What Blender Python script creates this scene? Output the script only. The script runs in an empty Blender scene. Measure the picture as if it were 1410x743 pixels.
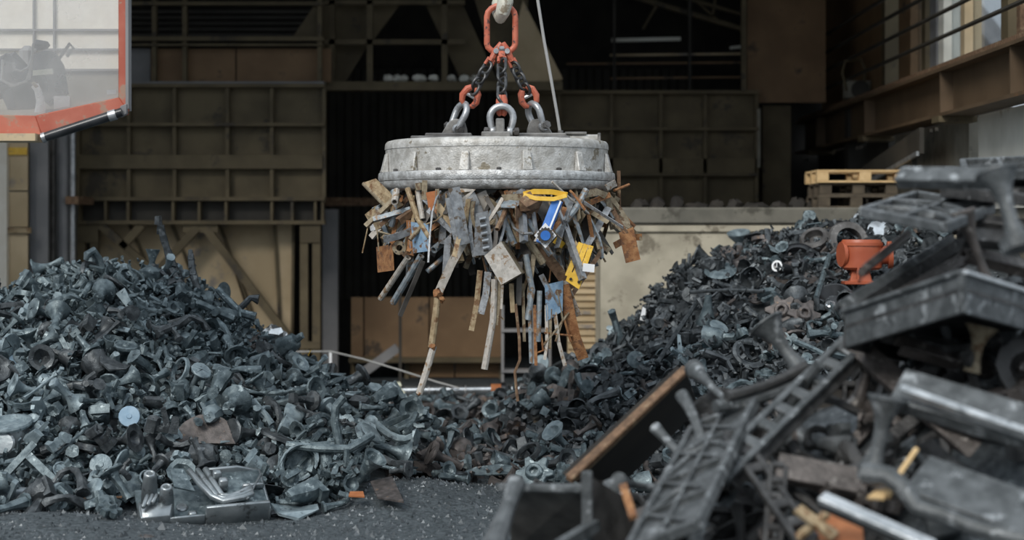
import bpy, bmesh, math, random
from mathutils import Vector, Matrix, Quaternion, noise
PI = math.pi
C = bpy.context.scene.collection
SC = bpy.context.scene

# ------------------------------------------------------------------ camera, sky, sun, exposure
F_PIX, CX, HOR, EYE = 2600.0, 705.0, 315.0, 2.0      # focal length in pixels, principal column, horizon row, eye height
cam_data = bpy.data.cameras.new('camera')
cam = bpy.data.objects.new('camera', cam_data); C.objects.link(cam)
cam.location = (0, 0, EYE); cam.rotation_euler = (PI / 2, 0, 0)
cam_data.sensor_width = 36.0; cam_data.lens = F_PIX / 1410 * 36.0
cam_data.shift_y = -(371.5 - HOR) / 1410
cam_data.clip_start = 0.1; cam_data.clip_end = 300
cam_data.dof.use_dof = True; cam_data.dof.focus_distance = 14.2; cam_data.dof.aperture_fstop = 1.15
cam_data.dof.aperture_blades = 9
SC.camera = cam

world = bpy.data.worlds.new('overcast_sky'); SC.world = world; world.use_nodes = True
wn, wl = world.node_tree.nodes, world.node_tree.links
wn.clear()
w_out = wn.new('ShaderNodeOutputWorld'); w_bg = wn.new('ShaderNodeBackground')
w_tc = wn.new('ShaderNodeTexCoord'); w_sep = wn.new('ShaderNodeSeparateXYZ'); w_ramp = wn.new('ShaderNodeValToRGB')
wl.new(w_tc.outputs['Generated'], w_sep.inputs[0]); wl.new(w_sep.outputs['Z'], w_ramp.inputs[0])
w_ramp.color_ramp.elements[0].position = 0.0; w_ramp.color_ramp.elements[0].color = (0.42, 0.47, 0.52, 1)
w_ramp.color_ramp.elements[1].position = 1.0; w_ramp.color_ramp.elements[1].color = (0.90, 1.0, 1.10, 1)
wl.new(w_ramp.outputs[0], w_bg.inputs[0]); w_bg.inputs[1].default_value = 0.58
wl.new(w_bg.outputs[0], w_out.inputs[0])

sun_data = bpy.data.lights.new('veiled_sun', 'SUN'); sun_data.energy = 1.15; sun_data.angle = math.radians(25); sun_data.color = (1.0, 0.96, 0.90)
sun = bpy.data.objects.new('veiled_sun', sun_data); C.objects.link(sun)
sun.rotation_euler = (math.radians(52), 0, math.radians(-28))   # high, from behind the camera on its left-hand side

SC.view_settings.view_transform = 'Standard'; SC.view_settings.look = 'None'
SC.view_settings.gamma = 1.0; SC.view_settings.use_curve_mapping = False
SC.view_settings.exposure = 0.95

# ------------------------------------------------------------------ helpers
def at(px, py, Y):
    """World point seen at photo pixel (px, py) when it stands Y metres away."""
    return Vector(((px - CX) * Y / F_PIX, Y, EYE - (py - HOR) * Y / F_PIX))
def pix(p):
    return (CX + p[0] * F_PIX / p[1], HOR + (EYE - p[2]) * F_PIX / p[1])

class MB:
    """Collects shapes; build() links them as one mesh object."""
    def __init__(s): s.v, s.f = [], []
    def add(s, vs, fs, M=None):
        b = len(s.v)
        s.v.extend([(M @ Vector(p)) if M else Vector(p) for p in vs])
        s.f.extend([tuple(b + i for i in f) for f in fs]); return s
    def box(s, sx, sy, sz, M=None, t=1.0):
        x, y, z = sx / 2, sy / 2, sz / 2
        vs = [(-x, -y, -z), (x, -y, -z), (x, y, -z), (-x, y, -z), (-x * t, -y * t, z), (x * t, -y * t, z), (x * t, y * t, z), (-x * t, y * t, z)]
        return s.add(vs, [(0, 3, 2, 1), (4, 5, 6, 7), (0, 1, 5, 4), (1, 2, 6, 5), (2, 3, 7, 6), (3, 0, 4, 7)], M)
    def bx(s, x0, x1, y0, y1, z0, z1):
        return s.box(x1 - x0, y1 - y0, z1 - z0, Matrix.Translation(((x0 + x1) / 2, (y0 + y1) / 2, (z0 + z1) / 2)))
    def lathe(s, prof, seg=12, M=None, loop=False):
        vs, fs = [], []
        for r, z in prof:
            for k in range(seg):
                a = 2 * PI * k / seg; vs.append((r * math.cos(a), r * math.sin(a), z))
        for i in range(len(prof) - 1):
            for k in range(seg):
                k2 = (k + 1) % seg; fs.append((i * seg + k, i * seg + k2, (i + 1) * seg + k2, (i + 1) * seg + k))
        n = (len(prof) - 1) * seg
        if loop: fs += [(n + k, n + (k + 1) % seg, (k + 1) % seg, k) for k in range(seg)]
        if prof[0][0] > 1e-5 and not loop: fs.append(tuple(range(seg))[::-1])
        if prof[-1][0] > 1e-5 and not loop: fs.append(tuple(n + k for k in range(seg)))
        return s.add(vs, fs, M)
    def tube(s, pts, r, seg=8, M=None, closed=False):
        pts = [Vector(p) for p in pts]; n = len(pts)
        rs = r if isinstance(r, (list, tuple)) else [r] * n
        def tan(i):
            if closed: return (pts[(i + 1) % n] - pts[i - 1]).normalized()
            return (pts[min(i + 1, n - 1)] - pts[max(i - 1, 0)]).normalized()
        t0 = tan(0); u = t0.orthogonal().normalized(); vs, fs = [], []
        for i in range(n):
            t = tan(i); u = (u - t * u.dot(t)).normalized(); w = t.cross(u)
            for k in range(seg):
                a = 2 * PI * (k + .5) / seg; vs.append(pts[i] + (u * math.cos(a) + w * math.sin(a)) * rs[i])
        m = n if closed else n - 1
        for i in range(m):
            j = (i + 1) % n
            for k in range(seg):
                k2 = (k + 1) % seg; fs.append((i * seg + k, i * seg + k2, j * seg + k2, j * seg + k))
        if not closed: fs += [tuple(range(seg))[::-1], tuple((n - 1) * seg + k for k in range(seg))]
        return s.add(vs, fs, M)
    def prism(s, poly, h, M=None):
        """Polygon in XY extruded from z=0 to h."""
        n = len(poly)
        vs = [(p[0], p[1], 0) for p in poly] + [(p[0], p[1], h) for p in poly]
        fs = [tuple(range(n))[::-1], tuple(range(n, 2 * n))] + [(i, (i + 1) % n, n + (i + 1) % n, n + i) for i in range(n)]
        return s.add(vs, fs, M)
    def sweep(s, prof, p0, p1, up=(0, 0, 1), close=True):
        """A 2D section (across, up) run straight from p0 to p1."""
        p0, p1 = Vector(p0), Vector(p1); t = (p1 - p0).normalized(); up = Vector(up)
        a = t.cross(up).normalized(); u = a.cross(t); n = len(prof)
        vs = [p0 + a * q[0] + u * q[1] for q in prof] + [p1 + a * q[0] + u * q[1] for q in prof]
        fs = [(i, (i + 1) % n, n + (i + 1) % n, n + i) for i in range(n)] + [tuple(range(n))[::-1], tuple(range(n, 2 * n))]
        return s.add(vs, fs)
    def bar(s, p0, p1, w, h, up=(0, 0, 1)):
        return s.sweep([(-w / 2, -h / 2), (w / 2, -h / 2), (w / 2, h / 2), (-w / 2, h / 2)], p0, p1, up)
    def quad(s, a, b, c, d, th):
        """A plate of thickness th whose front face is the quad a b c d."""
        a, b, c, d = map(Vector, (a, b, c, d)); n = (b - a).cross(d - a).normalized() * th
        return s.add([a, b, c, d, a - n, b - n, c - n, d - n], [(0, 1, 2, 3), (7, 6, 5, 4), (0, 4, 5, 1), (1, 5, 6, 2), (2, 6, 7, 3), (3, 7, 4, 0)])
    def jitter(s, a, seed=0):
        r = random.Random(seed)
        s.v = [p + Vector((r.uniform(-a, a), r.uniform(-a, a), r.uniform(-a, a))) for p in s.v]; return s
    def mesh(s, name, smooth=35, bevel=0.0, origin=(0, 0, 0)):
        me = bpy.data.meshes.new(name); o = Vector(origin)
        me.from_pydata([tuple(p - o) for p in s.v], [], s.f); me.validate()
        bm = bmesh.new(); bm.from_mesh(me)
        bmesh.ops.recalc_face_normals(bm, faces=bm.faces[:])
        if bevel:
            ed = [e for e in bm.edges if len(e.link_faces) == 2 and e.calc_face_angle(0) > .6]
            bmesh.ops.bevel(bm, geom=ed, offset=bevel, segments=1, affect='EDGES', profile=.5)
        bm.to_mesh(me); bm.free()
        if smooth:
            me.shade_smooth(); me.set_sharp_from_angle(angle=math.radians(smooth))
        return me
    def build(s, name, mat, parent=None, smooth=35, bevel=0.0, local=False):
        if local: org = Vector((0, 0, 0))
        elif parent is not None: org = Vector(parent['org'])
        else:
            xs = [p.x for p in s.v]; ys = [p.y for p in s.v]; zs = [p.z for p in s.v]
            org = Vector(((min(xs) + max(xs)) / 2, (min(ys) + max(ys)) / 2, min(zs)))
        o = bpy.data.objects.new(name, s.mesh(name, smooth, bevel, org)); C.objects.link(o)
        o.data.materials.append(mat)
        if parent is not None: o.parent = parent
        else: o.location = org
        o['org'] = tuple(org); return o

def tag(o, label, cat, group=None, kind=None):
    if label: o['label'] = label
    if cat: o['category'] = cat
    if group: o['group'] = group
    if kind: o['kind'] = kind
    return o
def thing(name, label, cat, loc, group=None, rot=None):
    o = bpy.data.objects.new(name, None); C.objects.link(o); o.empty_display_size = .1
    o.location = loc; o['org'] = tuple(loc)
    if rot is not None: o.rotation_mode = 'QUATERNION'; o.rotation_quaternion = rot
    return tag(o, label, cat, group)
def struct_(o): o['kind'] = 'structure'; return o
def stuff(o): o['kind'] = 'stuff'; return o
def T(x, y, z): return Matrix.Translation((x, y, z))
def R(a, ax): return Matrix.Rotation(a, 4, ax)
def frame_m(p, zdir, xdir=None):
    """A placement whose local Z runs along zdir."""
    z = Vector(zdir).normalized(); x = Vector(xdir) if xdir else z.orthogonal()
    x = (x - z * x.dot(z)).normalized(); y = z.cross(x)
    M = Matrix((x, y, z)).transposed().to_4x4(); M.translation = Vector(p); return M

def mat(name, c1, c2=None, rough=.6, metal=0.0, scale=6.0, bump=0.0, c3=None, c3_at=.62, c3_scale=3.0, spec=.5, detail=5, sharp=.25, coat=0):
    """Two noise-mixed tones of one surface, an optional third as wear patches, fine relief."""
    m = bpy.data.materials.new(name); m.use_nodes = True; nt = m.node_tree; N, L = nt.nodes, nt.links
    b = N['Principled BSDF']; b.inputs['Roughness'].default_value = rough; b.inputs['Metallic'].default_value = metal
    b.inputs['Specular IOR Level'].default_value = spec; b.inputs['Coat Weight'].default_value = coat
    tc = N.new('ShaderNodeTexCoord'); oi = N.new('ShaderNodeObjectInfo'); va = N.new('ShaderNodeVectorMath'); va.operation = 'ADD'
    mu = N.new('ShaderNodeMath'); mu.operation = 'MULTIPLY'; mu.inputs[1].default_value = 37.0
    L.new(oi.outputs['Random'], mu.inputs[0]); L.new(tc.outputs['Object'], va.inputs[0]); L.new(mu.outputs[0], va.inputs[1])
    n = N.new('ShaderNodeTexNoise'); n.inputs['Scale'].default_value = scale; n.inputs['Detail'].default_value = detail
    L.new(va.outputs[0], n.inputs['Vector'])
    r = N.new('ShaderNodeValToRGB'); r.color_ramp.elements[0].position = .5 - sharp / 2 ; r.color_ramp.elements[1].position = .5 + sharp / 2
    r.color_ramp.elements[0].color = (*c1, 1); r.color_ramp.elements[1].color = (*(c2 or c1), 1)
    L.new(n.outputs['Fac'], r.inputs[0]); col = r.outputs[0]
    if c3:
        n3 = N.new('ShaderNodeTexNoise'); n3.inputs['Scale'].default_value = c3_scale; n3.inputs['Detail'].default_value = 8; n3.inputs['Roughness'].default_value = .68
        L.new(va.outputs[0], n3.inputs['Vector'])
        r3 = N.new('ShaderNodeValToRGB'); r3.color_ramp.elements[0].position = c3_at - .03; r3.color_ramp.elements[1].position = c3_at + .03
        L.new(n3.outputs['Fac'], r3.inputs[0])
        mx = N.new('ShaderNodeMix'); mx.data_type = 'RGBA'; L.new(r3.outputs[0], mx.inputs['Factor'])
        L.new(col, mx.inputs['A']); mx.inputs['B'].default_value = (*c3, 1); col = mx.outputs['Result']
    L.new(col, b.inputs['Base Color'])
    if bump:
        nb = N.new('ShaderNodeTexNoise'); nb.inputs['Scale'].default_value = scale * 5; nb.inputs['Detail'].default_value = 3
        L.new(va.outputs[0], nb.inputs['Vector']); bp = N.new('ShaderNodeBump'); bp.inputs['Strength'].default_value = bump; bp.inputs['Distance'].default_value = .01
        L.new(nb.outputs['Fac'], bp.inputs['Height']); L.new(bp.outputs[0], b.inputs['Normal'])
    return m
# ------------------------------------------------------------------ materials
M_ = {}
M_['iron'] = mat('sand_cast_iron', (.066, .092, .104), (.158, .20, .215), .46, .42, 22, .35, (.36, .425, .44), .62, 16)
M_['iron_dark'] = mat('dark_cast_iron', (.045, .052, .057), (.105, .117, .124), .45, .5, 22, .35, (.22, .24, .25), .63, 16)
M_['iron_pale'] = mat('dusty_cast_iron', (.17, .22, .245), (.29, .355, .38), .5, .4, 20, .3, (.10, .125, .14), .62, 14)
M_['iron_brown'] = mat('brown_cast_iron', (.065, .058, .055), (.13, .115, .11), .55, .35, 20, .3, (.2, .14, .10), .62, 14)
M_['blue_disc'] = mat('pale_blue_paint', (.24, .36, .47), (.33, .45, .55), .5, .1, 12, .1)
M_['bright'] = mat('bright_machined_steel', (.5, .52, .53), (.72, .74, .75), .22, .9, 9)
M_['silver'] = mat('cast_aluminium', (.23, .26, .275), (.33, .36, .375), .36, .7, 8, .12, (.12, .13, .135), .60, 7)
M_['slag'] = mat('dark_slag_grit', (.036, .046, .052), (.095, .113, .123), .7, .15, 30, 1.0, (.16, .175, .185), .62, 60)
M_['grain'] = mat('slag_grain', (.055, .065, .072), (.14, .155, .165), .45, .4, 3)
M_['magnet'] = mat('worn_grey_magnet_paint', (.38, .365, .335), (.60, .59, .565), .5, .25, 14, .5, (.22, .19, .14), .60, 7)
M_['magnet_rim'] = mat('scraped_magnet_steel', (.36, .355, .345), (.64, .645, .64), .42, .45, 20, .6, (.26, .25, .23), .66, 6)
M_['grime'] = mat('greasy_dark_steel', (.07, .065, .062), (.16, .155, .15), .5, .4, 8, .3, (.3, .29, .28), .66, 8)
M_['lug'] = mat('weathered_lug_steel', (.13, .125, .118), (.26, .25, .235), .5, .4, 8, .3, (.06, .055, .05), .66, 6)
M_['chain'] = mat('oily_chain_steel', (.045, .045, .046), (.12, .12, .12), .38, .7, 14, .1)
M_['coral'] = mat('chipped_coral_paint', (.43, .095, .05), (.55, .155, .09), .42, .0, 14, .08, (.08, .045, .04), .60, 22)
M_['galv'] = mat('galvanised_shackle', (.34, .35, .36), (.52, .53, .54), .38, .7, 14, .15, (.16, .15, .14), .65, 8)
M_['hook'] = mat('pale_worn_hook_paint', (.45, .45, .36), (.56, .54, .46), .5, .1, 7, .1, (.25, .2, .14), .64, 7)
M_['cable'] = mat('grey_cable_sheath', (.30, .30, .29), (.36, .36, .35), .5)
M_['tan'] = mat('dusty_tan_steel', (.26, .185, .10), (.40, .31, .19), .65, .1, 26, .4, (.17, .09, .04), .56, 16)
M_['khaki'] = mat('dirty_khaki_steel', (.19, .15, .095), (.30, .25, .17), .6, .2, 26, .4, (.12, .07, .035), .56, 16)
M_['rust'] = mat('flaky_rust', (.23, .095, .035), (.36, .18, .075), .8, .05, 26, .6, (.15, .07, .035), .56, 16)
M_['rust_brown'] = mat('dull_brown_rust', (.12, .07, .04), (.22, .13, .075), .75, .1, 26, .5, (.28, .2, .12), .58, 16)
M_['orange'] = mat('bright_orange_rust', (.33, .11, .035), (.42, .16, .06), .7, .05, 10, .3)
M_['blue_steel'] = mat('blue_grey_pipe', (.19, .225, .25), (.31, .345, .365), .45, .35, 26, .25, (.22, .14, .08), .56, 18)
M_['grey_steel'] = mat('mill_grey_steel', (.24, .25, .26), (.38, .395, .41), .42, .5, 26, .25, (.16, .12, .085), .58, 14)
M_['white_steel'] = mat('pale_scaled_steel', (.40, .37, .325), (.54, .50, .45), .55, .15, 28, .35, (.27, .17, .09), .57, 18)
M_['dark_steel'] = mat('dark_scrap_steel', (.06, .055, .05), (.12, .11, .10), .55, .4, 8, .2)
M_['yellow'] = mat('yellow_paint', (.72, .42, .03), (.82, .52, .07), .45, .0, 16, .1, (.36, .2, .05), .62, 20)
M_['blue'] = mat('bright_blue_paint', (.02, .13, .45), (.05, .20, .58), .45, .0, 7, .05, (.3, .36, .42), .72, 8)
M_['pale_blue'] = mat('faded_blue_sheet', (.16, .27, .40), (.28, .40, .52), .5, .1, 22, .2, (.16, .09, .05), .57, 12)
M_['paper'] = mat('white_paper', (.75, .76, .77), (.85, .86, .86), .7)
M_['hall'] = mat('dusty_olive_steel', (.088, .067, .035), (.138, .107, .058), .7, .0, 2.5, .1, (.055, .044, .03), .60, 2)
M_['hall_tan'] = mat('tan_steel_plate', (.42, .32, .19), (.56, .44, .28), .65, .0, 1.6, .05, (.25, .22, .19), .6, 1.3)
M_['hall_brown'] = mat('brown_steel_plate', (.18, .105, .05), (.24, .145, .072), .65, .0, 2, .05, (.08, .055, .035), .62, 2)
M_['hall_dark'] = mat('sooty_steel', (.026, .023, .018), (.045, .04, .031), .7, .0, 2, .1)
M_['hall_grey'] = mat('blue_grey_painted_steel', (.17, .17, .175), (.24, .235, .235), .6, .0, 2, .05)
M_['near_black'] = mat('matte_black', (.016, .014, .012), (.03, .026, .021), .85, .0, 3)  # near-black; also carries the shade of hollows and overhangs
M_['concrete'] = mat('stained_concrete', (.36, .325, .25), (.50, .455, .355), .85, .0, 3, .25, (.20, .175, .13), .6, 2.2)
M_['concrete_dim'] = mat('grimy_concrete', (.20, .185, .15), (.29, .27, .22), .85, .0, 3, .2, (.12, .11, .09), .6, 2)
M_['cap_concrete'] = mat('dark_cap_concrete', (.12, .115, .095), (.18, .17, .14), .85, .0, 3, .2, (.08, .075, .06), .6, 2)
M_['beam_brown'] = mat('dark_brown_beam_paint', (.085, .054, .028), (.12, .078, .043), .65, .0, 2, .05, (.16, .08, .035), .66, 1.5)
M_['whitewash'] = mat('pale_cast_wall', (.66, .65, .58), (.78, .77, .70), .8, .0, 2, .1, (.52, .48, .4), .62, 1.5)
M_['wood'] = mat('pale_pallet_wood', (.62, .42, .20), (.74, .53, .28), .7, .0, 8)
M_['wood_dark'] = mat('grey_old_wood', (.07, .055, .038), (.11, .088, .06), .8, .0, 8)
M_['red'] = mat('faded_red_cab_paint', (.38, .085, .05), (.46, .14, .09), .5, .0, 4, .05, (.34, .21, .15), .58, 8)
M_['cream'] = mat('cream_daylit_tone', (.78, .72, .62), (.84, .79, .70), .6)  # pale cream stands in for daylight on the surfaces it covers
M_['rubber'] = mat('black_shiny_rubber', (.012, .013, .015), (.03, .032, .035), .28, .0, 6)
M_['cloth'] = mat('dark_work_cloth', (.03, .03, .036), (.06, .06, .07), .85)
M_['reflect'] = mat('reflective_tape', (.62, .64, .50), (.74, .75, .60), .35)
M_['pigment'] = mat('orange_valve_paint', (.36, .08, .035), (.43, .11, .05), .4, .0, 5, .05)
M_['fg'] = mat('worn_grey_casting', (.06, .066, .068), (.125, .134, .138), .52, .3, 12, .5, (.32, .34, .35), .60, 10)
M_['fg_dark'] = mat('dull_dark_casting', (.026, .026, .026), (.065, .064, .063), .5, .3, 12, .5, (.20, .20, .20), .62, 10)
M_['fg_brown'] = mat('brownish_casting', (.06, .052, .047), (.115, .10, .092), .45, .35, 12, .5, (.28, .26, .24), .61, 10)
M_['edge'] = mat('bright_edge_steel', (.38, .40, .41), (.60, .62, .63), .32, .7, 12, .3, (.18, .19, .2), .62, 9)  # paler metal for edges and bar tops
def glass_mat(name, tint, film, film_amt, rough=.02, sheen=1.0):
    m = bpy.data.materials.new(name); m.use_nodes = True; N, L = m.node_tree.nodes, m.node_tree.links
    N.remove(N['Principled BSDF']); out = N['Material Output']
    tr = N.new('ShaderNodeBsdfTransparent'); tr.inputs[0].default_value = (*tint, 1)
    gl = N.new('ShaderNodeBsdfGlossy'); gl.inputs['Roughness'].default_value = rough; gl.inputs[0].default_value = (1, 1, 1, 1)
    df = N.new('ShaderNodeBsdfDiffuse'); df.inputs[0].default_value = (*film, 1)
    fr = N.new('ShaderNodeFresnel'); fr.inputs[0].default_value = 1.5
    tc = N.new('ShaderNodeTexCoord'); nz = N.new('ShaderNodeTexNoise'); nz.inputs['Scale'].default_value = 2.2; nz.inputs['Detail'].default_value = 6
    mr = N.new('ShaderNodeMapRange'); mr.inputs[1].default_value = .3; mr.inputs[2].default_value = .7; mr.inputs[3].default_value = film_amt * .6; mr.inputs[4].default_value = film_amt * 1.3
    L.new(tc.outputs['Object'], nz.inputs[0]); L.new(nz.outputs['Fac'], mr.inputs[0])
    a = N.new('ShaderNodeMixShader'); b = N.new('ShaderNodeMixShader')
    sh = N.new('ShaderNodeMath'); sh.operation = 'MULTIPLY'; sh.inputs[1].default_value = sheen; L.new(fr.outputs[0], sh.inputs[0]); L.new(sh.outputs[0], a.inputs[0]); L.new(tr.outputs[0], a.inputs[1]); L.new(gl.outputs[0], a.inputs[2])
    L.new(mr.outputs[0], b.inputs[0]); L.new(a.outputs[0], b.inputs[1]); L.new(df.outputs[0], b.inputs[2]); L.new(b.outputs[0], out.inputs[0])
    return m
M_['cab_glass'] = glass_mat('pale_film_cab_glass', (.97, .97, .97), (.75, .74, .72), .30)  # pale film puts the windscreen's bright reflections and view into colour
M_['hall_glass'] = glass_mat('hall_window_glass', (.9, .92, .93), (.35, .35, .33), .045, .05, .3)
# ------------------------------------------------------------------ foundry castings that make up the heaps
def rod_nubs(mb, pts, r, n, seed):
    rr = random.Random(seed)
    for i in range(n):
        p = Vector(pts[rr.randrange(len(pts))])
        mb.box(r * 2.4, r * 1.6, r * 2.4, T(*p) @ R(rr.uniform(0, 3), 'X') @ R(rr.uniform(0, 3), 'Z'), .8)
def arc(r, a0, a1, n, c=(0, 0)):
    return [(c[0] + r * math.cos(a0 + (a1 - a0) * i / n), 0, c[1] + r * math.sin(a0 + (a1 - a0) * i / n)) for i in range(n + 1)]
def cast_trumpet(k):
    s = 1 + .25 * k; m = MB()
    m.lathe([(0, -.115), (.034, -.115), (.04, -.10), (.032, -.08), (.023, -.02 * s), (.025, .02), (.036, .055), (.058, .09), (.076 + .012 * k, .108), (.078 + .012 * k, .118), (.05, .112), (.026, .07), (0, .05)], 12)
    return m.jitter(.0042, k)
def cast_stub(k):
    m = MB(); m.lathe([(0, .105), (.076, .105), (.08, .097), (.076, .084), (.04, .074), (.027, .04), (.022, -.03), (.024, -.10), (.03, -.108), (0, -.11)], 12)
    if k: m.box(.075, .06, .05, T(0, 0, -.105), .85)
    return m.jitter(.0042, 10 + k)
def cast_elbow(k):
    m = MB(); a = 1.7 + .8 * k
    pts = arc(.10, -.2, a, 7) + []
    d = (Vector(pts[-1]) - Vector(pts[-2])).normalized(); pts.append(tuple(Vector(pts[-1]) + d * .09))
    m.tube(pts, [.026, .023, .021, .02, .02, .021, .022, .026, .034], 7)
    if k: m.lathe([(.0, 0), (.045, 0), (.045, .014), (0, .014)], 9, frame_m(pts[-1], d))
    return m.jitter(.005, 20 + k)
def cast_runner(k):
    m = MB(); L = .17 + .05 * k
    pts = [(0, .012 * math.sin(i * .9 + k), -L + 2 * L * i / 6) for i in range(7)]
    m.tube(pts, [.018, .016, .015, .017, .015, .016, .02], 6); rod_nubs(m, pts, .017, 3 + k, 30 + k)
    return m.jitter(.0042, 30 + k)
def cast_star(k):
    n = 5 + k; P = []
    for i in range(n * 4):
        a = 2 * PI * i / (n * 4); P.append(((.09, .082, .052, .082)[i % 4] * math.cos(a), (.09, .082, .052, .082)[i % 4] * math.sin(a)))
    m = MB(); m.prism(P, .042, T(0, 0, -.021)); m.lathe([(.042, .02), (.036, .05), (.02, .052), (.018, .03), (0, .03)], 9)
    m.lathe([(.03, -.06), (.036, -.02)], 8)
    return m.jitter(.005, 40 + k)
def cast_disc(k):
    m = MB(); r = .075 + .02 * k
    m.lathe([(0, -.012), (r * .9, -.012), (r, -.006), (r, .008), (r * .88, .012), (r * .8, .004), (r * .3, .004), (r * .24, .014), (0, .014)], 14)
    return m.jitter(.0035, 50 + k)
def cast_ring(k):
    r = .085 + .03 * k; w = .022; m = MB(); sg = 14; vs, fs = [], []
    sec = [(r - w, -.016), (r, -.018), (r, .014), (r - w * .5, .022), (r - w, .014)]; n = len(sec)
    for i in range(sg):
        a = 2 * PI * i / sg
        for q in sec: vs.append((q[0] * math.cos(a), q[0] * math.sin(a), q[1]))
    for i in range(sg):
        j = (i + 1) % sg
        for q in range(n): fs.append((i * n + q, j * n + q, j * n + (q + 1) % n, i * n + (q + 1) % n))
    m.add(vs, fs); return m.jitter(.0035, 60 + k)
def cast_feeder(k):
    m = MB(); m.lathe([(0, .10), (.03, .10), (.036, .08), (.05, .02), (.062, -.05), (.064, -.075), (.05, -.085), (0, -.085)], 9)
    m.box(.13, .055 + .03 * k, .04, T(.02, 0, -.09), .9)
    return m.jitter(.006, 70 + k)
def cast_shard(k):
    r = random.Random(80 + k); P = [(q * .125 * math.cos(a) * 1.2, q * .125 * math.sin(a) * .75) for q, a in [(r.uniform(.7, 1.1), 2 * PI * i / 7 + r.uniform(-.2, .2)) for i in range(7)]]
    m = MB(); n = len(P); bend = .5 + .5 * k
    m.prism(P, .012, T(0, 0, -.006))
    m.v = [Vector((p.x, p.y, p.z + bend * p.x * p.x * 2.2)) for p in m.v]
    return m.jitter(.005, 80 + k)
def cast_cup(k):
    m = MB(); m.lathe([(0, -.07), (.045, -.068), (.066, -.04), (.078, .02), (.084 + .01 * k, .06), (.076 + .01 * k, .062), (.066, .01), (.04, -.045), (0, -.05)], 12)
    if k: m.lathe([(.02, -.14), (.024, -.065)], 8)
    return m.jitter(.005, 90 + k)
def cast_branch(k):
    m = MB(); m.tube([(0, 0, -.16), (0, .01, -.06), (0, 0, .02), (.01, 0, .12)], [.03, .022, .024, .028], 7)
    m.tube([(0, 0, -.01), (.05, .01, .04), (.10, .0, .12 - .05 * k)], [.022, .02, .028], 7)
    m.tube([(0, 0, .0), (-.05, .02, .02), (-.11, .03, .0 + .06 * k)], [.022, .018, .024], 7)
    m.lathe([(0, 0), (.05, 0), (.052, .012), (0, .016)], 9, frame_m((.10, 0, .12 - .05 * k), (.5, 0, .8)))
    return m.jitter(.005, 100 + k)
def cast_lug(k):
    m = MB(); m.box(.13, .06, .035, T(0, 0, 0), .9); m.lathe([(.04, -.04), (.042, .04), (.03, .045), (0, .03)], 9, T(.06, 0, .01))
    m.box(.05, .075, .09 + .05 * k, T(-.06, 0, .03), .75); m.box(.03, .03, .12, T(.0, 0, .06) @ R(.4, 'Y'), .8)
    return m.jitter(.006, 110 + k)
CASTINGS = [  # name, builder, words for the label, category, plural for the group
    ('trumpet_casting', cast_trumpet, 'trumpet-shaped casting', 'casting', 'trumpet-shaped castings'),
    ('disc_headed_stub', cast_stub, 'disc-headed stub', 'casting', 'disc-headed stubs'),
    ('elbow_casting', cast_elbow, 'curved elbow casting', 'casting', 'curved elbow castings'),
    ('runner_bar', cast_runner, 'knobbly runner bar', 'bar', 'knobbly runner bars'),
    ('star_casting', cast_star, 'lobed star casting', 'casting', 'lobed star castings'),
    ('round_disc', cast_disc, 'flat round disc', 'disc', 'flat round discs'),
    ('ring_casting', cast_ring, 'open ring casting', 'ring', 'open ring castings'),
    ('cone_feeder', cast_feeder, 'cone feeder on a block', 'casting', 'cone feeders on blocks'),
    ('plate_shard', cast_shard, 'bent plate shard', 'plate', 'bent plate shards'),
    ('cup_casting', cast_cup, 'hollow cup casting', 'cup', 'hollow cup castings'),
    ('branched_casting', cast_branch, 'three-armed branch casting', 'casting', 'three-armed branch castings'),
    ('lug_casting', cast_lug, 'lumpy bracket lug', 'bracket', 'lumpy bracket lugs')]
def smooth_step(a, b, x):
    t = max(0.0, min(1.0, (x - a) / (b - a))); return t * t * (3 - 2 * t)
def interp(tab, x):
    if x <= tab[0][0]: return tab[0][1]
    for (a, p), (b, q) in zip(tab, tab[1:]):
        if x <= b: return p + (q - p) * (x - a) / (b - a)
    return tab[-1][1]
def rough(x, y, s=1.0):
    return .10 * noise.noise((x * 1.3 * s, y * 1.3 * s, 3.1)) + .05 * noise.noise((x * 4 * s, y * 4 * s, 7.7))
CREST_LEFT = [(-8, 1.22), (-5.0, 1.24), (-4.4, 1.30), (-4.0, 1.44), (-3.2, 1.48), (-2.75, 1.40), (-2.45, 1.16), (-2.2, 1.02), (-1.95, .66), (-1.6, .38), (-1.25, .25), (-.9, .1), (-.4, 0)]
CREST_RIGHT = [(-.2, 0), (.25, .12), (.55, .38), (.85, .68), (1.05, .86), (1.3, 1.14), (1.7, 1.48), (2.1, 1.68), (2.5, 1.78), (3.2, 1.88), (4.2, 1.9), (6, 1.9)]
def heap_left(x, y):
    c = interp(CREST_LEFT, x * 16.2 / y if y > 1 else x)
    foot = 13.15 + .25 * math.sin(x * 2.1) - .2 * smooth_step(-3.5, -5, x)
    g = min(max((y - foot) / (16.0 - foot), 0), 1); back = 1 - smooth_step(16.6, 19.0, y)
    return max(c * (g ** .9) * back, 0) + rough(x, y) * min(1, g * 2) * min(1, c * 1.5) * back
def heap_right(x, y):
    c = interp(CREST_RIGHT, x * 18.0 / y if y > 1 else x)
    foot = 14.4 + .8 * smooth_step(.5, -.2, x)
    g = min(max((y - foot) / (17.7 - foot), 0), 1)
    return max(c * (g ** .85), 0) + rough(x + 9, y) * min(1, g * 2) * min(1, c * 1.5)
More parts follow.
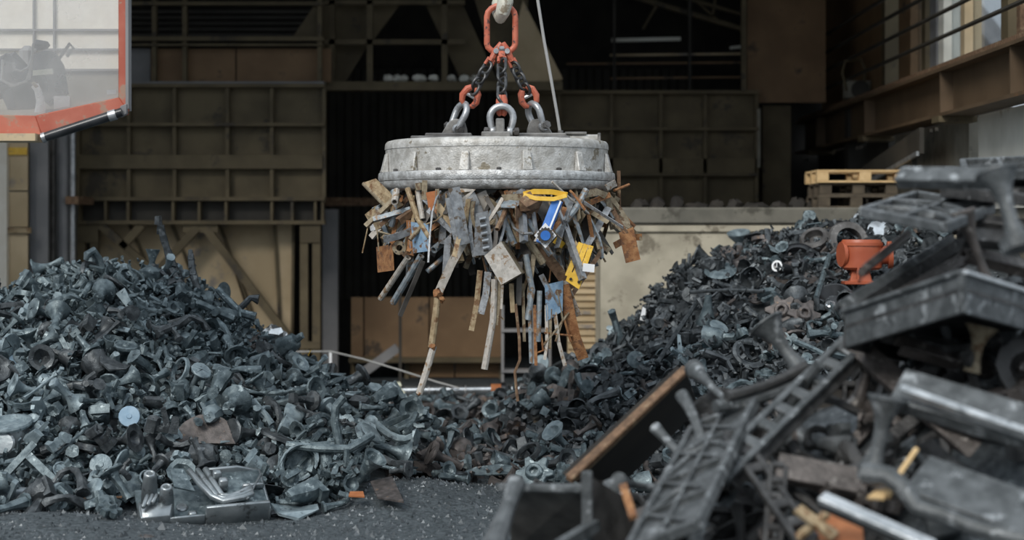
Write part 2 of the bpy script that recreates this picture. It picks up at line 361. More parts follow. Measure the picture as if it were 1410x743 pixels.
def heap_mid(x, y):
    """Thin spread of scrap on the yard between the heaps, a low dark ridge behind it."""
    ridge = .10 * math.exp(-((y - 19.4) / .6) ** 2) * smooth_step(-1.9, -1.2, x) * (1 - smooth_step(.1, .6, x))
    return ridge + .10 * smooth_step(14.2, 15.2, y) * (1 - smooth_step(16.5, 18, y)) * smooth_step(-2.4, -1.6, x) * (1 - smooth_step(-.3, .3, x))
def ground_z(x, y):
    z = .02 * noise.noise((x * 1.7, y * 1.7, 0)) + .012 * noise.noise((x * 6, y * 6, 4))
    z += .17 * math.exp(-((x + .75) / .62) ** 2 - ((y - 13.75) / .75) ** 2) + .10 * math.exp(-((x + 3.1) / .7) ** 2 - ((y - 12.6) / .5) ** 2)
    return z
def heap_z(x, y):
    return max(heap_left(x, y), heap_right(x, y) if x > -.3 else 0, heap_mid(x, y)) + ground_z(x, y)
# ------------------------------------------------------------------ the yard floor and the heaps' buried cores
def grid(name, fz, x0, x1, y0, y1, st, m, keep=None):
    nx, ny = int((x1 - x0) / st) + 1, int((y1 - y0) / st) + 1; vs, fs = [], []
    for j in range(ny):
        for i in range(nx):
            x, y = x0 + i * st, y0 + j * st; vs.append((x, y, fz(x, y)))
    for j in range(ny - 1):
        for i in range(nx - 1):
            q = (j * nx + i, j * nx + i + 1, (j + 1) * nx + i + 1, (j + 1) * nx + i)
            if keep is None or any(keep(vs[k]) for k in q): fs.append(q)
    me = bpy.data.meshes.new(name); used = sorted({k for f in fs for k in f}); ix = {k: n for n, k in enumerate(used)}
    me.from_pydata([vs[k] for k in used], [], [tuple(ix[k] for k in f) for f in fs]); me.shade_smooth()
    o = bpy.data.objects.new(name, me); C.objects.link(o); me.materials.append(m); return o
floor = struct_(grid('floor', lambda x, y: ground_z(x, y) if 9 < y < 22 else 0, -14, 14, 1, 32, .12, M_['slag']))
RN = random.Random(5)
hl = stuff(tag(grid('scrap_heap_core', lambda x, y: heap_left(x, y) + ground_z(x, y) - .06, -7.1, 0, 12.5, 19.5, .1, M_['iron_dark'], lambda p: heap_left(p[0], p[1]) > .01),
    'packed dark iron scrap buried inside the blue-grey heap', 'scrap'))
hr = stuff(tag(grid('scrap_heap_core', lambda x, y: heap_right(x, y) + ground_z(x, y) - .06, -.5, 4.7, 14, 19.95, .1, M_['iron_dark'], lambda p: heap_right(p[0], p[1]) > .01),
    'packed dark iron scrap buried inside the heap against the concrete wall', 'scrap'))
# buried and half-buried small castings that only show between the others
def buried(n, region, seed, m, label, dz=-.02):
    r = random.Random(seed); mb = MB(); src = []
    for ki in range(12):
        q = MB(); w = CASTINGS[ki][1](0); src.append(w)
    k = 0
    while k < n:
        x, y = region(r)
        if x is None: continue
        w = src[r.randrange(12)]; s = r.uniform(.7, 1.15)
        q = Quaternion((r.gauss(0, 1), r.gauss(0, 1), r.gauss(0, 1), r.gauss(0, 1))).normalized()
        Mx = T(x, y, heap_z(x, y) + dz + r.uniform(-.03, .05)) @ q.to_matrix().to_4x4() @ Matrix.Scale(s, 4)
        mb.add(w.v, w.f, Mx); k += 1
    o = mb.build('buried_castings', m); return stuff(tag(o, label, 'scrap'))
def reg_left(r):
    x, y = r.uniform(-5.6, -1.1), r.uniform(13.1, 17.0); return (x, y) if heap_left(x, y) > .04 and pix((x, y, 1))[0] > -40 else (None, None)
def reg_right(r):
    x, y = r.uniform(-.1, 4.0), r.uniform(14.4, 18.8); return (x, y) if heap_right(x, y) > .04 else (None, None)
def reg_mid(r):
    return (r.uniform(-1.7, .1), r.uniform(18.7, 20.0)) if r.random() < .5 else (r.uniform(-2.2, .4), r.uniform(14.6, 17.5))
buried(900, reg_left, 1, M_['iron'], 'small dark castings buried between the pieces of the blue-grey heap')
buried(700, reg_right, 2, M_['iron_dark'], 'small dark castings buried between the pieces of the heap by the concrete wall')
buried(260, reg_mid, 3, M_['iron_brown'], 'small brown castings half sunk in the yard dirt between the heaps')
# loose slag grit on the open yard
mb = MB(); r = random.Random(11)
for i in range(9000):
    x, y = r.uniform(-4.6, 1.0), r.uniform(11.6, 15.5) if r.random() < .8 else r.uniform(15.5, 19)
    if heap_left(x, y) > .08 or pix((x, y, 0))[0] < -20: continue
    s = r.choice([.006, .008, .01, .013, .018]) * r.uniform(.7, 1.3) * (1.6 if r.random() < .04 else 1); z = ground_z(x, y) + s * .4
    a = r.uniform(0, 6); v = [(s * math.cos(a + k * 2.1) * r.uniform(.7, 1.2), s * math.sin(a + k * 2.1) * r.uniform(.7, 1.2), -s * .5) for k in range(3)] + [(r.uniform(-s, s) * .4, r.uniform(-s, s) * .4, s * r.uniform(.5, 1))]
    mb.add(v, [(0, 2, 1), (0, 1, 3), (1, 2, 3), (2, 0, 3)], T(x, y, z))
stuff(tag(mb.build('slag_grit', M_['grain'], smooth=0), 'loose dark slag grit scattered over the yard floor', 'grit'))
# splinters and chips lodged all over the heaps
for nm, reg, n, mk, lab in (('iron_chips', reg_left, 3800, 'iron', 'small iron chips lodged all over the blue-grey heap'), ('iron_chips', reg_right, 3000, 'iron_dark', 'small iron chips lodged all over the heap by the concrete wall'), ('iron_chips', reg_mid, 1500, 'iron_brown', 'small brown chips strewn over the yard between the heaps')):
    mb = MB(); k = 0
    while k < n:
        x, y = reg(r)
        if x is None: continue
        s = r.uniform(.012, .045); k += 1; q = Quaternion((r.gauss(0, 1), r.gauss(0, 1), r.gauss(0, 1), r.gauss(0, 1))).normalized().to_matrix().to_4x4()
        L = r.choice((1, 1, 2, 3.2))
        mb.box(s, s * r.uniform(.3, 1), s * L, T(x, y, heap_z(x, y) + r.uniform(.02, .22 if reg is not reg_mid else .08)) @ q, r.uniform(.4, 1))
    mb.jitter(.006, 3); stuff(tag(mb.build(nm, M_[mk], smooth=0), lab, 'chips'))
# ------------------------------------------------------------------ the hall: shell
def plate(name, m, px0, px1, py0, py1, Y, d=.04, parent=None, d_front=0):
    """A box whose front face fills the photo rectangle when it stands at depth Y."""
    a, b = at(px0, py1, Y), at(px1, py0, Y)
    return MB().bx(a.x, b.x, Y - d_front, Y + d, a.z, b.z).build(name, m, parent, smooth=0)
XR = 4.58                                            # the inside face of the hall's long right-hand wall
def on_right(px): return XR * F_PIX / (px - CX)
ROOF = 6.6
wb = struct_(MB().bx(-9, 6, 29.6, 29.9, 0, ROOF).build('wall_back', M_['near_black'], smooth=0))
for i in range(22):                                  # corrugated sheets hung on the back wall, seen beside the magnet
    x0 = -2.9 + i * .26
    s = MB().prism([(0, 0), (.05, -.05), (.13, -.05), (.18, 0), (.26, 0), (.26, .01), (0, .01)], 3.6, T(x0, 29.55, .9))
    o = s.build('corrugated_sheet', M_['hall_dark'], None, smooth=0); o.parent = wb; o.location = Vector(o['org']) - Vector(wb['org'])
ce = struct_(MB().bx(-9, 6, 18.4, 30, ROOF, ROOF + .12).build('ceiling', M_['hall_dark'], smooth=0))
wl_ = struct_(MB().bx(-7.4, -7.2, 18.4, 30, 0, ROOF).build('wall_left', M_['whitewash'], smooth=0))
for i, y in enumerate((19, 22.5, 26, 29)):
    MB().bx(-7.2, 6, y - .09, y + .09, ROOF - .35, ROOF - .001).build('roof_beam', M_['hall_dark'], None, smooth=0)['kind'] = 'structure'

# right-hand wall: panels below the crane beam, glazing above it
def on_wall(o, w):
    o.parent = w; o.location = Vector(o['org']) - Vector(w['org']); return o
wr = struct_(MB().bx(XR + .25, XR + .4, 15.6, 29.6, 0, 2.2).build('wall_right', M_['concrete_dim'], smooth=0))
for y0, y1, m in ((15.6, 19.35, 'whitewash'), (19.75, 23.55, 'concrete_dim'), (23.95, 29.5, 'hall_dark')):
    on_wall(MB().bx(XR + .2, XR + .36, y0, y1, 2.2, 3.16).build('wall_panel', M_[m], None, smooth=0), wr)
for y0, y1 in ((24.2, 29.5), (15.6, 16.6)):
    on_wall(MB().bx(XR + .26, XR + .36, y0, y1, 3.7, ROOF).build('wall_panel', M_['hall_brown'], None, smooth=0), wr)
def i_beam(mb, p0, p1, w, h, t=.03):
    mb.sweep([(-w/2,-h/2),(w/2,-h/2),(w/2,-h/2+t),(t/2,-h/2+t),(t/2,h/2-t),(w/2,h/2-t),(w/2,h/2),(-w/2,h/2),(-w/2,h/2-t),(-t/2,h/2-t),(-t/2,-h/2+t),(-w/2,-h/2+t)], p0, p1)
t = thing('crane_beam', 'long brown steel crane beam sloping away under the hall windows', 'beam', (XR, 15.6, 3.16))
mb = MB(); i_beam(mb, (XR, 15.2, 3.41), (XR, 29.4, 3.41), .34, .50, .035); mb.build('web_and_flanges', M_['beam_brown'], t, smooth=0)
for y in (16.8, 19.55, 23.75, 27.5):
    MB().bx(XR - .15, XR + .15, y - .02, y + .02, 3.2, 3.63).build('stiffener', M_['beam_brown'], t, smooth=0)
MB().bx(XR - .12, XR - .04, 15.2, 29.4, 3.66, 3.72).build('crane_rail', M_['rust_brown'], t, smooth=0)
for y, lab in ((19.55, 'olive steel column carrying the crane beam beside the pale wall panel'), (23.75, 'olive steel column under the crane beam behind the pallet'), (28.0, 'dark steel column under the far end of the crane beam')):
    t = thing('steel_column', lab, 'column', (XR, y, 0))
    mb = MB(); i_beam(mb, (XR, y, 0), (XR, y, 3.10), .30, .26, .03); mb.build('shaft', M_['hall'], t, smooth=0)
    MB().bx(XR - .2, XR + .2, y - .16, y + .16, 3.10, 3.16).build('cap_plate', M_['hall'], t, smooth=0)
    b = MB()
    for dx in (-.13, .13):
        b = MB().lathe([(.025, 0), (.025, .03), (0, .035)], 6, T(XR - .2, y + dx, 3.02) @ R(-PI / 2, 'Y')); b.build('bolt', M_['hall_dark'], t)
# window band above the beam
wy = [16.6, 17.7, 18.85, 20.1, 21.4, 22.8, 24.2]
w1 = thing('window_1', None, None, (XR + .3, 20.4, 3.7)); w1['kind'] = 'structure'
for y, hw, m in ((16.6, .08, 'hall'), (17.35, .10, 'whitewash'), (17.75, .06, 'rust_brown'), (18.25, .13, 'hall'), (19.95, .09, 'hall_tan'), (20.95, .13, 'whitewash'), (21.35, .16, 'hall_grey'), (21.85, .10, 'hall'), (22.9, .35, 'hall_brown'), (24.2, .1, 'hall')):  # one beige mullion gets whitewash: its lit tone is in the colour
    MB().bx(XR + .18, XR + .36, y - hw, y + hw, 3.66, ROOF).build('mullion', M_[m], w1, smooth=0)
for a, b in zip((16.68, 18.38, 20.04, 21.95), (17.25, 19.86, 20.82, 22.55)):
    MB().bx(XR + .27, XR + .285, a, b, 3.7, ROOF).build('pane', M_['hall_glass'], w1, smooth=0)
for i in range(4):                                   # guard rails in front of the windows
    z = 4.02 + i * .26
    t = tag(MB().tube([(XR - .05, 16.2, z), (XR - .05, 29, z)], .024, 6).build('guard_rail', M_['hall_dark']), 'dark pipe guard rail before the hall windows, %s from the crane beam' % ('lowest', 'second', 'third', 'fourth')[i], 'rail', 'guard rails along the crane beam')
# outside, seen through the windows
t = thing('outer_building', 'blue-grey sloping roof edge of another building seen through the hall windows', 'building', (8, 31, 0))
MB().quad(at(1300, -12, 32), at(1392, 92, 32), at(1400, 66, 33), at(1318, -36, 33), .2).build('roof', M_['hall_grey'], t, smooth=0)
a_, b_, c_ = at(1200, -110, 32.2), at(1394, 96, 32.2), at(1200, 400, 32.2)
MB().quad((a_.x, 32.2, 0), (b_.x, 32.2, 0), (b_.x, 32.2, b_.z), (a_.x, 32.2, a_.z), .3).build('facade', M_['near_black'], t, smooth=0)
MB().bx(at(1302, 0, 31.5).x, at(1308, 0, 31.5).x, 31.4, 31.6, 0, 6.2).build('post', M_['rust_brown'], t, smooth=0)

# ------------------------------------------------------------------ stiffened steel bunker on legs, left
Y = 24.0
t = thing('steel_bunker', 'big olive stiffened steel bunker standing on legs behind the blue-grey heap', 'bunker', at(275, 520, Y))
for (x0, x1) in zip((107, 177, 240, 313, 374), (177, 240, 313, 374, 446)):
    for (y0, y1) in ((118, 171), (171, 213), (232, 273)):
        plate('bunker_panel', M_['hall'], x0 + 1, x1 - 1, y0, y1, Y + .12, .03, t)
plate('band_plate', M_['hall'], 109, 444, 213, 232, Y - .03, .1, t)
for x in (107, 177, 240, 313, 374, 446):
    plate('rib', M_['hall'], x - 2.5, x + 2.5, 117, 275, Y, .12, t)
for y, hh in ((117.5, 2.5), (171, 2.3), (273.5, 2.6), (306, 2.6)):
    plate('flange', M_['hall'], 105, 447, y - hh, y + hh, Y - .06, .2, t)
for x in (109, 145, 176, 238, 274, 311, 374, 402, 434, 444):
    plate('stiffener', M_['hall'], x - 1.8, x + 1.8, 276, 304, Y - .03, .15, t)
plate('back_plate', M_['hall_dark'], 107, 446, 275, 306, Y + .14, .03, t)
for x0, x1 in ((106, 117), (124, 135), (413, 424), (430, 441)):
    plate('leg', M_['hall'], x0, x1, 308, 523, Y, .12, t)
for y0, y1 in ((309, 334), (470, 480)):
    plate('tie_plate', M_['hall'], 413, 441, y0, y1, Y - .02, .02, t)
    plate('tie_plate', M_['hall'], 106, 135, y0, y1, Y - .02, .02, t)
for a, b in (((138, 309), (210, 372)), ((272, 313), (218, 372)), ((283, 313), (408, 478)), ((196, 309), (168, 340))):
    MB().bar(at(*a, Y + .02), at(*b, Y + .02), .1, .1, (0, 1, 0)).build('brace', M_['hall'], t, smooth=0)
plate('gusset', M_['hall'], 252, 300, 308, 320, Y - .01, .04, t)
# sloping chute plates below the bunker
c = thing('hopper_chute', 'sloping tan plates of the hopper chute under the stiffened bunker', 'chute', at(280, 520, Y + .6))
xs_t, xs_b = [120, 178, 236, 302, 378, 404], [150, 262, 320, 372, 388, 402]
for i in range(5):
    MB().quad(at(xs_b[i] + 2, 525, Y + .5), at(xs_b[i + 1] - 1, 525, Y + .5), at(xs_t[i + 1] - 1, 308, Y + .35 + .06 * (i % 2)), at(xs_t[i] + 2, 308, Y + .35 + .06 * (i % 2)), .03).build('chute_plate', M_['hall_tan'], c, smooth=0)
    MB().bar(at(xs_b[i + 1], 500, Y + .46), at(xs_t[i + 1], 308, Y + .33), .035, .07, (0, 1, 0)).build('seam_rib', M_['hall'], c, smooth=0)
# plates and frame above the bunker
t = thing('upper_frame', 'dusty olive steel frame of posts and rails above the stiffened bunker', 'frame', at(300, 112, 24.6))
for x in (212, 254, 440):
    plate('post', M_['hall'], x - 3, x + 3, -60, 116, 24.55, .1, t)
for y0, y1, x0, x1 in ((50, 56, 160, 445), (2, 7, 160, 445), (60, 63, 160, 445)):
    plate('rail', M_['hall'], x0, x1, y0, y1, 24.5, .1, t)
for x0, x1, m in ((178, 207, 'hall_grey'), (208, 324, 'hall_brown'), (326, 456, 'hall_brown')):
    plate('cladding_panel', M_[m], x0, x1, 67, 113, 24.75, .03, t)
MB().quad(at(404, 50, 24.7), at(440, 50, 24.7), at(440, 8, 24.7), at(432, 8, 24.7), .03).build('corner_plate', M_['hall'], t, smooth=0)
plate('ledge', M_['hall_grey'], 170, 446, 112, 118, 24.2, .3, t)
for i in range(5):
    plate('louvre', M_['hall_dark'], 178, 432, 14 + i * 8, 18 + i * 8, 25.4 + .05 * (i % 2), .05, t)

# ------------------------------------------------------------------ hopper frame in the middle, above the dark bay
t = thing('hopper_structure', 'tan steel window frame with slanted hopper plates above the dark bay', 'frame', at(550, 123, 25))
for x in (457, 509, 612): plate('post', M_['hall'], x - 4, x + 4, -60, 122, 25.0, .12, t)
for y0, y1 in ((0, 6), (54, 61)): plate('rail', M_['hall'], 446, 640, y0, y1, 25.0, .1, t)
plate('sill_beam', M_['hall'], 446, 775, 112, 124, 24.9, .3, t)
for P in (((440, 122), (470, 122), (508, 60), (440, 60)), ((440, 58), (512, 58), (552, 4), (440, 4)), ((585, 4), (636, 4), (690, 122), (640, 122)), ((636, -60), (730, -60), (722, 112), (690, 122))):
    MB().quad(*[at(a, b, 25.4) for a, b in P], .03).build('hopper_plate', M_['hall'], t, smooth=0)
MB().quad(at(690, 124, 25.1), at(762, 124, 25.1), at(775, 108, 24.9), at(720, 0, 25.0), .03).build('hopper_plate', M_['hall_tan'], t, smooth=0)
for i, x in enumerate((535, 548, 556, 574, 581, 597, 621, 640, 655)):
    r_ = random.Random(i); mb = MB(); mb.lathe([(0, 0), (.05, .0), (.075, .03), (.05, .07), (0, .085)], 7, at(x, 112, 25.1).to_track_quat('Z', 'Y').to_matrix().to_4x4() * 0 + T(*at(x, 111.5, 25.05)))
    mb.jitter(.012, i); tag(mb.build('stone', M_['whitewash']), 'pale stone lying on the sill beam, %s along from the brown panels' % ('first', 'second', 'third', 'fourth', 'fifth', 'sixth', 'seventh', 'eighth', 'ninth')[i], 'stone', 'stones on the sill beam')

# ------------------------------------------------------------------ stiffened panels on the right of the bay
Y = 26.0
t = thing('stiffened_panel', 'dark stiffened steel panel wall behind the magnet cable and concrete ledge', 'panel', at(900, 285, Y))
xs = (700, 770, 842, 910, 971, 1042)
for x0, x1 in zip(xs, xs[1:]):
    for y0, y1 in ((128, 177), (177, 218), (238, 284)):
        plate('bunker_panel', M_['hall'], x0 + 1, x1 - 1, y0, y1, Y + .12, .03, t)
plate('band_plate', M_['hall'], 700, 1042, 218, 238, Y, .1, t)
for x in xs[1:]: plate('rib', M_['hall'], x - 2.4, x + 2.4, 126, 284, Y, .12, t)
for y, hh in ((126.5, 2.5), (177, 2.2), (240, 2)): plate('flange', M_['hall'], 700, 1045, y - hh, y + hh, Y - .05, .18, t)
plate('end_plate', M_['concrete_dim'], 1043, 1047, 150, 230, Y - .03, .12, t)
tag(plate('support_column', M_['hall'], 1050, 1089, 145, 285, 26.4, .3), 'plain olive steel column right of the dark stiffened panels', 'column')
tag(plate('hanging_plate', M_['hall_brown'], 1029, 1137, -60, 141, 26.2, .05), 'large brown steel sheet hanging above the plain olive column', 'plate')
tag(plate('edge_post', M_['hall'], 1021, 1028, -60, 125, 25.9, .1), 'slim olive post at the edge of the hanging brown sheet', 'post')
# roof truss, pale strip and rails in the dark bay above the panels
t = thing('roof_truss', 'dim tan roof truss crossing the dark bay above the stiffened panels', 'truss', at(940, 20, 27.5))
for a, b, w in (((860, -8), (1022, 40), .07), ((850, -30), (1022, 20), .05), ((905, 6), (885, 40), .04), ((935, -20), (990, 30), .035), ((990, -30), (980, 28), .035)):
    MB().bar(at(*a, 27.5), at(*b, 27.5), w, w, (0, 1, 0)).build('truss_member', M_['hall'], t, smooth=0)
for n, (x0, x1, y, hh, m, lab) in enumerate(((842, 937, 54.5, 2.6, 'whitewash', 'pale strip lying on the upper rail in the dark bay'), (840, 1022, 75, 1.6, 'hall_tan', 'thin tan rail under the pale strip in the dark bay'), (780, 1022, 87, 1.3, 'hall_brown', 'dim brown rail, second under the pale strip'), (840, 1022, 107, 1.5, 'hall_brown', 'dim brown rail just above the stiffened panels'), (1005, 1023, 65, 2, 'whitewash', 'short pale bracket on the slim olive post'))):
    tag(MB().bar(at(x0, y + 1, 27.2), at(x1, y - 1, 27.2), hh * .02, hh * .02, (0, 1, 0)).build('wall_rail', M_[m], smooth=0), lab, 'rail')
for x, lab in ((846, 'dark upright pipe at the near end of the pale strip'), (950, 'dark upright pipe between pale strip and olive post')):
    tag(plate('upright_pipe', M_['hall_dark'], x - 2, x + 2, -128, 125, 27.0, .06), lab, 'pipe')

# ------------------------------------------------------------------ things in the dark bay
tag(plate('rusty_beam', M_['rust_brown'], 447, 545, 272, 283, 26.5, .15), 'rusty red-brown beam crossing the bay right of the stiffened bunker', 'beam')
tag(plate('bay_post', M_['hall_grey'], 444, 465, 288, 516, 25.0, .2), 'blue-grey square post beside the leg of the stiffened bunker', 'post')
t = thing('wooden_screen', 'brown boarded screen standing in the dark bay under the magnet', 'screen', at(588, 520, 25.2))
for x0, x1 in ((484, 500), (502, 590), (592, 690)): plate('board', M_['hall_brown'], x0, x1, 409, 492, 25.2, .04, t)
plate('rail', M_['hall'], 480, 694, 492, 499, 25.05, .15, t)
for x0, x1 in ((560, 625), (627, 690)): plate('board', M_['hall_brown'], x0, x1, 500, 519, 25.3, .04, t)
for x in (486, 560, 690): plate('upright', M_['hall'], x - 3, x + 3, 409, 524, 25.25, .06, t)
MB().bar(at(476, 530, 24.4), at(548, 478, 24.4), .12, .08, (0, 1, 0)).build('brace', M_['hall_grey'], t, smooth=0)
t = thing('ribbed_pillar', 'tan ribbed pillar at the left end of the concrete wall', 'pillar', at(805, 520, 21.6))
plate('core', M_['hall_tan'], 782, 826, 300, 552, 21.6, .3, t)
for i in range(24): plate('rib', M_['hall_tan'], 782, 826, 304 + i * 9.5, 309 + i * 9.5, 21.57, .04, t)
tag(plate('dark_pipe', M_['hall_dark'], 549, 553, 406, 530, 24.2, .04), 'thin dark upright pipe before the brown boarded screen', 'pipe')
t = thing('shelf_rack', 'grey steel rack frame standing at the mouth of the dark bay', 'rack', at(724, 560, 21.8))
for x in (692, 735, 757): plate('upright', M_['hall_grey'], x - 2, x + 2, 420, 556, 21.8, .05, t)
for y in (455, 511, 541): plate('shelf_bar', M_['hall_grey'], 690, 759, y - 1.8, y + 1.8, 21.78, .3, t)
t = thing('rope_barrier', 'slack grey rope strung from a short white post at the bay', 'rope', at(455, 545, 21.5))
plate('post', M_['paper'], 453.2, 456.8, 483, 548, 21.5, .03, t)
MB().tube([at(395, 484, 21.5), at(455, 483.5, 21.5), at(500, 494, 21.5), at(550, 509, 21.4), at(600, 525, 21.3), at(632, 534, 21.2)], .010, 6).build('rope', M_['cable'], t)
t = thing('steel_shaft', 'long shiny steel shaft lying across the mouth of the dark bay', 'shaft', at(600, 550, 21.3))
MB().tube([at(475, 539, 21.3), at(722, 536, 21.3)], .055, 14).build('barrel', M_['bright'], t)
MB().tube([at(676, 536, 21.3), at(690, 536, 21.3)], .064, 14).build('orange_glow_ring', M_['orange'], t)  # orange glow on the shaft, put in as a coloured ring
MB().tube([at(690, 536, 21.3), at(696, 536, 21.3)], .085, 14).build('ring', M_['rubber'], t)
MB().tube([at(716, 536, 21.3), at(722, 536, 21.3)], .07, 14).build('end_flange', M_['galv'], t)
for x in (512, 590, 640): MB().tube([at(x, 537.5, 21.3), at(x + 2, 537.5, 21.3)], .062, 12).build('clamp', M_['galv'], t)
for x in (490, 705): MB().bx(at(x, 0, 21.3).x - .04, at(x, 0, 21.3).x + .04, 21.24, 21.36, 0, at(0, 543, 21.3).z).build('trestle', M_['hall_dark'], t, smooth=0)
tag(MB().tube([at(470, 556, 21.0), at(690, 552, 21.0)], .014, 6).build('thin_rod', M_['cable']), 'thin grey rod lying in front of the long steel shaft', 'rod')
mb = MB(); mb.lathe([(0, 0), (.07, .01), (.085, .06), (.05, .11), (.06, .15), (0, .16)], 9, T(*at(545, 547, 21.2))); mb.jitter(.025, 4)
tag(mb.build('crumpled_rag', M_['reflect']), 'crumpled yellow-green rag hanging on the long steel shaft', 'rag')

# ------------------------------------------------------------------ left end of the hall
t = thing('cabinet_panels', 'tan panelled steel cabinet standing under the crane cab', 'cabinet', at(30, 500, 22.6))
for i, (y0, y1) in enumerate(((196, 262), (264, 312), (322, 544))): plate('door_panel', M_['hall_tan'], 11, 38, y0, y1, 22.6, .05, t)
plate('lit_edge_strip', M_['cream'], -14, 9, 190, 545, 22.5, .3, t)  # cream strip: daylight on the left wall put into its colour
plate('yellow_band', M_['yellow'], 9, 37, 203, 213, 22.57, .04, t)
plate('yellow_band', M_['tan'], 9, 42, 313, 321, 22.55, .06, t)
tag(plate('grey_door_panel', M_['hall_grey'], 41, 66, 190, 543, 22.8, .08), 'plain grey steel panel right of the tan cabinet', 'panel')
for x0, x1, m, lab in ((68, 77, 'dark_steel', 'dark upright pipe beside the plain grey panel'), (79, 94, 'hall_grey', 'wide blue-grey upright beside the bunker leg'), (96, 104, 'galv', 'bright narrow upright nearest the stiffened bunker')):
    tag(MB().tube([at((x0 + x1) / 2, 539, 23.2), at((x0 + x1) / 2, 150, 23.2)], (x1 - x0) / 2 * 23.2 / F_PIX, 10).build('upright_pipe', M_[m]), lab, 'pipe')
tag(plate('pipe_bracket', M_['rust_brown'], 90, 108, 270, 281, 23.1, .85), 'small red-brown bracket joining the uprights to the bunker', 'bracket')
tag(plate('backing_sheet', M_['hall_grey'], 60, 112, 120, 524, 24.8, .05), 'grey steel sheet behind the upright pipes', 'sheet')

# ------------------------------------------------------------------ concrete retaining wall, its platform and what stands on it
Y = 20.2
t = thing('retaining_wall', 'stained pale concrete retaining wall behind the dark scrap heap', 'wall', at(1010, 560, Y))
zt = 2.23
MB().bx(.95, XR + .2, Y + .06, 24.4, 0, zt - .18).build('wall_face', M_['concrete'], t, smooth=0)
MB().bx(.92, XR + .2, Y, 24.4, zt - .18, zt).build('cap_beam', M_['cap_concrete'], t, bevel=.02)
MB().bx(.93, XR + .2, Y + .03, Y + .1, zt - .27, zt - .182).build('ledge_strip', M_['concrete'], t, bevel=.015)
def pallet(px0, px1, zb, Y, m, lab, dep=.9):
    x0, x1 = (px0 - CX) * Y / F_PIX, (px1 - CX) * Y / F_PIX; t = thing('wooden_pallet', lab, 'pallet', ((x0 + x1) / 2, Y + dep / 2, zb), 'pallets on the concrete wall')
    for i in range(5): MB().bx(x0, x1, Y + i * dep / 4.9, Y + i * dep / 4.9 + dep * .13, zb + .118, zb + .14).build('deck_board', m, t, smooth=0)
    for i in range(3): MB().bx(x0, x1, Y + i * dep * .435, Y + i * dep * .435 + .1, zb, zb + .022).build('base_board', m, t, smooth=0)
    for i in range(3):
        for j in range(3):
            xa = x0 + i * (x1 - x0 - .13) / 2; MB().bx(xa, xa + .13, Y + j * dep * .435, Y + j * dep * .435 + .1, zb + .024, zb + .116).build('block', m, t, smooth=0)
pallet(1127, 1232, zt + .002, 20.9, M_['wood_dark'], 'grey old pallet, lowest of the stack on the concrete wall')
pallet(1129, 1236, zt + .142, 20.92, M_['wood_dark'], 'grey old pallet in the middle of the stack on the wall')
pallet(1125, 1258, zt + .284, 20.88, M_['wood'], 'fresh pale wooden pallet on top of the grey pallets')
for i, (x, w, h_, Y_) in enumerate(((882, 30, 12, 21.2), (905, 24, 15, 21.4), (932, 20, 17, 21.1), (960, 34, 8, 21.3), (988, 22, 11, 21.6), (1012, 26, 13, 21.2), (1040, 40, 8, 21.0), (1072, 26, 9, 21.4), (1098, 24, 14, 21.2), (1118, 16, 10, 21.6))):
    k = Y_ / F_PIX; mb = MB(); c_ = at(x, 285, Y_); mb.lathe([(0, 0), (w * k * .5, 0), (w * k * .48, h_ * k * .4), (w * k * .3, h_ * k * .9), (0, h_ * k)], 8, T(c_.x, Y_, zt)); mb.jitter(.02, i + 60)
    mb.v = [Vector((p.x, p.y, max(p.z, zt + .001))) for p in mb.v]
    tag(mb.build('slag_lump', M_['near_black']), 'dark lump lying on the concrete ledge, %s counted from the magnet' % ('first', 'second', 'third', 'fourth', 'fifth', 'sixth', 'seventh', 'eighth', 'ninth', 'tenth')[i], 'lump', 'lumps on the concrete ledge')
t = thing('conveyor_chute', 'dark sloping chute with a pale edge along the wall behind the pallet', 'chute', (4.3, 21.6, zt))
MB().quad((4.38, 23.6, zt + .30), (4.38, 20.3, zt + .58), (4.38, 20.3, zt + .86), (4.38, 23.6, zt + .55), .05).build('chute_plate', M_['hall_dark'], t, smooth=0)
MB().bar((4.36, 23.6, zt + .30), (4.36, 20.3, zt + .58), .03, .05).build('pale_edge', M_['edge'], t, smooth=0)
for y, h_ in ((23.3, .32), (20.7, .54)): MB().bx(4.38, 4.44, y, y + .07, zt, zt + h_).build('leg', M_['hall_dark'], t, smooth=0)
t = thing('pump_unit', 'dim green-grey machine box with a hooped hose behind the crane beam', 'machine', at(1182, 135, 25.4))
plate('box_body', M_['concrete_dim'], 1166, 1199, 111, 134, 25.4, .3, t)
MB().tube([at(1166, 125, 25.4), at(1160, 100, 25.4), at(1164, 84, 25.4), at(1185, 82, 25.4), at(1192, 96, 25.4), at(1190, 112, 25.4)], .02, 8).build('hose', M_['hall'], t)
MB().lathe([(0, 0), (.12, 0), (.12, .06), (0, .06)], 12, T(*at(1184, 123, 25.35)) @ R(PI / 2, 'X')).build('fan_cover', M_['hall_dark'], t)
MB().bx(*(at(1168, 0, 25.4).x, at(1197, 0, 25.4).x), 25.42, 25.68, at(0, 240, 25.4).z - .3, at(0, 134, 25.4).z - .001).build('pedestal', M_['hall_dark'], t, smooth=0)
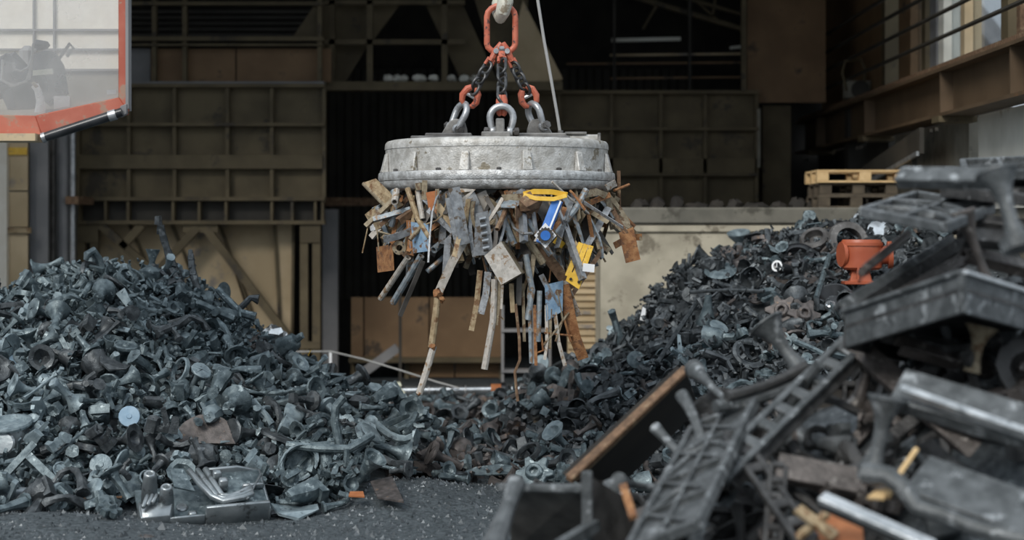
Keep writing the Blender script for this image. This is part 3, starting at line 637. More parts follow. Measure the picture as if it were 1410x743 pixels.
# ------------------------------------------------------------------ the lifting magnet
YM = 14.4; SM = F_PIX / YM; XM = (684 - CX) / SM
def zm(py): return EYE - (py - HOR) / SM
def xm(px): return (px - CX) / SM
mg = thing('lifting_magnet', 'round grey lifting magnet hanging in the air with scrap clinging beneath', 'magnet', (XM, YM, zm(263)))
O = T(XM, YM, 0)
MB().lathe([(0, zm(205)), (.852, zm(207)), (.852, zm(203)), (.848, zm(199)), (.835, zm(196)), (.80, zm(194.5)), (.55, zm(192.5)), (0, zm(192))], 72, O).build('top_lid', M_['magnet'], mg, smooth=50)
MB().lathe([(0, zm(242)), (.842, zm(242)), (.847, zm(208)), (.846, zm(206.5)), (0, zm(206.5))], 72, O).build('drum', M_['magnet'], mg, smooth=40)
MB().lathe([(0, zm(250)), (.895, zm(250)), (.903, zm(246)), (.90, zm(240)), (.893, zm(238.5)), (.84, zm(238)), (0, zm(238))], 72, O).build('upper_rim', M_['magnet_rim'], mg, smooth=40)
MB().lathe([(0, zm(263)), (.85, zm(263)), (.875, zm(261)), (.893, zm(256)), (.893, zm(251)), (.885, zm(250.3)), (0, zm(250.3))], 72, O).build('pole_shoe', M_['magnet_rim'], mg, smooth=40)
for i in range(12):
    a = math.radians(-90 + 15 + 30 * i)
    w = .034; P = [(.845, zm(213)), (.862, zm(213)), (.898, zm(239)), (.845, zm(239))]
    mb = MB(); mb.add([(p[0], -w * (1.15 if j > 1 else .85), p[1]) for j, p in enumerate(P)] + [(p[0], w * (1.15 if j > 1 else .85), p[1]) for j, p in enumerate(P)], [(0, 1, 2, 3), (7, 6, 5, 4), (0, 4, 5, 1), (1, 5, 6, 2), (2, 6, 7, 3), (3, 7, 4, 0)], O @ R(a, 'Z'))
    mb.build('gusset', M_['magnet'], mg, bevel=.006)
for i in range(12):
    a = math.radians(-90 + 30 * i + 1.5)
    MB().lathe([(.02, 0), (.02, .016), (.012, .02), (0, .02)], 6, O @ R(a, 'Z') @ T(.872, 0, zm(238.4))).build('bolt', M_['grime'], mg)
# lug pads, lugs and junction box on the lid
zt_ = zm(193)
for nm, px0, px1, y0, y1, z1 in (('lug_pad', 588, 651, -.35, .35, 186), ('lug_pad', 714, 778, -.35, .35, 186), ('lug_pad', 665, 703, -.78, -.30, 188), ('base_plate', 570, 782, -.5, .5, 191)):
    MB().bx(xm(px0), xm(px1), YM + y0, YM + y1, zt_ - .02, zm(z1)).build(nm, M_['grime'] if px0 < 600 else M_['lug'], mg, bevel=.008)
def lug(px, dirx, y):
    mb = MB(); w = .055
    P = [(-.12, 0), (.09, 0), (.085, .05), (.07, .10), (.04, .125), (-.01, .13), (-.05, .11), (-.085, .06)]
    if dirx < 0: P = [(-p[0], p[1]) for p in P][::-1]
    mb.prism(P, w, T(xm(px), y + w / 2, zm(187)) @ R(PI / 2, 'X')); return mb.build('lug', M_['lug'], mg, bevel=.008)
lug(628, 1, YM); lug(741, -1, YM)
MB().bx(xm(683.5), xm(695), YM - .60, YM - .42, zm(189), zm(169)).build('lug', M_['lug'], mg, bevel=.008)
MB().bx(xm(775), xm(824), YM - .12, YM + .16, zt_ - .01, zm(186)).build('junction_box', M_['magnet'], mg, bevel=.012)
MB().bx(xm(777), xm(807), YM - .14, YM + .14, zm(186), zm(182.5)).build('box_lid', M_['lug'], mg, bevel=.004)
MB().bx(xm(822), xm(826), YM - .13, YM + .17, zt_ - .01, zm(184)).build('box_flange', M_['lug'], mg, bevel=.003)
MB().tube([(xm(772), YM - .05, zm(190)), (xm(771.5), YM - .05, zm(180))], .022, 8).build('cable_gland', M_['grime'], mg)
t = tag(MB().tube([at(772, 188, YM), at(768, 162, YM), at(759, 110, YM), at(749, 55, YM), at(741, 4, YM), at(730, -70, YM), at(722, -140, YM)], .0125, 8).build('power_cable', M_['cable']), 'thin grey power cable running up from the magnet', 'cable')

# ------------------------------------------------------------------ hook, chain sling and shackles
def link(p, axis, up, L, W, r, m, parent, name='chain_link'):
    """An oval link, long way along axis, lying in the plane of axis and up."""
    a = Vector(axis).normalized(); u = Vector(up); u = (u - a * u.dot(a)).normalized(); p = Vector(p); pts = []
    rr = W / 2; s = L / 2 - rr
    for k in range(8): th = -PI / 2 + PI * k / 7; pts.append(p + a * (s + rr * math.cos(th)) + u * (rr * math.sin(th)))
    for k in range(8): th = PI / 2 + PI * k / 7; pts.append(p + a * (-s + rr * math.cos(th)) + u * (rr * math.sin(th)))
    return MB().tube(pts, r, 8, closed=True).build(name, m, parent, smooth=60)
hk = thing('crane_hook', 'pale worn crane hook holding the coral oval link', 'hook', at(691, 30, YM))
MB().tube([at(697, -130, YM), at(697, -40, YM), at(697, -14, YM - .0), at(696, 2, YM - .05), at(692, 17, YM - .04), at(689, 24, YM), at(687, 18, YM + .06), at(685, 4, YM + .10), at(685, -12, YM + .12)], [.05, .05, .058, .06, .056, .048, .052, .045, .02], 12).build('shank', M_['hook'], hk)
MB().lathe([(.09, 0), (.10, .02), (.10, .14), (.09, .16)], 14, T(*at(697, -128, YM))).build('swivel', M_['hook'], hk)
sl = thing('chain_sling', 'three-legged chain sling with coral painted links above the magnet', 'chain', at(690, 90, YM))
mlink = MB(); pts = []
for k in range(9): th = PI * k / 8; pts.append((19.5 * math.cos(th), -20 - 0 - 15.5 * math.sin(th)))
for k in range(9): th = PI + PI * k / 8; pts.append((19.5 * math.cos(th) , 17 - 13 * math.sin(th)))
mlink.tube([at(690 + a, 43 + b * 1.0, YM) for a, b in pts], .0235, 12, closed=True).build('master_link', M_['coral'], sl, smooth=60)
def leg(top, bottom, Yb, nlinks, side):
    p0, p1 = at(*top, YM - .02), at(*bottom, Yb); ax = (p1 - p0).normalized(); L = (p1 - p0).length
    perp = Vector((0, 1, 0)) - ax * ax.y; perp.normalize(); acr = ax.cross(perp)
    # top coupling: two cheeks and a pin
    q0, q1 = p0 - ax * .035, p0 + ax * .115
    MB().tube([q0 - ax * .01, q0 + ax * .05, q1], [.018, .03, .024], 10).build('coupling', M_['coral'], sl)
    for sg in (-1, 1): MB().tube([q1 - ax * .02 + acr * .022 * sg, q1 + ax * .04 + acr * .026 * sg], [.014, .013], 8).build('coupling_fork', M_['coral'], sl)
    c = p0 + ax * .03; d = perp
    MB().lathe([(.02, -.042), (.022, -.036), (.022, .036), (.02, .042)], 10, frame_m(c, d)).build('coupling_pin', M_['galv'], sl)
    s0 = p0 + ax * .15; n = nlinks; step = (p1 - s0).length / n
    for i in range(n):
        link(s0 + ax * (step * (i + .5)), ax, perp + acr if i % 2 else perp - acr, step + .052, .082, .0125, M_['chain'], sl)
    return p1, ax, perp, acr
def grab(p, ax, perp, acr, spread):
    """Lower coupling: a coral clevis with two claws."""
    for sg in (-1, 1):
        o = acr * sg
        MB().tube([p - ax * .04 + o * .012, p + ax * .0 + o * .045 * spread, p + ax * .06 + o * .06 * spread, p + ax * .10 + o * .045 * spread, p + ax * .115 + o * .025 * spread], [.018, .028, .026, .022, .014], 10).build('claw', M_['coral'], sl)
    MB().lathe([(.015, -.07 * spread), (.015, .07 * spread)], 8, frame_m(p + ax * .035, acr)).build('claw_pin', M_['galv'], sl)
pL, aL, eL, cL = leg((686, 66), (651, 126), YM - .02, 5, -1)
pR, aR, eR, cR = leg((696, 66), (725, 126), YM - .02, 5, 1)
pM, aM, eM, cM = leg((691, 68), (691, 138), YM - .46, 4, 0)
grab(pL, (at(632, 166, YM) - pL).normalized(), eL, cL, 1.0)
grab(pR, (at(740, 166, YM) - pR).normalized(), eR, cR, 1.0)
grab(pM, Vector((0, 0, -1)), Vector((0, 1, 0)), Vector((1, 0, 0)), .35)
MB().tube([at(686, 76, YM - .05), at(689, 86, YM - .06), at(693, 90, YM - .06), at(697, 78, YM - .05)], .006, 6).build('safety_wire', M_['chain'], sl)
def shackle(lab, crown, pin, Yc, width, flat):
    """Bow shackle: crown end up, pin through the lug."""
    t = thing('bow_shackle', lab, 'shackle', at(*pin, Yc), 'bow shackles on the magnet')
    a, b = at(*crown, Yc), at(*pin, Yc); ax = (b - a).normalized(); L = (b - a).length
    u = Vector((1, 0, 0)) if flat else Vector((.55, -.83, 0)); u = (u - ax * u.dot(ax)).normalized(); w = width / 2
    pts = []
    for k in range(13):
        th = -.25 + (PI + .5) * k / 12; pts.append(a + ax * (w * 1.15 - w * 1.15 * math.sin(th)) + u * (w * 1.15 * math.cos(th)))
    ends = [b + ax * .02 + u * w * .78, b + u * w * .75]
    path = [b + ax * .015 + u * w * .8] + pts + [b + ax * .015 - u * w * .8]
    MB().tube(path, [.024] + [.026] * 13 + [.024], 10).build('bow', M_['galv'], t, smooth=60)
    for sg in (-1, 1): MB().lathe([(.034, -.02), (.038, -.012), (.038, .012), (.034, .02)], 12, frame_m(b + u * w * .8 * sg, u)).build('eye', M_['galv'], t)
    MB().lathe([(.019, -w * .8 - .07), (.019, w * .8 + .07)], 10, frame_m(b, u)).build('pin', M_['grime'], t)
    MB().lathe([(.031, -.016), (.031, .016)], 6, frame_m(b + u * (w * .8 + .05), u)).build('bolt_head', M_['grime'], t)
    MB().lathe([(.031, -.016), (.031, .016)], 6, frame_m(b - u * (w * .8 + .05), u)).build('nut', M_['grime'], t)
shackle('galvanised bow shackle standing upright in the middle of the magnet', (691, 146), (690.5, 181), YM - .51, .15, True)
shackle('dark leaning bow shackle pinned to the grimy lug beside the wider drum stains', (640, 143), (625, 176), YM, .135, False)
shackle('galvanised leaning bow shackle beside the power cable', (731, 143), (743, 176), YM, .135, False)
# ------------------------------------------------------------------ telling alike things apart by what lies next to them
ORD = ['nearest', 'second nearest', 'third nearest', 'fourth nearest', 'fifth nearest', 'sixth nearest', 'seventh nearest', 'eighth nearest', 'ninth nearest', 'tenth nearest'] + [w + ' nearest' for w in ('eleventh', 'twelfth', 'thirteenth', 'fourteenth', 'fifteenth', 'sixteenth', 'seventeenth', 'eighteenth')]
def label_by_neighbour(items, marks):
    """items: (object, words, px, py); marks: (px, py, words). The label names the nearest mark, the side of it and the rank."""
    seen = {}
    for o, word, px, py in items:
        lx, ly, lw = min(marks, key=lambda l: (l[0] - px) ** 2 + (l[1] - py) ** 2)[:3]; dx, dy = px - lx, py - ly
        side = ('right of' if dx > 0 else 'left of') if abs(dx) > abs(dy) * 1.3 else ('above' if dy < 0 else 'below')
        seen.setdefault((word, side, lw), []).append((dx * dx + dy * dy, o.name, o))
    for (word, side, lw), L in seen.items():
        L.sort(key=lambda t: t[:2])
        for i, (_, _n, o) in enumerate(L):
            o['label'] = f'{word} {side} {lw}' if len(L) == 1 else (f'{word} {side} {lw}, {ORD[i]}' if i < len(ORD) else f'{word} farther off {side} {lw}')

# ------------------------------------------------------------------ shapes of sheared steel scrap
def ribbon(mb, pts, w, th, twist=0.0, bow=0.0):
    """A flat bar along pts, its face turned to the yard and twisted along its way."""
    pts = [Vector(p) for p in pts]; n = len(pts); vs = []
    for i, p in enumerate(pts):
        t = (pts[min(i + 1, n - 1)] - pts[max(i - 1, 0)]).normalized(); s = t.cross(Vector((0, -1, 0)))
        s = s.normalized() if s.length > 1e-3 else Vector((1, 0, 0)); q = Quaternion(t, twist * (.4 + .6 * i / max(n - 1, 1))); s = q @ s; u = s.cross(t)
        ww = w / 2; vs += [p - s * ww - u * th / 2, p + s * ww - u * th / 2, p + s * ww + u * th / 2, p - s * ww + u * th / 2]
    fs = [(3, 2, 1, 0), tuple(4 * (n - 1) + k for k in range(4))]
    for i in range(n - 1):
        for k in range(4): fs.append((4 * i + k, 4 * i + (k + 1) % 4, 4 * i + 4 + (k + 1) % 4, 4 * i + 4 + k))
    return mb.add(vs, fs)
def hollow(mb, pts, r, seg=9, wall=.28):
    pts = [Vector(p) for p in pts]; n0 = len(mb.v); mb.tube(pts, r, seg); mb.f = mb.f[:-2]; n1 = len(mb.v)
    mb.tube(pts, r * (1 - wall), seg); mb.f = mb.f[:-2]; n = len(pts)
    for base in (0, (n - 1) * seg):
        for k in range(seg): k2 = (k + 1) % seg; mb.f.append((n0 + base + k, n0 + base + k2, n1 + base + k2, n1 + base + k))
    return mb
def angle_bar(mb, p0, p1, w, th=.005, up=(0, -.7, .7)):
    return mb.sweep([(-w/2, 0), (-w/2 + th, 0), (0, w/2 - th), (w/2 - th, 0), (w/2, 0), (0, w/2)], p0, p1, up)
def bend_pts(a, b, k, seed, n=4):
    r = random.Random(seed); a, b = Vector(a), Vector(b); L = (b - a).length; o = Vector((r.uniform(-1, 1), r.uniform(-.6, .6), r.uniform(-1, 1))) * L * k
    return [a.lerp(b, i / n) + o * math.sin(PI * i / n) for i in range(n + 1)]
GL = 'scrap pieces clinging to the magnet'
LOADMARK = []
def hang(kind, pts, wpx, m, Y, label, name, cat, twist=.15, th=.005, mark=None):
    """One piece of the load, its path given in photo pixels at depth Y (or Y per point)."""
    Ys = Y if isinstance(Y, (list, tuple)) else [Y] * len(pts); Ys = [max(y, YM - math.sqrt(max(.95 ** 2 - ((p[0] - 684) / SM) ** 2, .02))) for y, p in zip(Ys, pts)] if name != 'white_tag' else [13.47] * len(pts)   # nothing stands off in front of the rim
    P = [at(*p, y) for p, y in zip(pts, Ys)]; w = wpx / SM; mb = MB()
    if kind == 'strip': ribbon(mb, P, w, th, twist)
    elif kind == 'pipe': hollow(mb, P, w / 2)
    elif kind == 'rod': mb.tube(P, w / 2, 6)
    elif kind == 'angle': angle_bar(mb, P[0], P[-1], w)
    elif kind == 'tube': ribbon(mb, P, w, w * .6, twist)
    elif kind == 'sheet': mb.quad(*P, .006)
    o = tag(mb.build(name, M_[m], smooth=30), label, cat, GL)
    c = (sum(p[0] for p in pts) / len(pts), sum(p[1] for p in pts) / len(pts))
    if mark: LOADMARK.append((*c, mark))
    return o
hang('sheet', [(500, 252), (518, 246), (556, 282), (540, 292)], 0, 'tan', [13.95, 13.9, 13.7, 13.75], 'tan sheet strip poking out at the upper left end of the load', 'sheet_strip', 'sheet', mark='the tan corner sheet')
hang('pipe', [(501, 253), (537, 290)], 6, 'khaki', 13.6, 'thin khaki pipe lying along the tan corner sheet', 'pipe_offcut', 'pipe')
hang('pipe', [(541, 263), (546, 272), (545, 288), (539, 311)], 8, 'blue_steel', 13.55, 'bent blue-grey pipe hanging under the rim near the tan corner sheet', 'bent_pipe', 'pipe', mark='the bent blue-grey pipe')
hang('pipe', [(520, 286), (538, 336)], 7.5, 'blue_steel', 13.55, 'straight blue-grey pipe hanging below the tan corner sheet', 'pipe_offcut', 'pipe')
hang('rod', [(508, 306), (499, 348)], 2, 'tan', 13.7, 'thin tan rod hanging outermost on the left edge of the load', 'wire_rod', 'rod')
hang('rod', [(516, 284), (522, 346)], 2.2, 'khaki', 13.65, 'thin khaki rod beside the straight blue-grey pipe', 'wire_rod', 'rod')
hang('sheet', [(519, 340), (541, 336), (543, 372), (521, 375)], 0, 'rust', 13.6, 'square tan-brown plate hanging at the lower left of the load', 'square_plate', 'plate', mark='the square tan-brown plate')
hang('sheet', [(503, 295), (518, 283), (536, 308), (516, 318)], 0, 'tan', 13.8, 'diamond shaped tan sheet at the left edge of the load', 'diamond_sheet', 'sheet')
t = thing('flange_ring', 'round rusty flange with a hole hanging beside the square tan-brown plate', 'flange', at(550, 341, 13.72), GL)
mb = MB(); mb.lathe([(.022, 0), (.05, 0), (.052, .012), (.05, .024), (.022, .024)], 16, T(*at(550, 341, 13.72)) @ R(PI / 2, 'X')); mb.f = [f for f in mb.f if len(f) == 4]
ks = len(mb.v) - 16; mb.f += [(k, (k + 1) % 16, ks + (k + 1) % 16, ks + k) for k in range(16)]; mb.build('ring', M_['khaki'], t)
for k in range(4): MB().lathe([(.006, 0), (.006, .006), (0, .007)], 6, T(*at(550, 341, 13.695)) @ R(PI / 4 + k * PI / 2, 'Y') @ T(.038, 0, 0) @ R(PI / 2, 'X')).build('bolt', M_['dark_steel'], t)
hang('pipe', [(547, 322), (549, 328)], 14, 'dark_steel', 13.5, 'short dark pipe end facing out above the round rusty flange', 'pipe_offcut', 'pipe')
hang('sheet', [(563, 305), (590, 308), (594, 345), (566, 349)], 0, 'pale_blue', 13.5, 'pale blue plate with rusted edges in the left part of the load', 'blue_plate', 'plate', mark='the pale blue rusted plate')
hang('sheet', [(560, 303), (566, 303), (570, 352), (562, 350)], 0, 'rust', 13.49, 'narrow rusted edge strip beside the pale blue plate', 'edge_strip', 'strip')
hang('pipe', [(562, 354), (524, 411)], 8, 'white_steel', 13.6, 'pale pipe pointing down and outward, first below the pale blue plate', 'pipe_offcut', 'pipe', mark='the first outward pipe')
hang('pipe', [(580, 352), (541, 417)], 9, 'blue_steel', 13.6, 'thick blue-grey pipe pointing down and outward, beside the pale one', 'pipe_offcut', 'pipe', mark='the thick outward pipe')
hang('angle', [(583, 358), (551, 434)], 8, 'dark_steel', 13.6, 'dark angle offcut pointing down and outward beside two pipes', 'angle_offcut', 'strip')
hang('pipe', [(612, 353), (588, 374)], 7, 'blue_steel', 13.7, 'short blue-grey pipe lying sideways below the pale blue plate', 'pipe_offcut', 'pipe')
hang('pipe', [(561, 259), (575, 300), (592, 327)], 7.5, 'tan', 13.45, 'long tan pipe running down from the rim over the pale blue plate', 'pipe_offcut', 'pipe', mark='the long tan pipe')
hang('pipe', [(575, 262), (582, 301)], 7.5, 'white_steel', 13.46, 'pale pipe hanging straight beside the long tan pipe', 'pipe_offcut', 'pipe')
hang('pipe', [(577, 252), (578, 262)], 11, 'khaki', 13.44, 'short khaki pipe socket against the magnet rim', 'pipe_socket', 'pipe')
hang('strip', [(585, 248), (584, 275)], 7, 'khaki', 13.44, 'khaki strip end standing against the magnet rim', 'steel_strip', 'strip')
hang('sheet', [(587, 265), (602, 262), (601, 303), (594, 305)], 0, 'orange', 13.47, 'bright orange-rust wedge plate under the rim beside the tan pipes', 'wedge_plate', 'plate', mark='the orange wedge plate')
hang('strip', [(602, 260), (601, 300)], 5, 'khaki', 13.48, 'khaki strip hugging the orange wedge plate', 'steel_strip', 'strip')
hang('tube', [(590, 288), (638, 331)], 8, 'grey_steel', 13.55, 'grey square tube lying aslant beside the wide steel angle', 'square_tube', 'tube')
hang('tube', [(603, 283), (634, 322)], 9, 'tan', 13.5, 'tan square tube lying aslant under the orange wedge plate', 'square_tube', 'tube')
o = MB(); A, B = at(622, 258, 13.38), at(645, 336, 13.4)
ribbon(o, [at(617, 272, 13.4), at(630, 336, 13.42)], .045, .006, 0); ribbon(o, [at(625, 258, 13.4), at(640, 336, 13.42)], .085, .006, -.5)
tag(o.build('steel_angle', M_['grey_steel'], smooth=0), 'wide grey steel angle with a pointed top, long and clean', 'angle', GL); LOADMARK.append((633, 300, 'the wide steel angle'))
hang('strip', [(630, 262), (652, 262), (636, 276)], 6, 'white_steel', 13.4, 'pale folded strip under the rim beside the wide steel angle', 'folded_strip', 'strip')
hang('strip', [(641, 328), (622, 362), (603, 404)], 11, 'white_steel', 13.45, 'pale speckled strip leading down to the long jointed pipe', 'steel_strip', 'strip', mark='the pale speckled strip')
hang('sheet', [(612, 330), (622, 320), (618, 372), (608, 388)], 0, 'grey_steel', 13.55, 'narrow grey plate beside the pale speckled strip', 'narrow_plate', 'plate')
t = thing('jointed_pipe', 'long jointed pipe with a rusty knee dangling lowest on the left', 'pipe', at(602, 404, 13.45), GL); LOADMARK.append((594, 470, 'the long jointed pipe'))
hollow(MB(), [at(603, 404, 13.45), at(599, 440, 13.45), at(594, 478, 13.45)], 4.6 / SM).build('upper_pipe', M_['tan'], t)
hollow(MB(), [at(597, 476, 13.45), at(588, 508, 13.45), at(577, 542, 13.45)], 4.6 / SM).build('lower_pipe', M_['white_steel'], t)
for x, y, s in ((603, 404, .035), (609, 412, .025), (596, 477, .03), (577, 541, .018)):
    mb = MB(); mb.lathe([(0, -s), (s * .8, -s * .5), (s, 0), (s * .7, s * .6), (0, s)], 7, T(*at(x, y, 13.44))); mb.jitter(s * .3, x); mb.build('rust_knot', M_['rust'], t)
# perforated plate
t = thing('perforated_plate', 'grey plate with a row of punched tongues in the middle of the load', 'plate', at(664, 350, 13.38), GL); LOADMARK.append((664, 320, 'the punched grey plate'))
MB().quad(at(652, 352, 13.4), at(680, 350, 13.4), at(672, 290, 13.36), at(655, 294, 13.36), .006).build('web', M_['grey_steel'], t, smooth=0)
for k in range(5):
    y = 301 + k * 10; x = 660 + k * 1.2
    MB().bar(at(x, y, 13.35), at(x + 9, y - 2, 13.35), .012, .012).build('tongue', M_['bright'], t)
    MB().bar(at(x + 1, y + 4, 13.36), at(x + 8, y + 3, 13.36), .016, .016).build('punched_hole', M_['near_black'], t)
# crushed box section
t = thing('crushed_box_section', 'pale crushed box section in the middle of the load', 'tube', at(693, 390, 13.35), GL); LOADMARK.append((693, 362, 'the pale box section'))
a, b, c, d = at(667, 352, 13.3), at(690, 332, 13.34), at(718, 376, 13.36), at(690, 392, 13.28)
MB().quad(a, d, c, b, .01).build('front_wall', M_['white_steel'], t, smooth=0)
back = Vector((.03, .16, .0))
MB().quad(d, d + back, c + back, c, .01).build('end_wall', M_['khaki'], t, smooth=0); MB().quad(b, c, c + back, b + back, .01).build('side_wall', M_['khaki'], t, smooth=0)
for n, (p, w, m, lab) in enumerate((
    (((661, 372), (656, 420), (649, 455)), 7, 'tan', 'tan strip dangling first left of the pale hanging tube'), (((672, 374), (669, 405), (662, 432)), 9, 'grey_steel', 'grey crumpled strip dangling under the punched grey plate'),
    (((681, 384), (679, 440), (667, 508)), 9, 'white_steel', 'long pale tube dangling lowest in the middle'), (((686, 380), (684, 420), (681, 447)), 9, 'khaki', 'khaki strip beside the long pale dangling tube'),
    (((690, 392), (688, 425)), 7, 'white_steel', 'pale strip stub behind the long pale dangling tube'), (((671, 400), (677, 425), (694, 440)), 2, 'khaki', 'thin bent khaki rod beside the long pale dangling tube'))):
    hang('pipe' if n == 2 else ('rod' if n == 5 else 'strip'), p, w, m, 13.5, lab, 'dangling_tube' if n == 2 else 'dangling_strip', 'tube' if n == 2 else 'strip', mark='the long pale dangling tube' if n == 2 else None)
# yellow and blue pieces
t = thing('yellow_strap_bundle', 'bright yellow bundle of straps squeezed flat under the rim', 'strap', at(752, 268, 13.4), GL); LOADMARK.append((752, 269, 'the yellow strap bundle'))
ribbon(MB(), [at(721, 267, 13.42), at(735, 263.5, 13.4), at(760, 264, 13.4), at(781, 268, 13.42)], .035, .012, .2).build('strap', M_['yellow'], t)
ribbon(MB(), [at(721, 268, 13.4), at(738, 273, 13.38), at(762, 274, 13.38), at(780, 269, 13.4)], .03, .012, -.2).build('strap', M_['yellow'], t)
t = thing('blue_bar', 'bright blue bar hanging aslant below the yellow straps', 'bar', at(748, 336, 13.4), GL); LOADMARK.append((762, 303, 'the bright blue bar'))
ribbon(MB(), [at(768, 276, 13.42), at(745, 335, 13.36)], .075, .03, .15).build('web', M_['blue'], t, smooth=0)
ribbon(MB(), [at(772, 277, 13.38), at(749, 334, 13.33)], .012, .02, .15).build('pale_edge', M_['paper'], t, smooth=0)
mb = MB(); cc = at(751, 324, 13.28)
star = [(.062 * (1 if k % 2 else .82) * math.cos(k * PI / 14), .062 * (1 if k % 2 else .82) * math.sin(k * PI / 14)) for k in range(28)]
P = [(.078, 0), (0, .09), (-.078, 0), (0, -.09)]
MB().prism(P, .006, T(*(cc + Vector((0, .02, 0)))) @ R(PI / 2, 'X')).build('end_tag', M_['paper'], t, smooth=0)
MB().prism(star, .006, T(*cc) @ R(PI / 2, 'X')).build('toothed_disc', M_['dark_steel'], t, smooth=0)
MB().prism([(p[0] * .7, p[1] * .7) for p in star[::2]], .005, T(*(cc - Vector((0, .007, 0)))) @ R(PI / 2, 'X')).build('blue_face', M_['blue'], t, smooth=0)
t = thing('yellow_slat_panel', 'yellow slatted panel with drilled feet hanging at the right of the load', 'panel', at(797, 392, 13.55), GL); YS = 13.55; LOADMARK.append((797, 365, 'the yellow slatted panel'))
for k in range(3):
    ribbon(MB(), [at(800 + k * 7, 334 + k * 2, YS - .01 * k), at(781 + k * 8.5, 380 + k * 3, YS - .02 - .01 * k)], .036, .016, .1).build('slat', M_['yellow'], t, smooth=0)
MB().quad(at(779, 386, YS - .05), at(797, 398, YS - .05), at(803, 384, YS - .04), at(784, 372, YS - .04), .012).build('foot_plate', M_['yellow'], t, smooth=0)
for x, y in ((786, 384), (797, 388)): MB().lathe([(.011, 0), (.011, .004), (0, .005)], 9, T(*at(x, y, YS - .055)) @ R(PI / 2, 'X')).build('drilled_hole', M_['near_black'], t)
hang('sheet', [(803, 362), (819, 364), (818, 375), (802, 373)], 0, 'paper', 13.33, 'small white tag stuck across the yellow slatted panel', 'white_tag', 'tag')
hang('strip', [(764, 330), (776, 338)], 9, 'yellow', 13.45, 'small yellow scrap peeking out beside the blue bar', 'yellow_scrap', 'scrap')
hang('pipe', [(807, 261), (793, 287), (764, 322)], 9, 'blue_steel', 13.4, 'blue-grey pipe slanting down beside the bright blue bar', 'pipe_offcut', 'pipe', mark='the slanting blue-grey pipe')
hang('rod', [(760, 250), (785, 273), (811, 294)], 3.2, 'white_steel', 13.3, 'long pale rod crossing in front of the magnet rim', 'wire_rod', 'rod')
hang('strip', [(810, 292), (816, 330)], 5, 'rust', 13.35, 'rusty strip hanging from the end of the long pale rod', 'steel_strip', 'strip')
hang('strip', [(838, 285), (822, 315), (804, 345)], 9, 'grey_steel', 13.35, 'grey strip slanting down at the right of the load', 'steel_strip', 'strip', .5, mark='the grey slanting strip')
hang('strip', [(803, 268), (822, 264), (836, 270), (841, 290)], 10, 'khaki', 13.38, 'curved khaki strap under the right end of the rim', 'curved_strap', 'strap', -.6, mark='the curved khaki strap')
hang('strip', [(778, 285), (772, 303), (758, 320)], 6, 'rust', 13.45, 'rusty strip tucked beside the slanting blue-grey pipe', 'steel_strip', 'strip')
t = thing('rusty_paddle', 'rusty strip with a broad flat end hanging outermost on the right', 'strip', at(868, 362, 14.0), GL); LOADMARK.append((866, 335, 'the rusty paddle strip'))
ribbon(MB(), [at(826, 262, 14.05), at(838, 278, 14.05), at(850, 303, 14.03), at(862, 322, 14.03)], .045, .006, .1).build('shaft', M_['rust_brown'], t); MB().quad(at(862, 362, 14.0), at(882, 357, 14.02), at(872, 312, 14.04), at(852, 320, 14.02), .008).build('paddle', M_['rust'], t, smooth=0)
hang('strip', [(842, 280), (862, 305), (884, 330)], 4, 'khaki', 13.6, 'thin khaki strip fanning out beyond the rusty paddle', 'steel_strip', 'strip')
hang('strip', [(846, 338), (866, 327), (884, 326)], 9, 'rust', 13.62, 'rounded rusty plate end behind the rusty paddle', 'plate_end', 'plate')
hang('strip', [(852, 235), (853, 292)], 5, 'rust_brown', 13.7, 'upright rusty strip standing past the right end of the rim', 'steel_strip', 'strip', .8)
hang('rod', [(846, 262), (866, 254)], 4, 'rust', 13.7, 'short rusty peg sticking out past the rim end', 'wire_rod', 'rod')
hang('sheet', [(832, 255), (846, 247), (849, 256), (836, 262)], 0, 'white_steel', 13.45, 'small pale crushed can at the right end of the rim', 'crushed_can', 'can')
hang('strip', [(832, 340), (815, 365), (786, 408)], 6, 'rust_brown', 13.4, 'brown strip slanting under the yellow slatted panel', 'steel_strip', 'strip')
hang('strip', [(743, 322), (752, 352), (768, 372), (786, 398)], 14, 'rust_brown', 13.4, 'broad brown curved strip between blue bar and yellow panel', 'curved_strip', 'strip', .3, mark='the broad brown curved strip')
hang('strip', [(776, 392), (786, 440), (792, 465), (803, 494)], 15, 'rust', 13.42, 'broad rusty leaf-shaped strip dangling lowest on the right', 'leaf_strip', 'strip', .1, mark='the rusty leaf strip')
hang('strip', [(745, 378), (756, 400), (768, 422)], 7, 'grey_steel', 13.35, 'bright grey strip slanting over the faded blue sheet', 'steel_strip', 'strip')
hang('strip', [(771, 366), (782, 398), (797, 435)], 8, 'white_steel', 13.4, 'pale strip slanting right of the faded blue sheet', 'steel_strip', 'strip', .3)
hang('sheet', [(750, 392), (775, 386), (774, 428), (752, 442)], 0, 'pale_blue', 13.42, 'faded blue sheet crumpled among the lower strips', 'blue_sheet', 'sheet', mark='the faded blue sheet')
hang('rod', [(710, 418), (715, 465), (716, 495), (709, 512), (711, 535), (713, 552)], 4, 'rust_brown', 13.45, 'long kinked rusty wire dangling lowest in the centre', 'kinked_wire', 'wire', mark='the kinked rusty wire')
hang('rod', [(694, 268), (700, 330), (692, 392)], 3, 'khaki', 13.5, 'thin bowed wire in front of the middle strips', 'kinked_wire', 'wire')
hang('pipe', [(688, 290), (708, 336)], 9, 'blue_steel', 13.45, 'blue-grey pipe slanting beside the pale box section', 'pipe_offcut', 'pipe')
hang('pipe', [(719, 320), (748, 362)], 10, 'khaki', 13.42, 'khaki pipe slanting left of the bright blue bar', 'pipe_offcut', 'pipe', mark='the slanting khaki pipe')
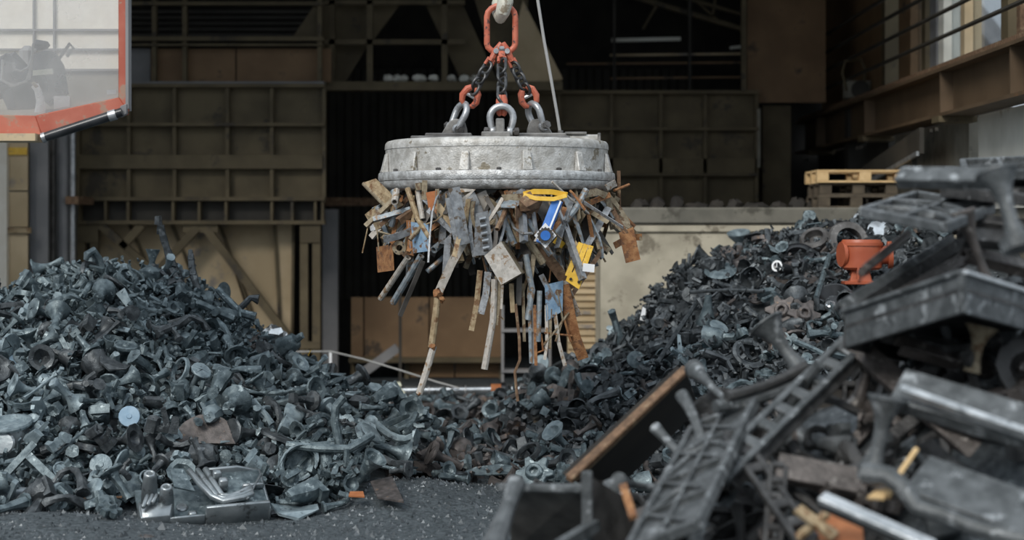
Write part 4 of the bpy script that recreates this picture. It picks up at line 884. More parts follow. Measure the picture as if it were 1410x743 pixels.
hang('pipe', [(732, 280), (738, 322)], 7, 'grey_steel', 13.42, 'grey pipe hanging beside the rusty rag', 'pipe_offcut', 'pipe')
hang('sheet', [(690, 268), (722, 266), (726, 276), (700, 284)], 0, 'khaki', 13.45, 'curled khaki sheet under the rim in the middle', 'curled_sheet', 'sheet', mark='the curled khaki sheet')
hang('sheet', [(703, 310), (722, 304), (734, 322), (712, 334)], 0, 'tan', 13.5, 'tan sheet scrap between pale box section and blue bar', 'sheet_scrap', 'sheet')
mb = MB(); mb.lathe([(0, -.07), (.06, -.05), (.08, 0), (.05, .05), (0, .06)], 9, T(*at(727, 280, 13.45)) @ Matrix.Scale(1.2, 4)); mb.jitter(.03, 3); tag(mb.build('rusty_rag', M_['rust_brown']), 'crumpled rusty rag below the yellow strap bundle', 'rag', GL)
for n, (p, w, m, k) in enumerate(((((728, 400), (731, 500)), 4, 'blue_steel', 'strip'), (((736, 420), (738, 503)), 4, 'rust', 'strip'), (((743, 400), (741, 470)), 7, 'blue_steel', 'pipe'), (((752, 420), (753, 470), (750, 495)), 4, 'white_steel', 'strip'),
        (((758, 425), (757, 480)), 4, 'khaki', 'strip'), (((764, 430), (769, 470), (778, 503)), 5, 'white_steel', 'strip'), (((767, 400), (775, 440), (765, 470)), 3, 'khaki', 'rod'), (((720, 390), (722, 470)), 4, 'khaki', 'strip'),
        (((704, 390), (706, 430)), 6, 'tan', 'strip'), (((724, 350), (733, 400), (726, 440)), 8, 'blue_steel', 'pipe'), (((735, 350), (728, 410)), 6, 'khaki', 'strip'), (((745, 460), (748, 482), (738, 486)), 3, 'rust', 'rod'),
        (((750, 458), (787, 462)), 3, 'rust', 'rod'), (((783, 430), (765, 455), (748, 475)), 3, 'khaki', 'rod'), (((716, 360), (714, 420)), 7, 'dark_steel', 'strip'), (((777, 440), (786, 470)), 3, 'rust', 'rod'))):
    o = hang(k, p, w, m, 13.45 + .02 * (n % 4), '', {'strip': 'dangling_strip', 'pipe': 'dangling_pipe', 'rod': 'dangling_wire'}[k], {'strip': 'strip', 'pipe': 'pipe', 'rod': 'wire'}[k])
    LOADMARK_ITEMS = globals().setdefault('LOADMARK_ITEMS', []); LOADMARK_ITEMS.append((o, {'tan': 'tan', 'khaki': 'khaki', 'rust': 'rusty', 'blue_steel': 'blue-grey', 'white_steel': 'pale', 'dark_steel': 'dark'}[m] + ' dangling ' + {'strip': 'strip', 'pipe': 'pipe', 'rod': 'wire'}[k], *[sum(q[j] for q in p) / len(p) for j in (0, 1)]))
# the rest of the clinging mass
LOW = [(505, 300), (520, 345), (560, 372), (600, 335), (640, 372), (680, 410), (720, 445), (760, 455), (800, 400), (840, 345), (880, 320)]
RL = random.Random(44); TONE = [('tan', 'tan', 5), ('khaki', 'khaki', 7), ('rust_brown', 'brown', 4), ('rust', 'rusty', 2), ('blue_steel', 'blue-grey', 3), ('grey_steel', 'grey', 3.5), ('white_steel', 'pale', 1.6), ('dark_steel', 'dark', 4)]
n = 0
while n < 400:
    front = RL.random() < .75; a = RL.uniform(-PI, 0) if front else RL.uniform(0, PI); rr = .9 * math.sqrt(RL.uniform(.12, 1)) * (1 if RL.random() < .8 else 1.05)
    p = Vector((XM + rr * math.cos(a), YM + rr * math.sin(a), zm(264) - abs(RL.gauss(0, .13)) * (1.35 - .95 * rr))); px, py = pix(p); low = interp(LOW, px)
    if py > low - 10: continue
    d = Vector((math.cos(a) * RL.uniform(-.3, .75), math.sin(a) * RL.uniform(-.2, .6), -RL.uniform(.15, 1.2))) + Vector((RL.gauss(0, .3), RL.gauss(0, .2), 0)); d.normalize()
    L = RL.uniform(.18, .62); q = p + d * L
    qx, qy = pix(q)
    if qy > interp(LOW, qx) + RL.uniform(-10, 22) or qx < 498 or qx > 884: continue
    mk, tone, _ = RL.choices(TONE, [t[2] for t in TONE])[0]; kind = RL.choices(['strip', 'pipe', 'angle', 'sheet', 'rod', 'tube'], [8, 3, 3, 3, 3, 2])[0]; mb = MB()
    if kind == 'strip': ribbon(mb, bend_pts(p, q, .12, n), RL.uniform(.018, .06), .005, RL.uniform(-1.4, 1.4))
    elif kind == 'pipe': hollow(mb, bend_pts(p, q, .03, n, 2), RL.uniform(.014, .028), 8)
    elif kind == 'angle': angle_bar(mb, p, q, RL.uniform(.04, .08), .005, (RL.uniform(-1, 1), -1, RL.uniform(-.5, 1)))
    elif kind == 'rod': mb.tube(bend_pts(p, q, .2, n), RL.uniform(.006, .011), 5)
    elif kind == 'tube': mb.bar(p, q, RL.uniform(.03, .05), RL.uniform(.03, .05), (RL.uniform(-1, 1), -1, RL.uniform(-.5, 1)))
    else: ribbon(mb, bend_pts(p, p + d * min(L, .3), .25, n, 3), RL.uniform(.07, .15), .005, RL.uniform(-1.2, 1.2))
    word = {'strip': 'steel strip', 'pipe': 'pipe offcut', 'angle': 'angle offcut', 'rod': 'wire rod', 'tube': 'square tube', 'sheet': 'sheet scrap'}[kind]
    o = tag(mb.build(word.replace(' ', '_'), M_[mk]), '', {'strip': 'strip', 'pipe': 'pipe', 'angle': 'angle', 'rod': 'rod', 'tube': 'tube', 'sheet': 'sheet'}[kind], GL)
    c = (p + q) / 2; LOADMARK_ITEMS.append((o, tone + ' ' + word + (' deep in the load' if c.y > YM - .25 else ''), *pix(c))); n += 1
label_by_neighbour(LOADMARK_ITEMS, LOADMARK)
# ------------------------------------------------------------------ pieces of the heaps one would point at
def surf(px, py, lift=.10):
    """Where the sight line through a photo pixel meets the top of a heap."""
    y = 11.5; best = None
    while y < 19.5:
        p = at(px, py, y); gap = p.z - heap_z(p.x, y)
        if gap <= lift: return p
        if best is None or gap < best[0]: best = (gap, p)
        y += .04
    return best[1]
LANDMARKS, CLEARED = [], [(600, 695, 80, 30, 14.4)]
def mark(px, py, words, heap, w=0, h=0, front=0):
    LANDMARKS.append((px, py, words, heap))
    if w: CLEARED.append((px, py, w, h, surf(px, py).y + front))
def hero(mb, m, name, label, cat, heap=None, words=None, px=0, py=0, w=0, h=0, smooth=35, bevel=0):
    o = tag(mb.build(name, M_[m], smooth=smooth, bevel=bevel), label, cat)
    if words: mark(px, py, words, heap, w, h)
    return o
def lathe_at(px, py, prof, axis, seg=18, s=1.0, lift=.14):
    p = surf(px, py, lift); return MB().lathe(prof, seg, frame_m(p, axis) @ Matrix.Scale(s, 4), prof[0][0] > 1e-5 and prof[-1][0] > 1e-5)
# --- left heap
# the big bright machine casting lying in the grit
p0 = Vector((-2.14, 12.98, ground_z(-2.14, 12.98) + .10)); rot = Quaternion((0, 0, 1), math.radians(19)) @ Quaternion((1, 0, 0), math.radians(30)) @ Quaternion((0, 1, 0), math.radians(-3))
sp = thing('sump_casting', 'big bright aluminium tray casting lying tilted in the slag grit', 'casting', p0, None, rot); sp['org'] = (0, 0, 0); sp.scale = (.93, .93, .93)
mark(275, 680, 'the aluminium tray casting', 'left'); mark(276, 682, 'the aluminium tray on the grit', 'mid'); CLEARED.append((275, 685, 105, 60, 13.35))
def sb(mb, nm, m='silver', bevel=.008): return mb.build(nm, M_[m], sp, local=True, bevel=bevel, smooth=50)
sb(MB().bx(-.30, .0, -.235, -.21, 0, .10), 'front_wall'); sb(MB().bx(.0, .47, -.24, -.205, .0, .17), 'front_wall')
sb(MB().add([(.05, .21, 0), (.47, .21, 0), (.47, .21, .12), (.30, .21, .17), (.05, .21, .17), (.05, .24, 0), (.47, .24, 0), (.47, .24, .12), (.30, .24, .17), (.05, .24, .17)], [(0, 1, 2, 3, 4), (9, 8, 7, 6, 5), (0, 5, 6, 1), (1, 6, 7, 2), (2, 7, 8, 3), (3, 8, 9, 4), (4, 9, 5, 0)]), 'back_wall')
sb(MB().bx(-.47, -.44, -.24, -.05, 0, .13), 'end_wall'); sb(MB().bx(.45, .48, -.24, .24, 0, .12), 'end_wall')
mb = MB(); mb.bx(-.46, .47, -.24, .24, -.02, .015); sb(mb, 'tray_floor', 'iron')
sb(MB().add([(-.46, -.24, .13), (-.26, -.24, .13), (-.22, -.12, .17), (-.46, -.12, .17), (-.46, -.24, 0), (-.26, -.24, 0), (-.22, -.12, 0), (-.46, -.12, 0)], [(0, 1, 2, 3), (0, 4, 5, 1), (1, 5, 6, 2), (2, 6, 7, 3), (3, 7, 4, 0), (4, 7, 6, 5)]), 'corner_block')
for x, y, hh in ((-.37, .06, .30), (-.27, -.10, .29)):
    sb(MB().lathe([(.062, 0), (.058, .17), (.046, hh - .03), (.042, hh), (.02, hh), (.02, hh - .05), (0, hh - .05)], 14, T(x, y, 0)), 'bored_post')
for i in range(3): sb(MB().tube([(-.45 + i * .035, -.20 + .02 * i, .19 - .0 * i), (-.40 + i * .035, -.08, .21)], .018, 8), 'rounded_lug')
for i, (dx, r_) in enumerate(((0, .026), (.06, .024), (.12, .026))):
    sb(MB().tube([(-.06 + dx, .22, .17), (.0 + dx * .8, .02, .18), (.06 + dx * .6, -.12, .175), (.13 + dx * .5, -.18 + dx * .35, .17), (.28, -.17 + dx * .5, .18), (.36, -.13 + dx * .6, .185)], r_, 8), 'curved_ridge')
sb(MB().bx(.10, .46, -.20, .22, .015, .13), 'raised_deck', 'iron')
for x, y in ((.13, .10), (.16, .0)): sb(MB().box(.075, .07, .09, T(x, y, .19), .78), 'square_boss')
sb(MB().box(.075, .06, .05, T(-.08, -.14, .04), .75), 'square_boss')
sb(MB().lathe([(.045, 0), (.045, .016), (.03, .02), (0, .01)], 14, T(-.14, -.02, .012)), 'round_boss')
sb(MB().quad((-.2, .22, .2), (-.2, .0, .2), (-.05, -.02, .16), (-.1, .22, .19), .012), 'torn_web', 'iron', 0)
sb(MB().bx(.30, .46, -.03, .0, .13, .18), 'pocket_rib'); sb(MB().tube([(.30, -.2, .18), (.46, .1, .175)], .012, 6), 'pocket_edge')
disc = [(0, -.01), (.07, -.01), (.076, 0), (.072, .012), (.02, .014), (.016, .02), (0, .02)]
hero(lathe_at(178, 573, disc, (.15, -.95, .25), s=1.05, lift=.24), 'blue_disc', 'blue_disc', 'pale blue round disc facing out of the blue-grey heap', 'disc', 'left', 'the pale blue disc', 178, 573, 24, 22)
hero(lathe_at(22, 493, [(p[0] * .8, p[1]) for p in disc], (.5, -.7, .5)), 'blue_disc', 'blue_disc', 'small bluish blade of a disc at the edge of the photo, high on the heap', 'disc')
for n, (x, y, ax, s_, lab) in enumerate(((139, 640, (.1, -.9, .3), 1.1, 'pale disc-headed stub facing out left of the aluminium tray casting'), (189, 622, (.2, -.95, .1), .8, 'small pale disc facing out above the aluminium tray casting'), (270, 600, (-.1, -.9, .4), .7, 'small bluish disc lying before the rusty half disc'))):
    o = hero(lathe_at(x, y, [(0, -.16), (.024, -.15), (.026, -.05)] + disc[1:], ax, s=s_), 'iron_pale', 'disc_headed_stub', lab, 'casting'); CLEARED.append((x, y, 12, 12, surf(x, y).y))
hp = surf(14, 600, .2); t = thing('pump_housing', 'round grey pump housing with a flanged rim at the edge of the blue-grey heap', 'housing', hp); t['org'] = tuple(hp)
Mx = frame_m(hp, (-.05, -.25, .95)); MB().lathe([(0, -.16), (.14, -.16), (.155, -.10), (.14, .0), (.125, .05), (.12, .08)], 20, Mx).build('body', M_['silver'], t); MB().lathe([(.10, .08), (.165, .08), (.17, .095), (.165, .11), (.13, .115), (.12, .09), (.06, .085), (0, .09)], 22, Mx).build('rim', M_['iron_pale'], t)
MB().lathe([(.0, 0), (.078, 0), (.082, .02), (.07, .03), (0, .032)], 18, frame_m(hp + Vector((.0, -.14, -.04)), (-.1, -.95, .2))).build('side_cover', M_['silver'], t); mark(14, 600, 'the round pump housing', 'left', 30, 34, .15)
pr = surf(125, 428, .16); mb = MB(); mb.lathe([(.105, -.06), (.11, .06), (.10, .06), (.095, -.05), (0, -.05)], 20, frame_m(pr, (-.5, -.35, .75)))
hero(mb, 'iron', 'drum_band', 'short plain drum band lying aslant near the crest of the blue-grey heap', 'band', 'left', 'the plain drum band', 125, 430, 22, 20)
hero(MB().bar(surf(125, 444, .2), surf(178, 455, .2), .045, .012, (0, -1, 1)), 'iron_pale', 'flat_bar', 'pale flat bar lying below the plain drum band', 'bar', 'left', 'the pale flat bar', 152, 450)
a, b = surf(262, 400, .0), at(218, 303, 16.3); a.y = 16.3
mb = MB(); mb.tube(bend_pts(a, b, .04, 3, 8), [.05, .04, .046, .034, .04, .03, .034, .026, .022], 7); rod_nubs(mb, bend_pts(a, b, .04, 3, 8), .03, 9, 5)
hero(mb, 'iron_dark', 'knobbly_bar', 'long dark knobbly bar sticking up out of the crest of the heap', 'bar', 'left', 'the long upright knobbly bar', 235, 350)
a, b = at(272, 400, 16.1), at(262, 344, 16.2); mb = MB(); mb.tube(bend_pts(a, b, .05, 4, 5), [.036, .03, .034, .028, .03, .02], 7); rod_nubs(mb, bend_pts(a, b, .05, 4, 5), .025, 5, 6)
hero(mb, 'iron_dark', 'knobbly_bar', 'short dark knobbly bar standing right of the long upright one', 'bar')
gp = at(209, 368, 16.1); t = thing('goblet_casting', 'goblet-shaped casting standing upright on the crest of the heap', 'casting', gp); Mx = T(*gp)
MB().lathe([(0, -.16), (.06, -.15), (.10, -.08), (.105, -.03), (.06, .0), (.03, .02), (.025, .05), (.04, .10), (.06, .145), (.062, .155), (.045, .15), (.02, .10), (0, .09)], 16, Mx @ R(.06, 'Y')).build('cup', M_['iron'], t); mark(209, 368, 'the upright goblet casting', 'left')
hero(MB().tube([at(150, 410, 16.2), at(142, 378, 16.2), at(136, 356, 16.2), at(128, 345, 16.15), at(120, 350, 16.1), at(118, 358, 16.1)], [.03, .034, .034, .036, .034, .02], 9), 'iron', 'hooked_casting', 'hook-shaped casting curling up at the crest of the heap', 'casting', 'left', 'the hook-shaped casting', 134, 365)
hero(lathe_at(303, 402, [(0, -.18), (.03, -.17), (.034, -.04), (.05, 0), (.085, .04), (.088, .05), (0, .055)], (.85, -.5, .1)), 'iron', 'trumpet_casting', 'big trumpet-shaped casting showing its round face near the crest', 'casting', 'left', 'the big trumpet face', 283, 402, 14, 16)
hero(MB().tube([at(300, 398, 15.9), at(330, 430, 15.8), at(352, 436, 15.8)], [.03, .035, .04], 8), 'iron', 'curved_bar', 'smooth curved bar lying on the falling flank of the heap', 'bar')
a = surf(345, 412, .2); hero(MB().tube([at(316, 442, 15.95), at(330, 425, 15.9), at(345, 410, 15.9), at(356, 412, 15.9)], [.03, .03, .028, .045], 8), 'iron_dark', 'curved_bar', 'dark bar with a capped end sticking up on the falling flank', 'bar', 'left', 'the capped dark bar', 340, 420)
for x, y, r_, heap, lab, wd in ((376, 472, .15, 'left', 'crumpled wad of shiny foil on the flank of the blue-grey heap', 'the shiny foil wad'), (738, 578, .17, 'right', 'crumpled wad of shiny foil at the foot of the dark heap', 'the crumpled foil wad')):
    p = surf(x, y, .12); mb = MB(); mb.lathe([(0, -r_), (r_ * .6, -r_ * .8), (r_ * .95, -r_ * .4), (r_, 0), (r_ * .9, r_ * .4), (r_ * .6, r_ * .8), (0, r_ * .95)], 14, T(*p)); mb.jitter(r_ * .24, int(x))
    hero(mb, 'bright', 'foil_wad', lab, 'foil', heap, wd, x, y, 12, 12, smooth=0)
wire = MB(); r = random.Random(8); p = surf(436, 522, .16)
for k in range(14): q = p + Vector((r.gauss(0, .05), r.gauss(0, .05), r.gauss(0, .05))); wire.tube(bend_pts(q, q + Vector((r.gauss(0, .1), r.gauss(0, .05), r.gauss(0, .09))), .3, k), .004, 4)
hero(wire, 'yellow', 'wire_tangle', 'small tangle of tan-yellow wire at the right foot of the blue-grey heap', 'wire', 'left', 'the yellow wire tangle', 436, 522)
pp = surf(412, 636, .2); t = thing('open_pot', 'open grey pot casting showing its dark hollow at the heap foot', 'pot', pp); Mx = frame_m(pp, (.18, -.95, .22)) @ Matrix.Diagonal((1.25, 1, 1, 1))
mb = MB().lathe([(0, -.2), (.09, -.19), (.12, -.10), (.125, 0), (.118, .01), (.10, .0), (.09, -.12), (0, -.13)], 18, Mx); mb.jitter(.006, 2); mb.build('shell', M_['iron'], t); MB().lathe([(.11, .0), (.125, .004), (.125, .012), (.11, .012)], 18, Mx, True).build('rim', M_['iron_pale'], t); mark(415, 635, 'the open grey pot', 'mid', 26, 24, .0); mark(415, 635, 'the pot with a dark hollow', 'left', 26, 24, .0)
p = surf(480, 610, .25)
hero(MB().tube([at(474, 546, p.y), at(462, 560, p.y), at(461, 580, p.y), at(466, 605, p.y), at(470, 625, p.y)], [.03, .034, .032, .034, .04], 9), 'iron', 'bent_pipe', 'bent grey pipe standing upright at the right foot of the heap', 'pipe', 'mid', 'the bent upright pipe', 466, 585)
hero(MB().tube([at(395, 612, p.y - .2), at(440, 617, p.y - .25), at(480, 618, p.y - .25), at(500, 606, p.y - .2), at(513, 598, p.y - .15)], [.03, .032, .034, .034, .03], 9), 'iron', 'long_runner', 'long grey runner lying level above the open grey pot', 'bar', 'mid', 'the long level runner', 455, 616)
hero(MB().tube([at(474, 655, p.y - .3), at(478, 618, p.y - .3)], .022, 7), 'iron', 'short_bar', 'short grey bar standing under the long level runner', 'bar')
q = at(505, 645, p.y - .5); MBq = MB().lathe([(0, -.22), (.03, -.21), (.032, -.05), (.05, .03), (.085, .11), (.09, .12), (.07, .11), (.03, .02), (0, .0)], 16, frame_m(q, (.55, -.35, .75)))
hero(MBq, 'iron', 'trumpet_casting', 'trumpet-shaped casting leaning with its bell up right of the open grey pot', 'casting', 'mid', 'the leaning trumpet', 505, 645, 18, 22)
hd = surf(283, 612, .16); mb = MB(); mb.prism([(.24 * math.cos(k * PI / 12), .24 * math.sin(k * PI / 12)) for k in range(13)], .03, frame_m(hd, (.05, -.8, .55), (1, 0, 0))); mb.jitter(.004, 9)
hero(mb, 'iron_brown', 'half_disc', 'large rusty half disc standing behind the aluminium tray casting', 'disc', 'left', 'the rusty half disc', 283, 600, 38, 22)
hero(lathe_at(281, 632, [(.055, -.02), (.07, -.02), (.07, .02), (.055, .02)], (0, -.85, .5)), 'iron_pale', 'ring_casting', 'pale ring leaning against the rusty half disc', 'ring')
fp = at(60, 683, 13.0); t = thing('flanged_pipe', 'flanged grey pipe lying in the slag grit at the bottom edge of the heap', 'pipe', fp)
MB().tube([at(-20, 676, 13.1), at(30, 680, 13.05), at(78, 686, 13.0)], [.045, .05, .06], 14).build('barrel', M_['silver'], t)
ax = (at(88, 688, 12.9) - at(30, 680, 13.1)).normalized(); fc = at(83, 688, 12.97)
MB().lathe([(.06, -.02), (.12, -.02), (.12, .012), (.10, .016), (.06, .02), (.045, .0), (0, .0)], 20, frame_m(fc, ax)).build('flange', M_['iron_pale'], t); mark(70, 685, 'the flanged pipe', 'left', 60, 20, .1); mark(70, 685, 'the flanged pipe on the grit', 'mid', 60, 20, .1)
hero(MB().tube([at(92, 687, 13.0), at(168, 684, 13.05)], .009, 6), 'rust_brown', 'thin_rod', 'thin brown rod between the flanged pipe and the aluminium tray', 'rod')
hero(MB().bar(at(-6, 668, 13.1), at(48, 610, 13.25), .05, .035, (0, -1, .3)), 'iron', 'square_bar', 'square grey bar leaning above the flanged pipe', 'bar'); CLEARED.append((20, 640, 26, 26, 13.3))
hero(MB().bar(at(40, 627, 13.2), at(78, 664, 13.05), .055, .03, (0, -1, .3)), 'iron', 'square_bar', 'square grey bar slanting down to the flange of the pipe', 'bar'); CLEARED.append((60, 645, 22, 18, 13.15))
hero(MB().tube([at(70, 664, 12.95), at(55, 690, 12.85), at(40, 715, 12.7)], [.028, .04, .06], 8), 'iron_dark', 'forked_casting', 'dark forked casting lying across the flanged pipe', 'casting')
mb = MB().lathe([(0, -.05), (.14, -.05), (.13, .0), (.07, .05), (0, .06)], 18, T(*at(197, 748, 12.2))); hero(mb, 'iron_brown', 'reddish_dome', 'reddish dome half buried in the grit at the bottom of the photo', 'dome', 'mid', 'the reddish dome', 195, 740)
# --- between the heaps
lp = at(712, 602, 17.0); hero(MB().tube([at(688, 618, 16.8), at(738, 586, 17.4)], [.065, .055], 10), 'wood_dark', 'round_timber', 'short brown timber lying at the foot of the dark heap', 'timber', 'mid', 'the short brown timber', 712, 602, 22, 14)
lf = [(-.26, -.02), (-.14, .05), (.05, .085), (.2, .05), (.27, .0), (.1, -.03), (-.1, -.04)]
hero(MB().prism(lf, .012, frame_m(surf(680, 650, .06), (0, -.6, .8), (1, 0, 0))), 'iron', 'leaf_plate', 'dark leaf-shaped steel plate lying on the grit in the middle', 'plate', 'mid', 'the leaf-shaped plate', 680, 648, 32, 10)
hero(MB().quad(*[surf(*q, .08) for q in ((520, 684), (556, 690), (540, 655), (510, 662))], .012), 'iron_brown', 'square_sheet', 'square dark sheet leaning near the leaning trumpet', 'sheet', 'mid', 'the square dark sheet', 535, 672, 16, 12)
hero(MB().quad(*[surf(*q, .09) for q in ((480, 682), (502, 683), (500, 676), (482, 676))], .01), 'orange', 'orange_scrap', 'small orange-brown scrap lying at the edge of the grit', 'scrap')
hero(MB().tube([surf(*q, .1) for q in ((595, 606), (615, 602), (635, 605))], .022, 7), 'tan', 'tan_stick', 'short tan stick lying before the dark ridge of scrap', 'stick', 'mid', 'the short tan stick', 615, 603)
mb = MB(); mb.lathe([(0, -.05), (.03, -.04), (.035, .02), (.02, .06), (0, .065)], 8, T(*at(589, 598, 18.5))); mb.jitter(.008, 1); hero(mb, 'paper', 'white_scrap', 'small bright white scrap in front of the dark ridge', 'scrap')
for x, y, lab in ((570, 650, 'whitish rag lying on the scrap left of the leaf-shaped plate'), (590, 558, 'dark looped hose end rising from the ridge behind')):
    pass
# --- heap against the concrete wall
def star_poly(n, r1, r2):
    return [((r1 if k % 4 in (0, 1) else r2) * math.cos(2 * PI * k / (4 * n)), (r1 if k % 4 in (0, 1) else r2) * math.sin(2 * PI * k / (4 * n))) for k in range(4 * n)]
for n, (x, y, s_, ax, lab) in enumerate(((1078, 430, 1.0, (-.3, -.9, .35), 'large lobed star casting below the open black ring'), (1068, 470, .9, (.4, -.8, .4), 'large lobed star casting, lower of two below the black pan'), (1105, 435, 1.0, (.1, -.9, .4), 'large lobed star casting left of the black pan'), (738, 655, .95, (-.2, -.8, .55), 'five-lobed star casting at the foot of the dark heap'))):
    p = surf(x, y, .2); mb = MB(); mb.prism(star_poly(6, .15 * s_, .10 * s_), .06, frame_m(p, ax)); mb.lathe([(.07, .05), (.06, .1), (.03, .1), (.03, .06), (0, .06)], 12, frame_m(p, ax)); mb.jitter(.004, n)
    hero(mb, 'iron_brown' if n < 3 else 'iron', 'star_casting', lab, 'casting', 'right' if n < 3 else 'mid', ('the large star below the black ring', 'the lower large star', 'the large star by the black pan', 'the five-lobed star')[n], x, y, 16, 16, bevel=.006)
vp = surf(1185, 360, .28); vp.y -= .1; t = thing('orange_valve', 'orange painted valve body half buried high in the dark heap', 'valve', vp); mark(1185, 360, 'the orange valve body', 'right', 36, 42, .1); k_ = vp.y / F_PIX
def vq(x, y, dy=0): return at(x, y, vp.y + dy)
MB().lathe([(.0, -.02), (.16, -.02), (.19, .0), (.19, .06), (.185, .15), (.19, .22), (.175, .245), (0, .245)], 22, T(*vq(1186, 368)) @ Matrix.Diagonal((.95, .8, 1, 1))).build('body', M_['pigment'], t)
MB().lathe([(.17, .0), (.20, .0), (.20, .025), (.17, .03)], 22, T(*vq(1186, 338)) @ Matrix.Diagonal((.95, .8, 1, 1))).build('upper_flange', M_['pigment'], t)
MB().box(.20, .16, .17, T(*vq(1184, 376)), .62).build('neck', M_['pigment'], t, bevel=.01); MB().box(.26, .2, .03, T(*vq(1181, 389))).build('foot_flange', M_['pigment'], t, bevel=.006)
MB().lathe([(.07, 0), (.11, .02), (.11, .05), (.06, .05)], 16, frame_m(vq(1165, 350, -.02), (-1, -.2, 0))).build('side_port', M_['pigment'], t)
MB().lathe([(.08, 0), (.08, .14), (.12, .14), (.12, .18), (0, .18)], 16, frame_m(vq(1200, 352), (1, -.1, .05))).build('side_port', M_['pigment'], t)
MB().bar(vq(1181, 384, -.13), vq(1182, 362, -.13), .02, .03, (0, 1, 0)).build('rib', M_['pigment'], t)
for x, y, prof, ax, m, nm, lab, wd, cat in (
    (1157, 312, [(0, -.05), (.10, -.045), (.13, .0), (.125, .02), (.06, .045), (0, .05)], (.1, -.35, .93), 'rubber', 'lamp_lens', 'glossy black oval lamp lying on the crest of the dark heap', 'the glossy black lamp', 'lamp'),
    (1122, 330, [(.10, -.06), (.13, -.04), (.14, .03), (.12, .05), (.09, .045), (.085, -.03), (0, -.03)], (-.35, -.6, .72), 'grime', 'ring_housing', 'dark round ring housing on the crest beside the glossy black lamp', 'the dark ring housing', 'housing'),
    (1183, 304, [(.03, -.03), (.075, -.03), (.075, .03), (.055, .035), (.05, .0), (.03, .0)], (.2, -.9, .3), 'bright', 'shiny_ring', 'small shiny double ring at the very crest of the dark heap', 'the small shiny ring', 'ring'),
    (1210, 318, [(0, -.05), (.10, -.05), (.115, 0), (.1, .04), (0, .05)], (-.2, -.7, .7), 'bright', 'headlamp', 'chrome ribbed headlamp beside the orange valve body', 'the chrome headlamp', 'lamp'),
    (1168, 332, [(.12, -.05), (.19, -.05), (.2, .0), (.18, .04), (.12, .04)], (.1, -.9, .35), 'grime', 'brake_drum', 'big grey ring leaning behind the orange valve body', 'the big grey ring', 'ring'),
    (1098, 350, [(.09, -.03), (.15, -.03), (.155, .02), (.12, .03), (.09, .02)], (-.1, -.55, .83), 'rubber', 'black_ring', 'open black ring lying under the dark ring housing', 'the open black ring', 'ring'),
    (1148, 412, [(.0, -.05), (.09, -.05), (.16, .02), (.165, .035), (.15, .035), (.08, -.03), (0, -.03)], (-.2, -.65, .72), 'rubber', 'black_pan', 'wide black pan lying below the orange valve body', 'the black pan', 'pan'),
    (1143, 425, [(.0, 0), (.045, 0), (.05, .02), (.05, .05), (.04, .06), (0, .06)], (0, -.5, .85), 'bright', 'steel_plug', 'bright round steel plug sitting in the black pan', 'the bright steel plug', 'plug'),
    (1032, 488, [(.10, -.025), (.15, -.025), (.155, .02), (.13, .03), (.10, .02)], (.2, -.7, .65), 'iron_dark', 'large_ring', 'large open ring lying low on the dark heap', 'the large open ring', 'ring'),
    (990, 450, [(0, -.012), (.085, -.012), (.09, .0), (.085, .012), (0, .012)], (.4, -.45, .8), 'iron_pale', 'pale_disc', 'pale flat disc tilted on the slope below the bell casting', 'the pale tilted disc', 'disc'),
    (974, 428, [(0, .14), (.03, .14), (.035, .09), (.045, .03), (.07, -.06), (.095, -.11), (.095, -.12), (0, -.11)], (.05, -.2, .97), 'iron', 'bell_casting', 'bell-shaped casting standing upright on the dark slope', 'the bell casting', 'casting'),
    (992, 372, [(0, -.02), (.14, -.02), (.15, .0), (.09, .03), (0, .035)], (-.1, -.5, .86), 'iron', 'saucer_casting', 'wide grey saucer casting high on the dark slope', 'the wide saucer', 'casting'),
    (745, 500, [(0, -.012), (.085, -.012), (.09, .0), (.085, .012), (0, .012)], (-.35, -.9, .2), 'iron_pale', 'pale_disc', 'pale round disc at the low end of the dark heap', 'the pale end disc', 'disc'),
    (875, 495, [(0, -.012), (.075, -.012), (.08, .0), (.075, .012), (0, .012)], (.1, -.95, .2), 'iron', 'grey_disc', 'grey disc facing out below the white paper scrap', 'the grey facing disc', 'disc'),
    (1018, 330, [(0, -.1), (.04, -.09), (.05, -.02), (.11, .05), (.12, .08), (.08, .07), (0, .02)], (-.15, -.3, .94), 'iron_pale', 'funnel_casting', 'pale ruffled funnel casting on the crest before the concrete ledge', 'the pale ruffled funnel', 'casting')):
    hero(lathe_at(x, y, prof, ax, 20), m, nm, lab, cat, 'right', wd, x, y, 12, 11)
tp = surf(1070, 366, .22); t = thing('black_tube', 'black tube with a white painted ring on its end in the dark heap', 'tube', tp); ax = Vector((-.55, -.8, .2))
MB().lathe([(.05, -.22), (.05, 0), (.03, .0), (0, -.02)], 16, frame_m(tp, ax)).build('barrel', M_['rubber'], t); mb = MB(); mb.lathe([(.046, .0), (.052, .0), (.052, .006), (.034, .006), (.034, .0)], 16, frame_m(tp, ax), True); mb.build('white_ring', M_['paper'], t); MB().bar(tp + ax.normalized() * .004 - Vector((0, 0, .035)), tp + ax.normalized() * .004 + Vector((0, 0, .035)), .006, .008, ax).build('white_bar', M_['paper'], t); mark(1068, 366, 'the black tube', 'right', 16, 14, .1)
hero(MB().prism([(-.03, -.06), (.02, -.07), (.03, .05), (.0, .07)], .004, frame_m(surf(885, 432, .18), (.2, -.9, .3), (1, 0, 0))), 'paper', 'paper_scrap', 'white paper scrap stuck in the upper slope of the dark heap', 'paper', 'right', 'the white paper scrap', 885, 432, 7, 9)
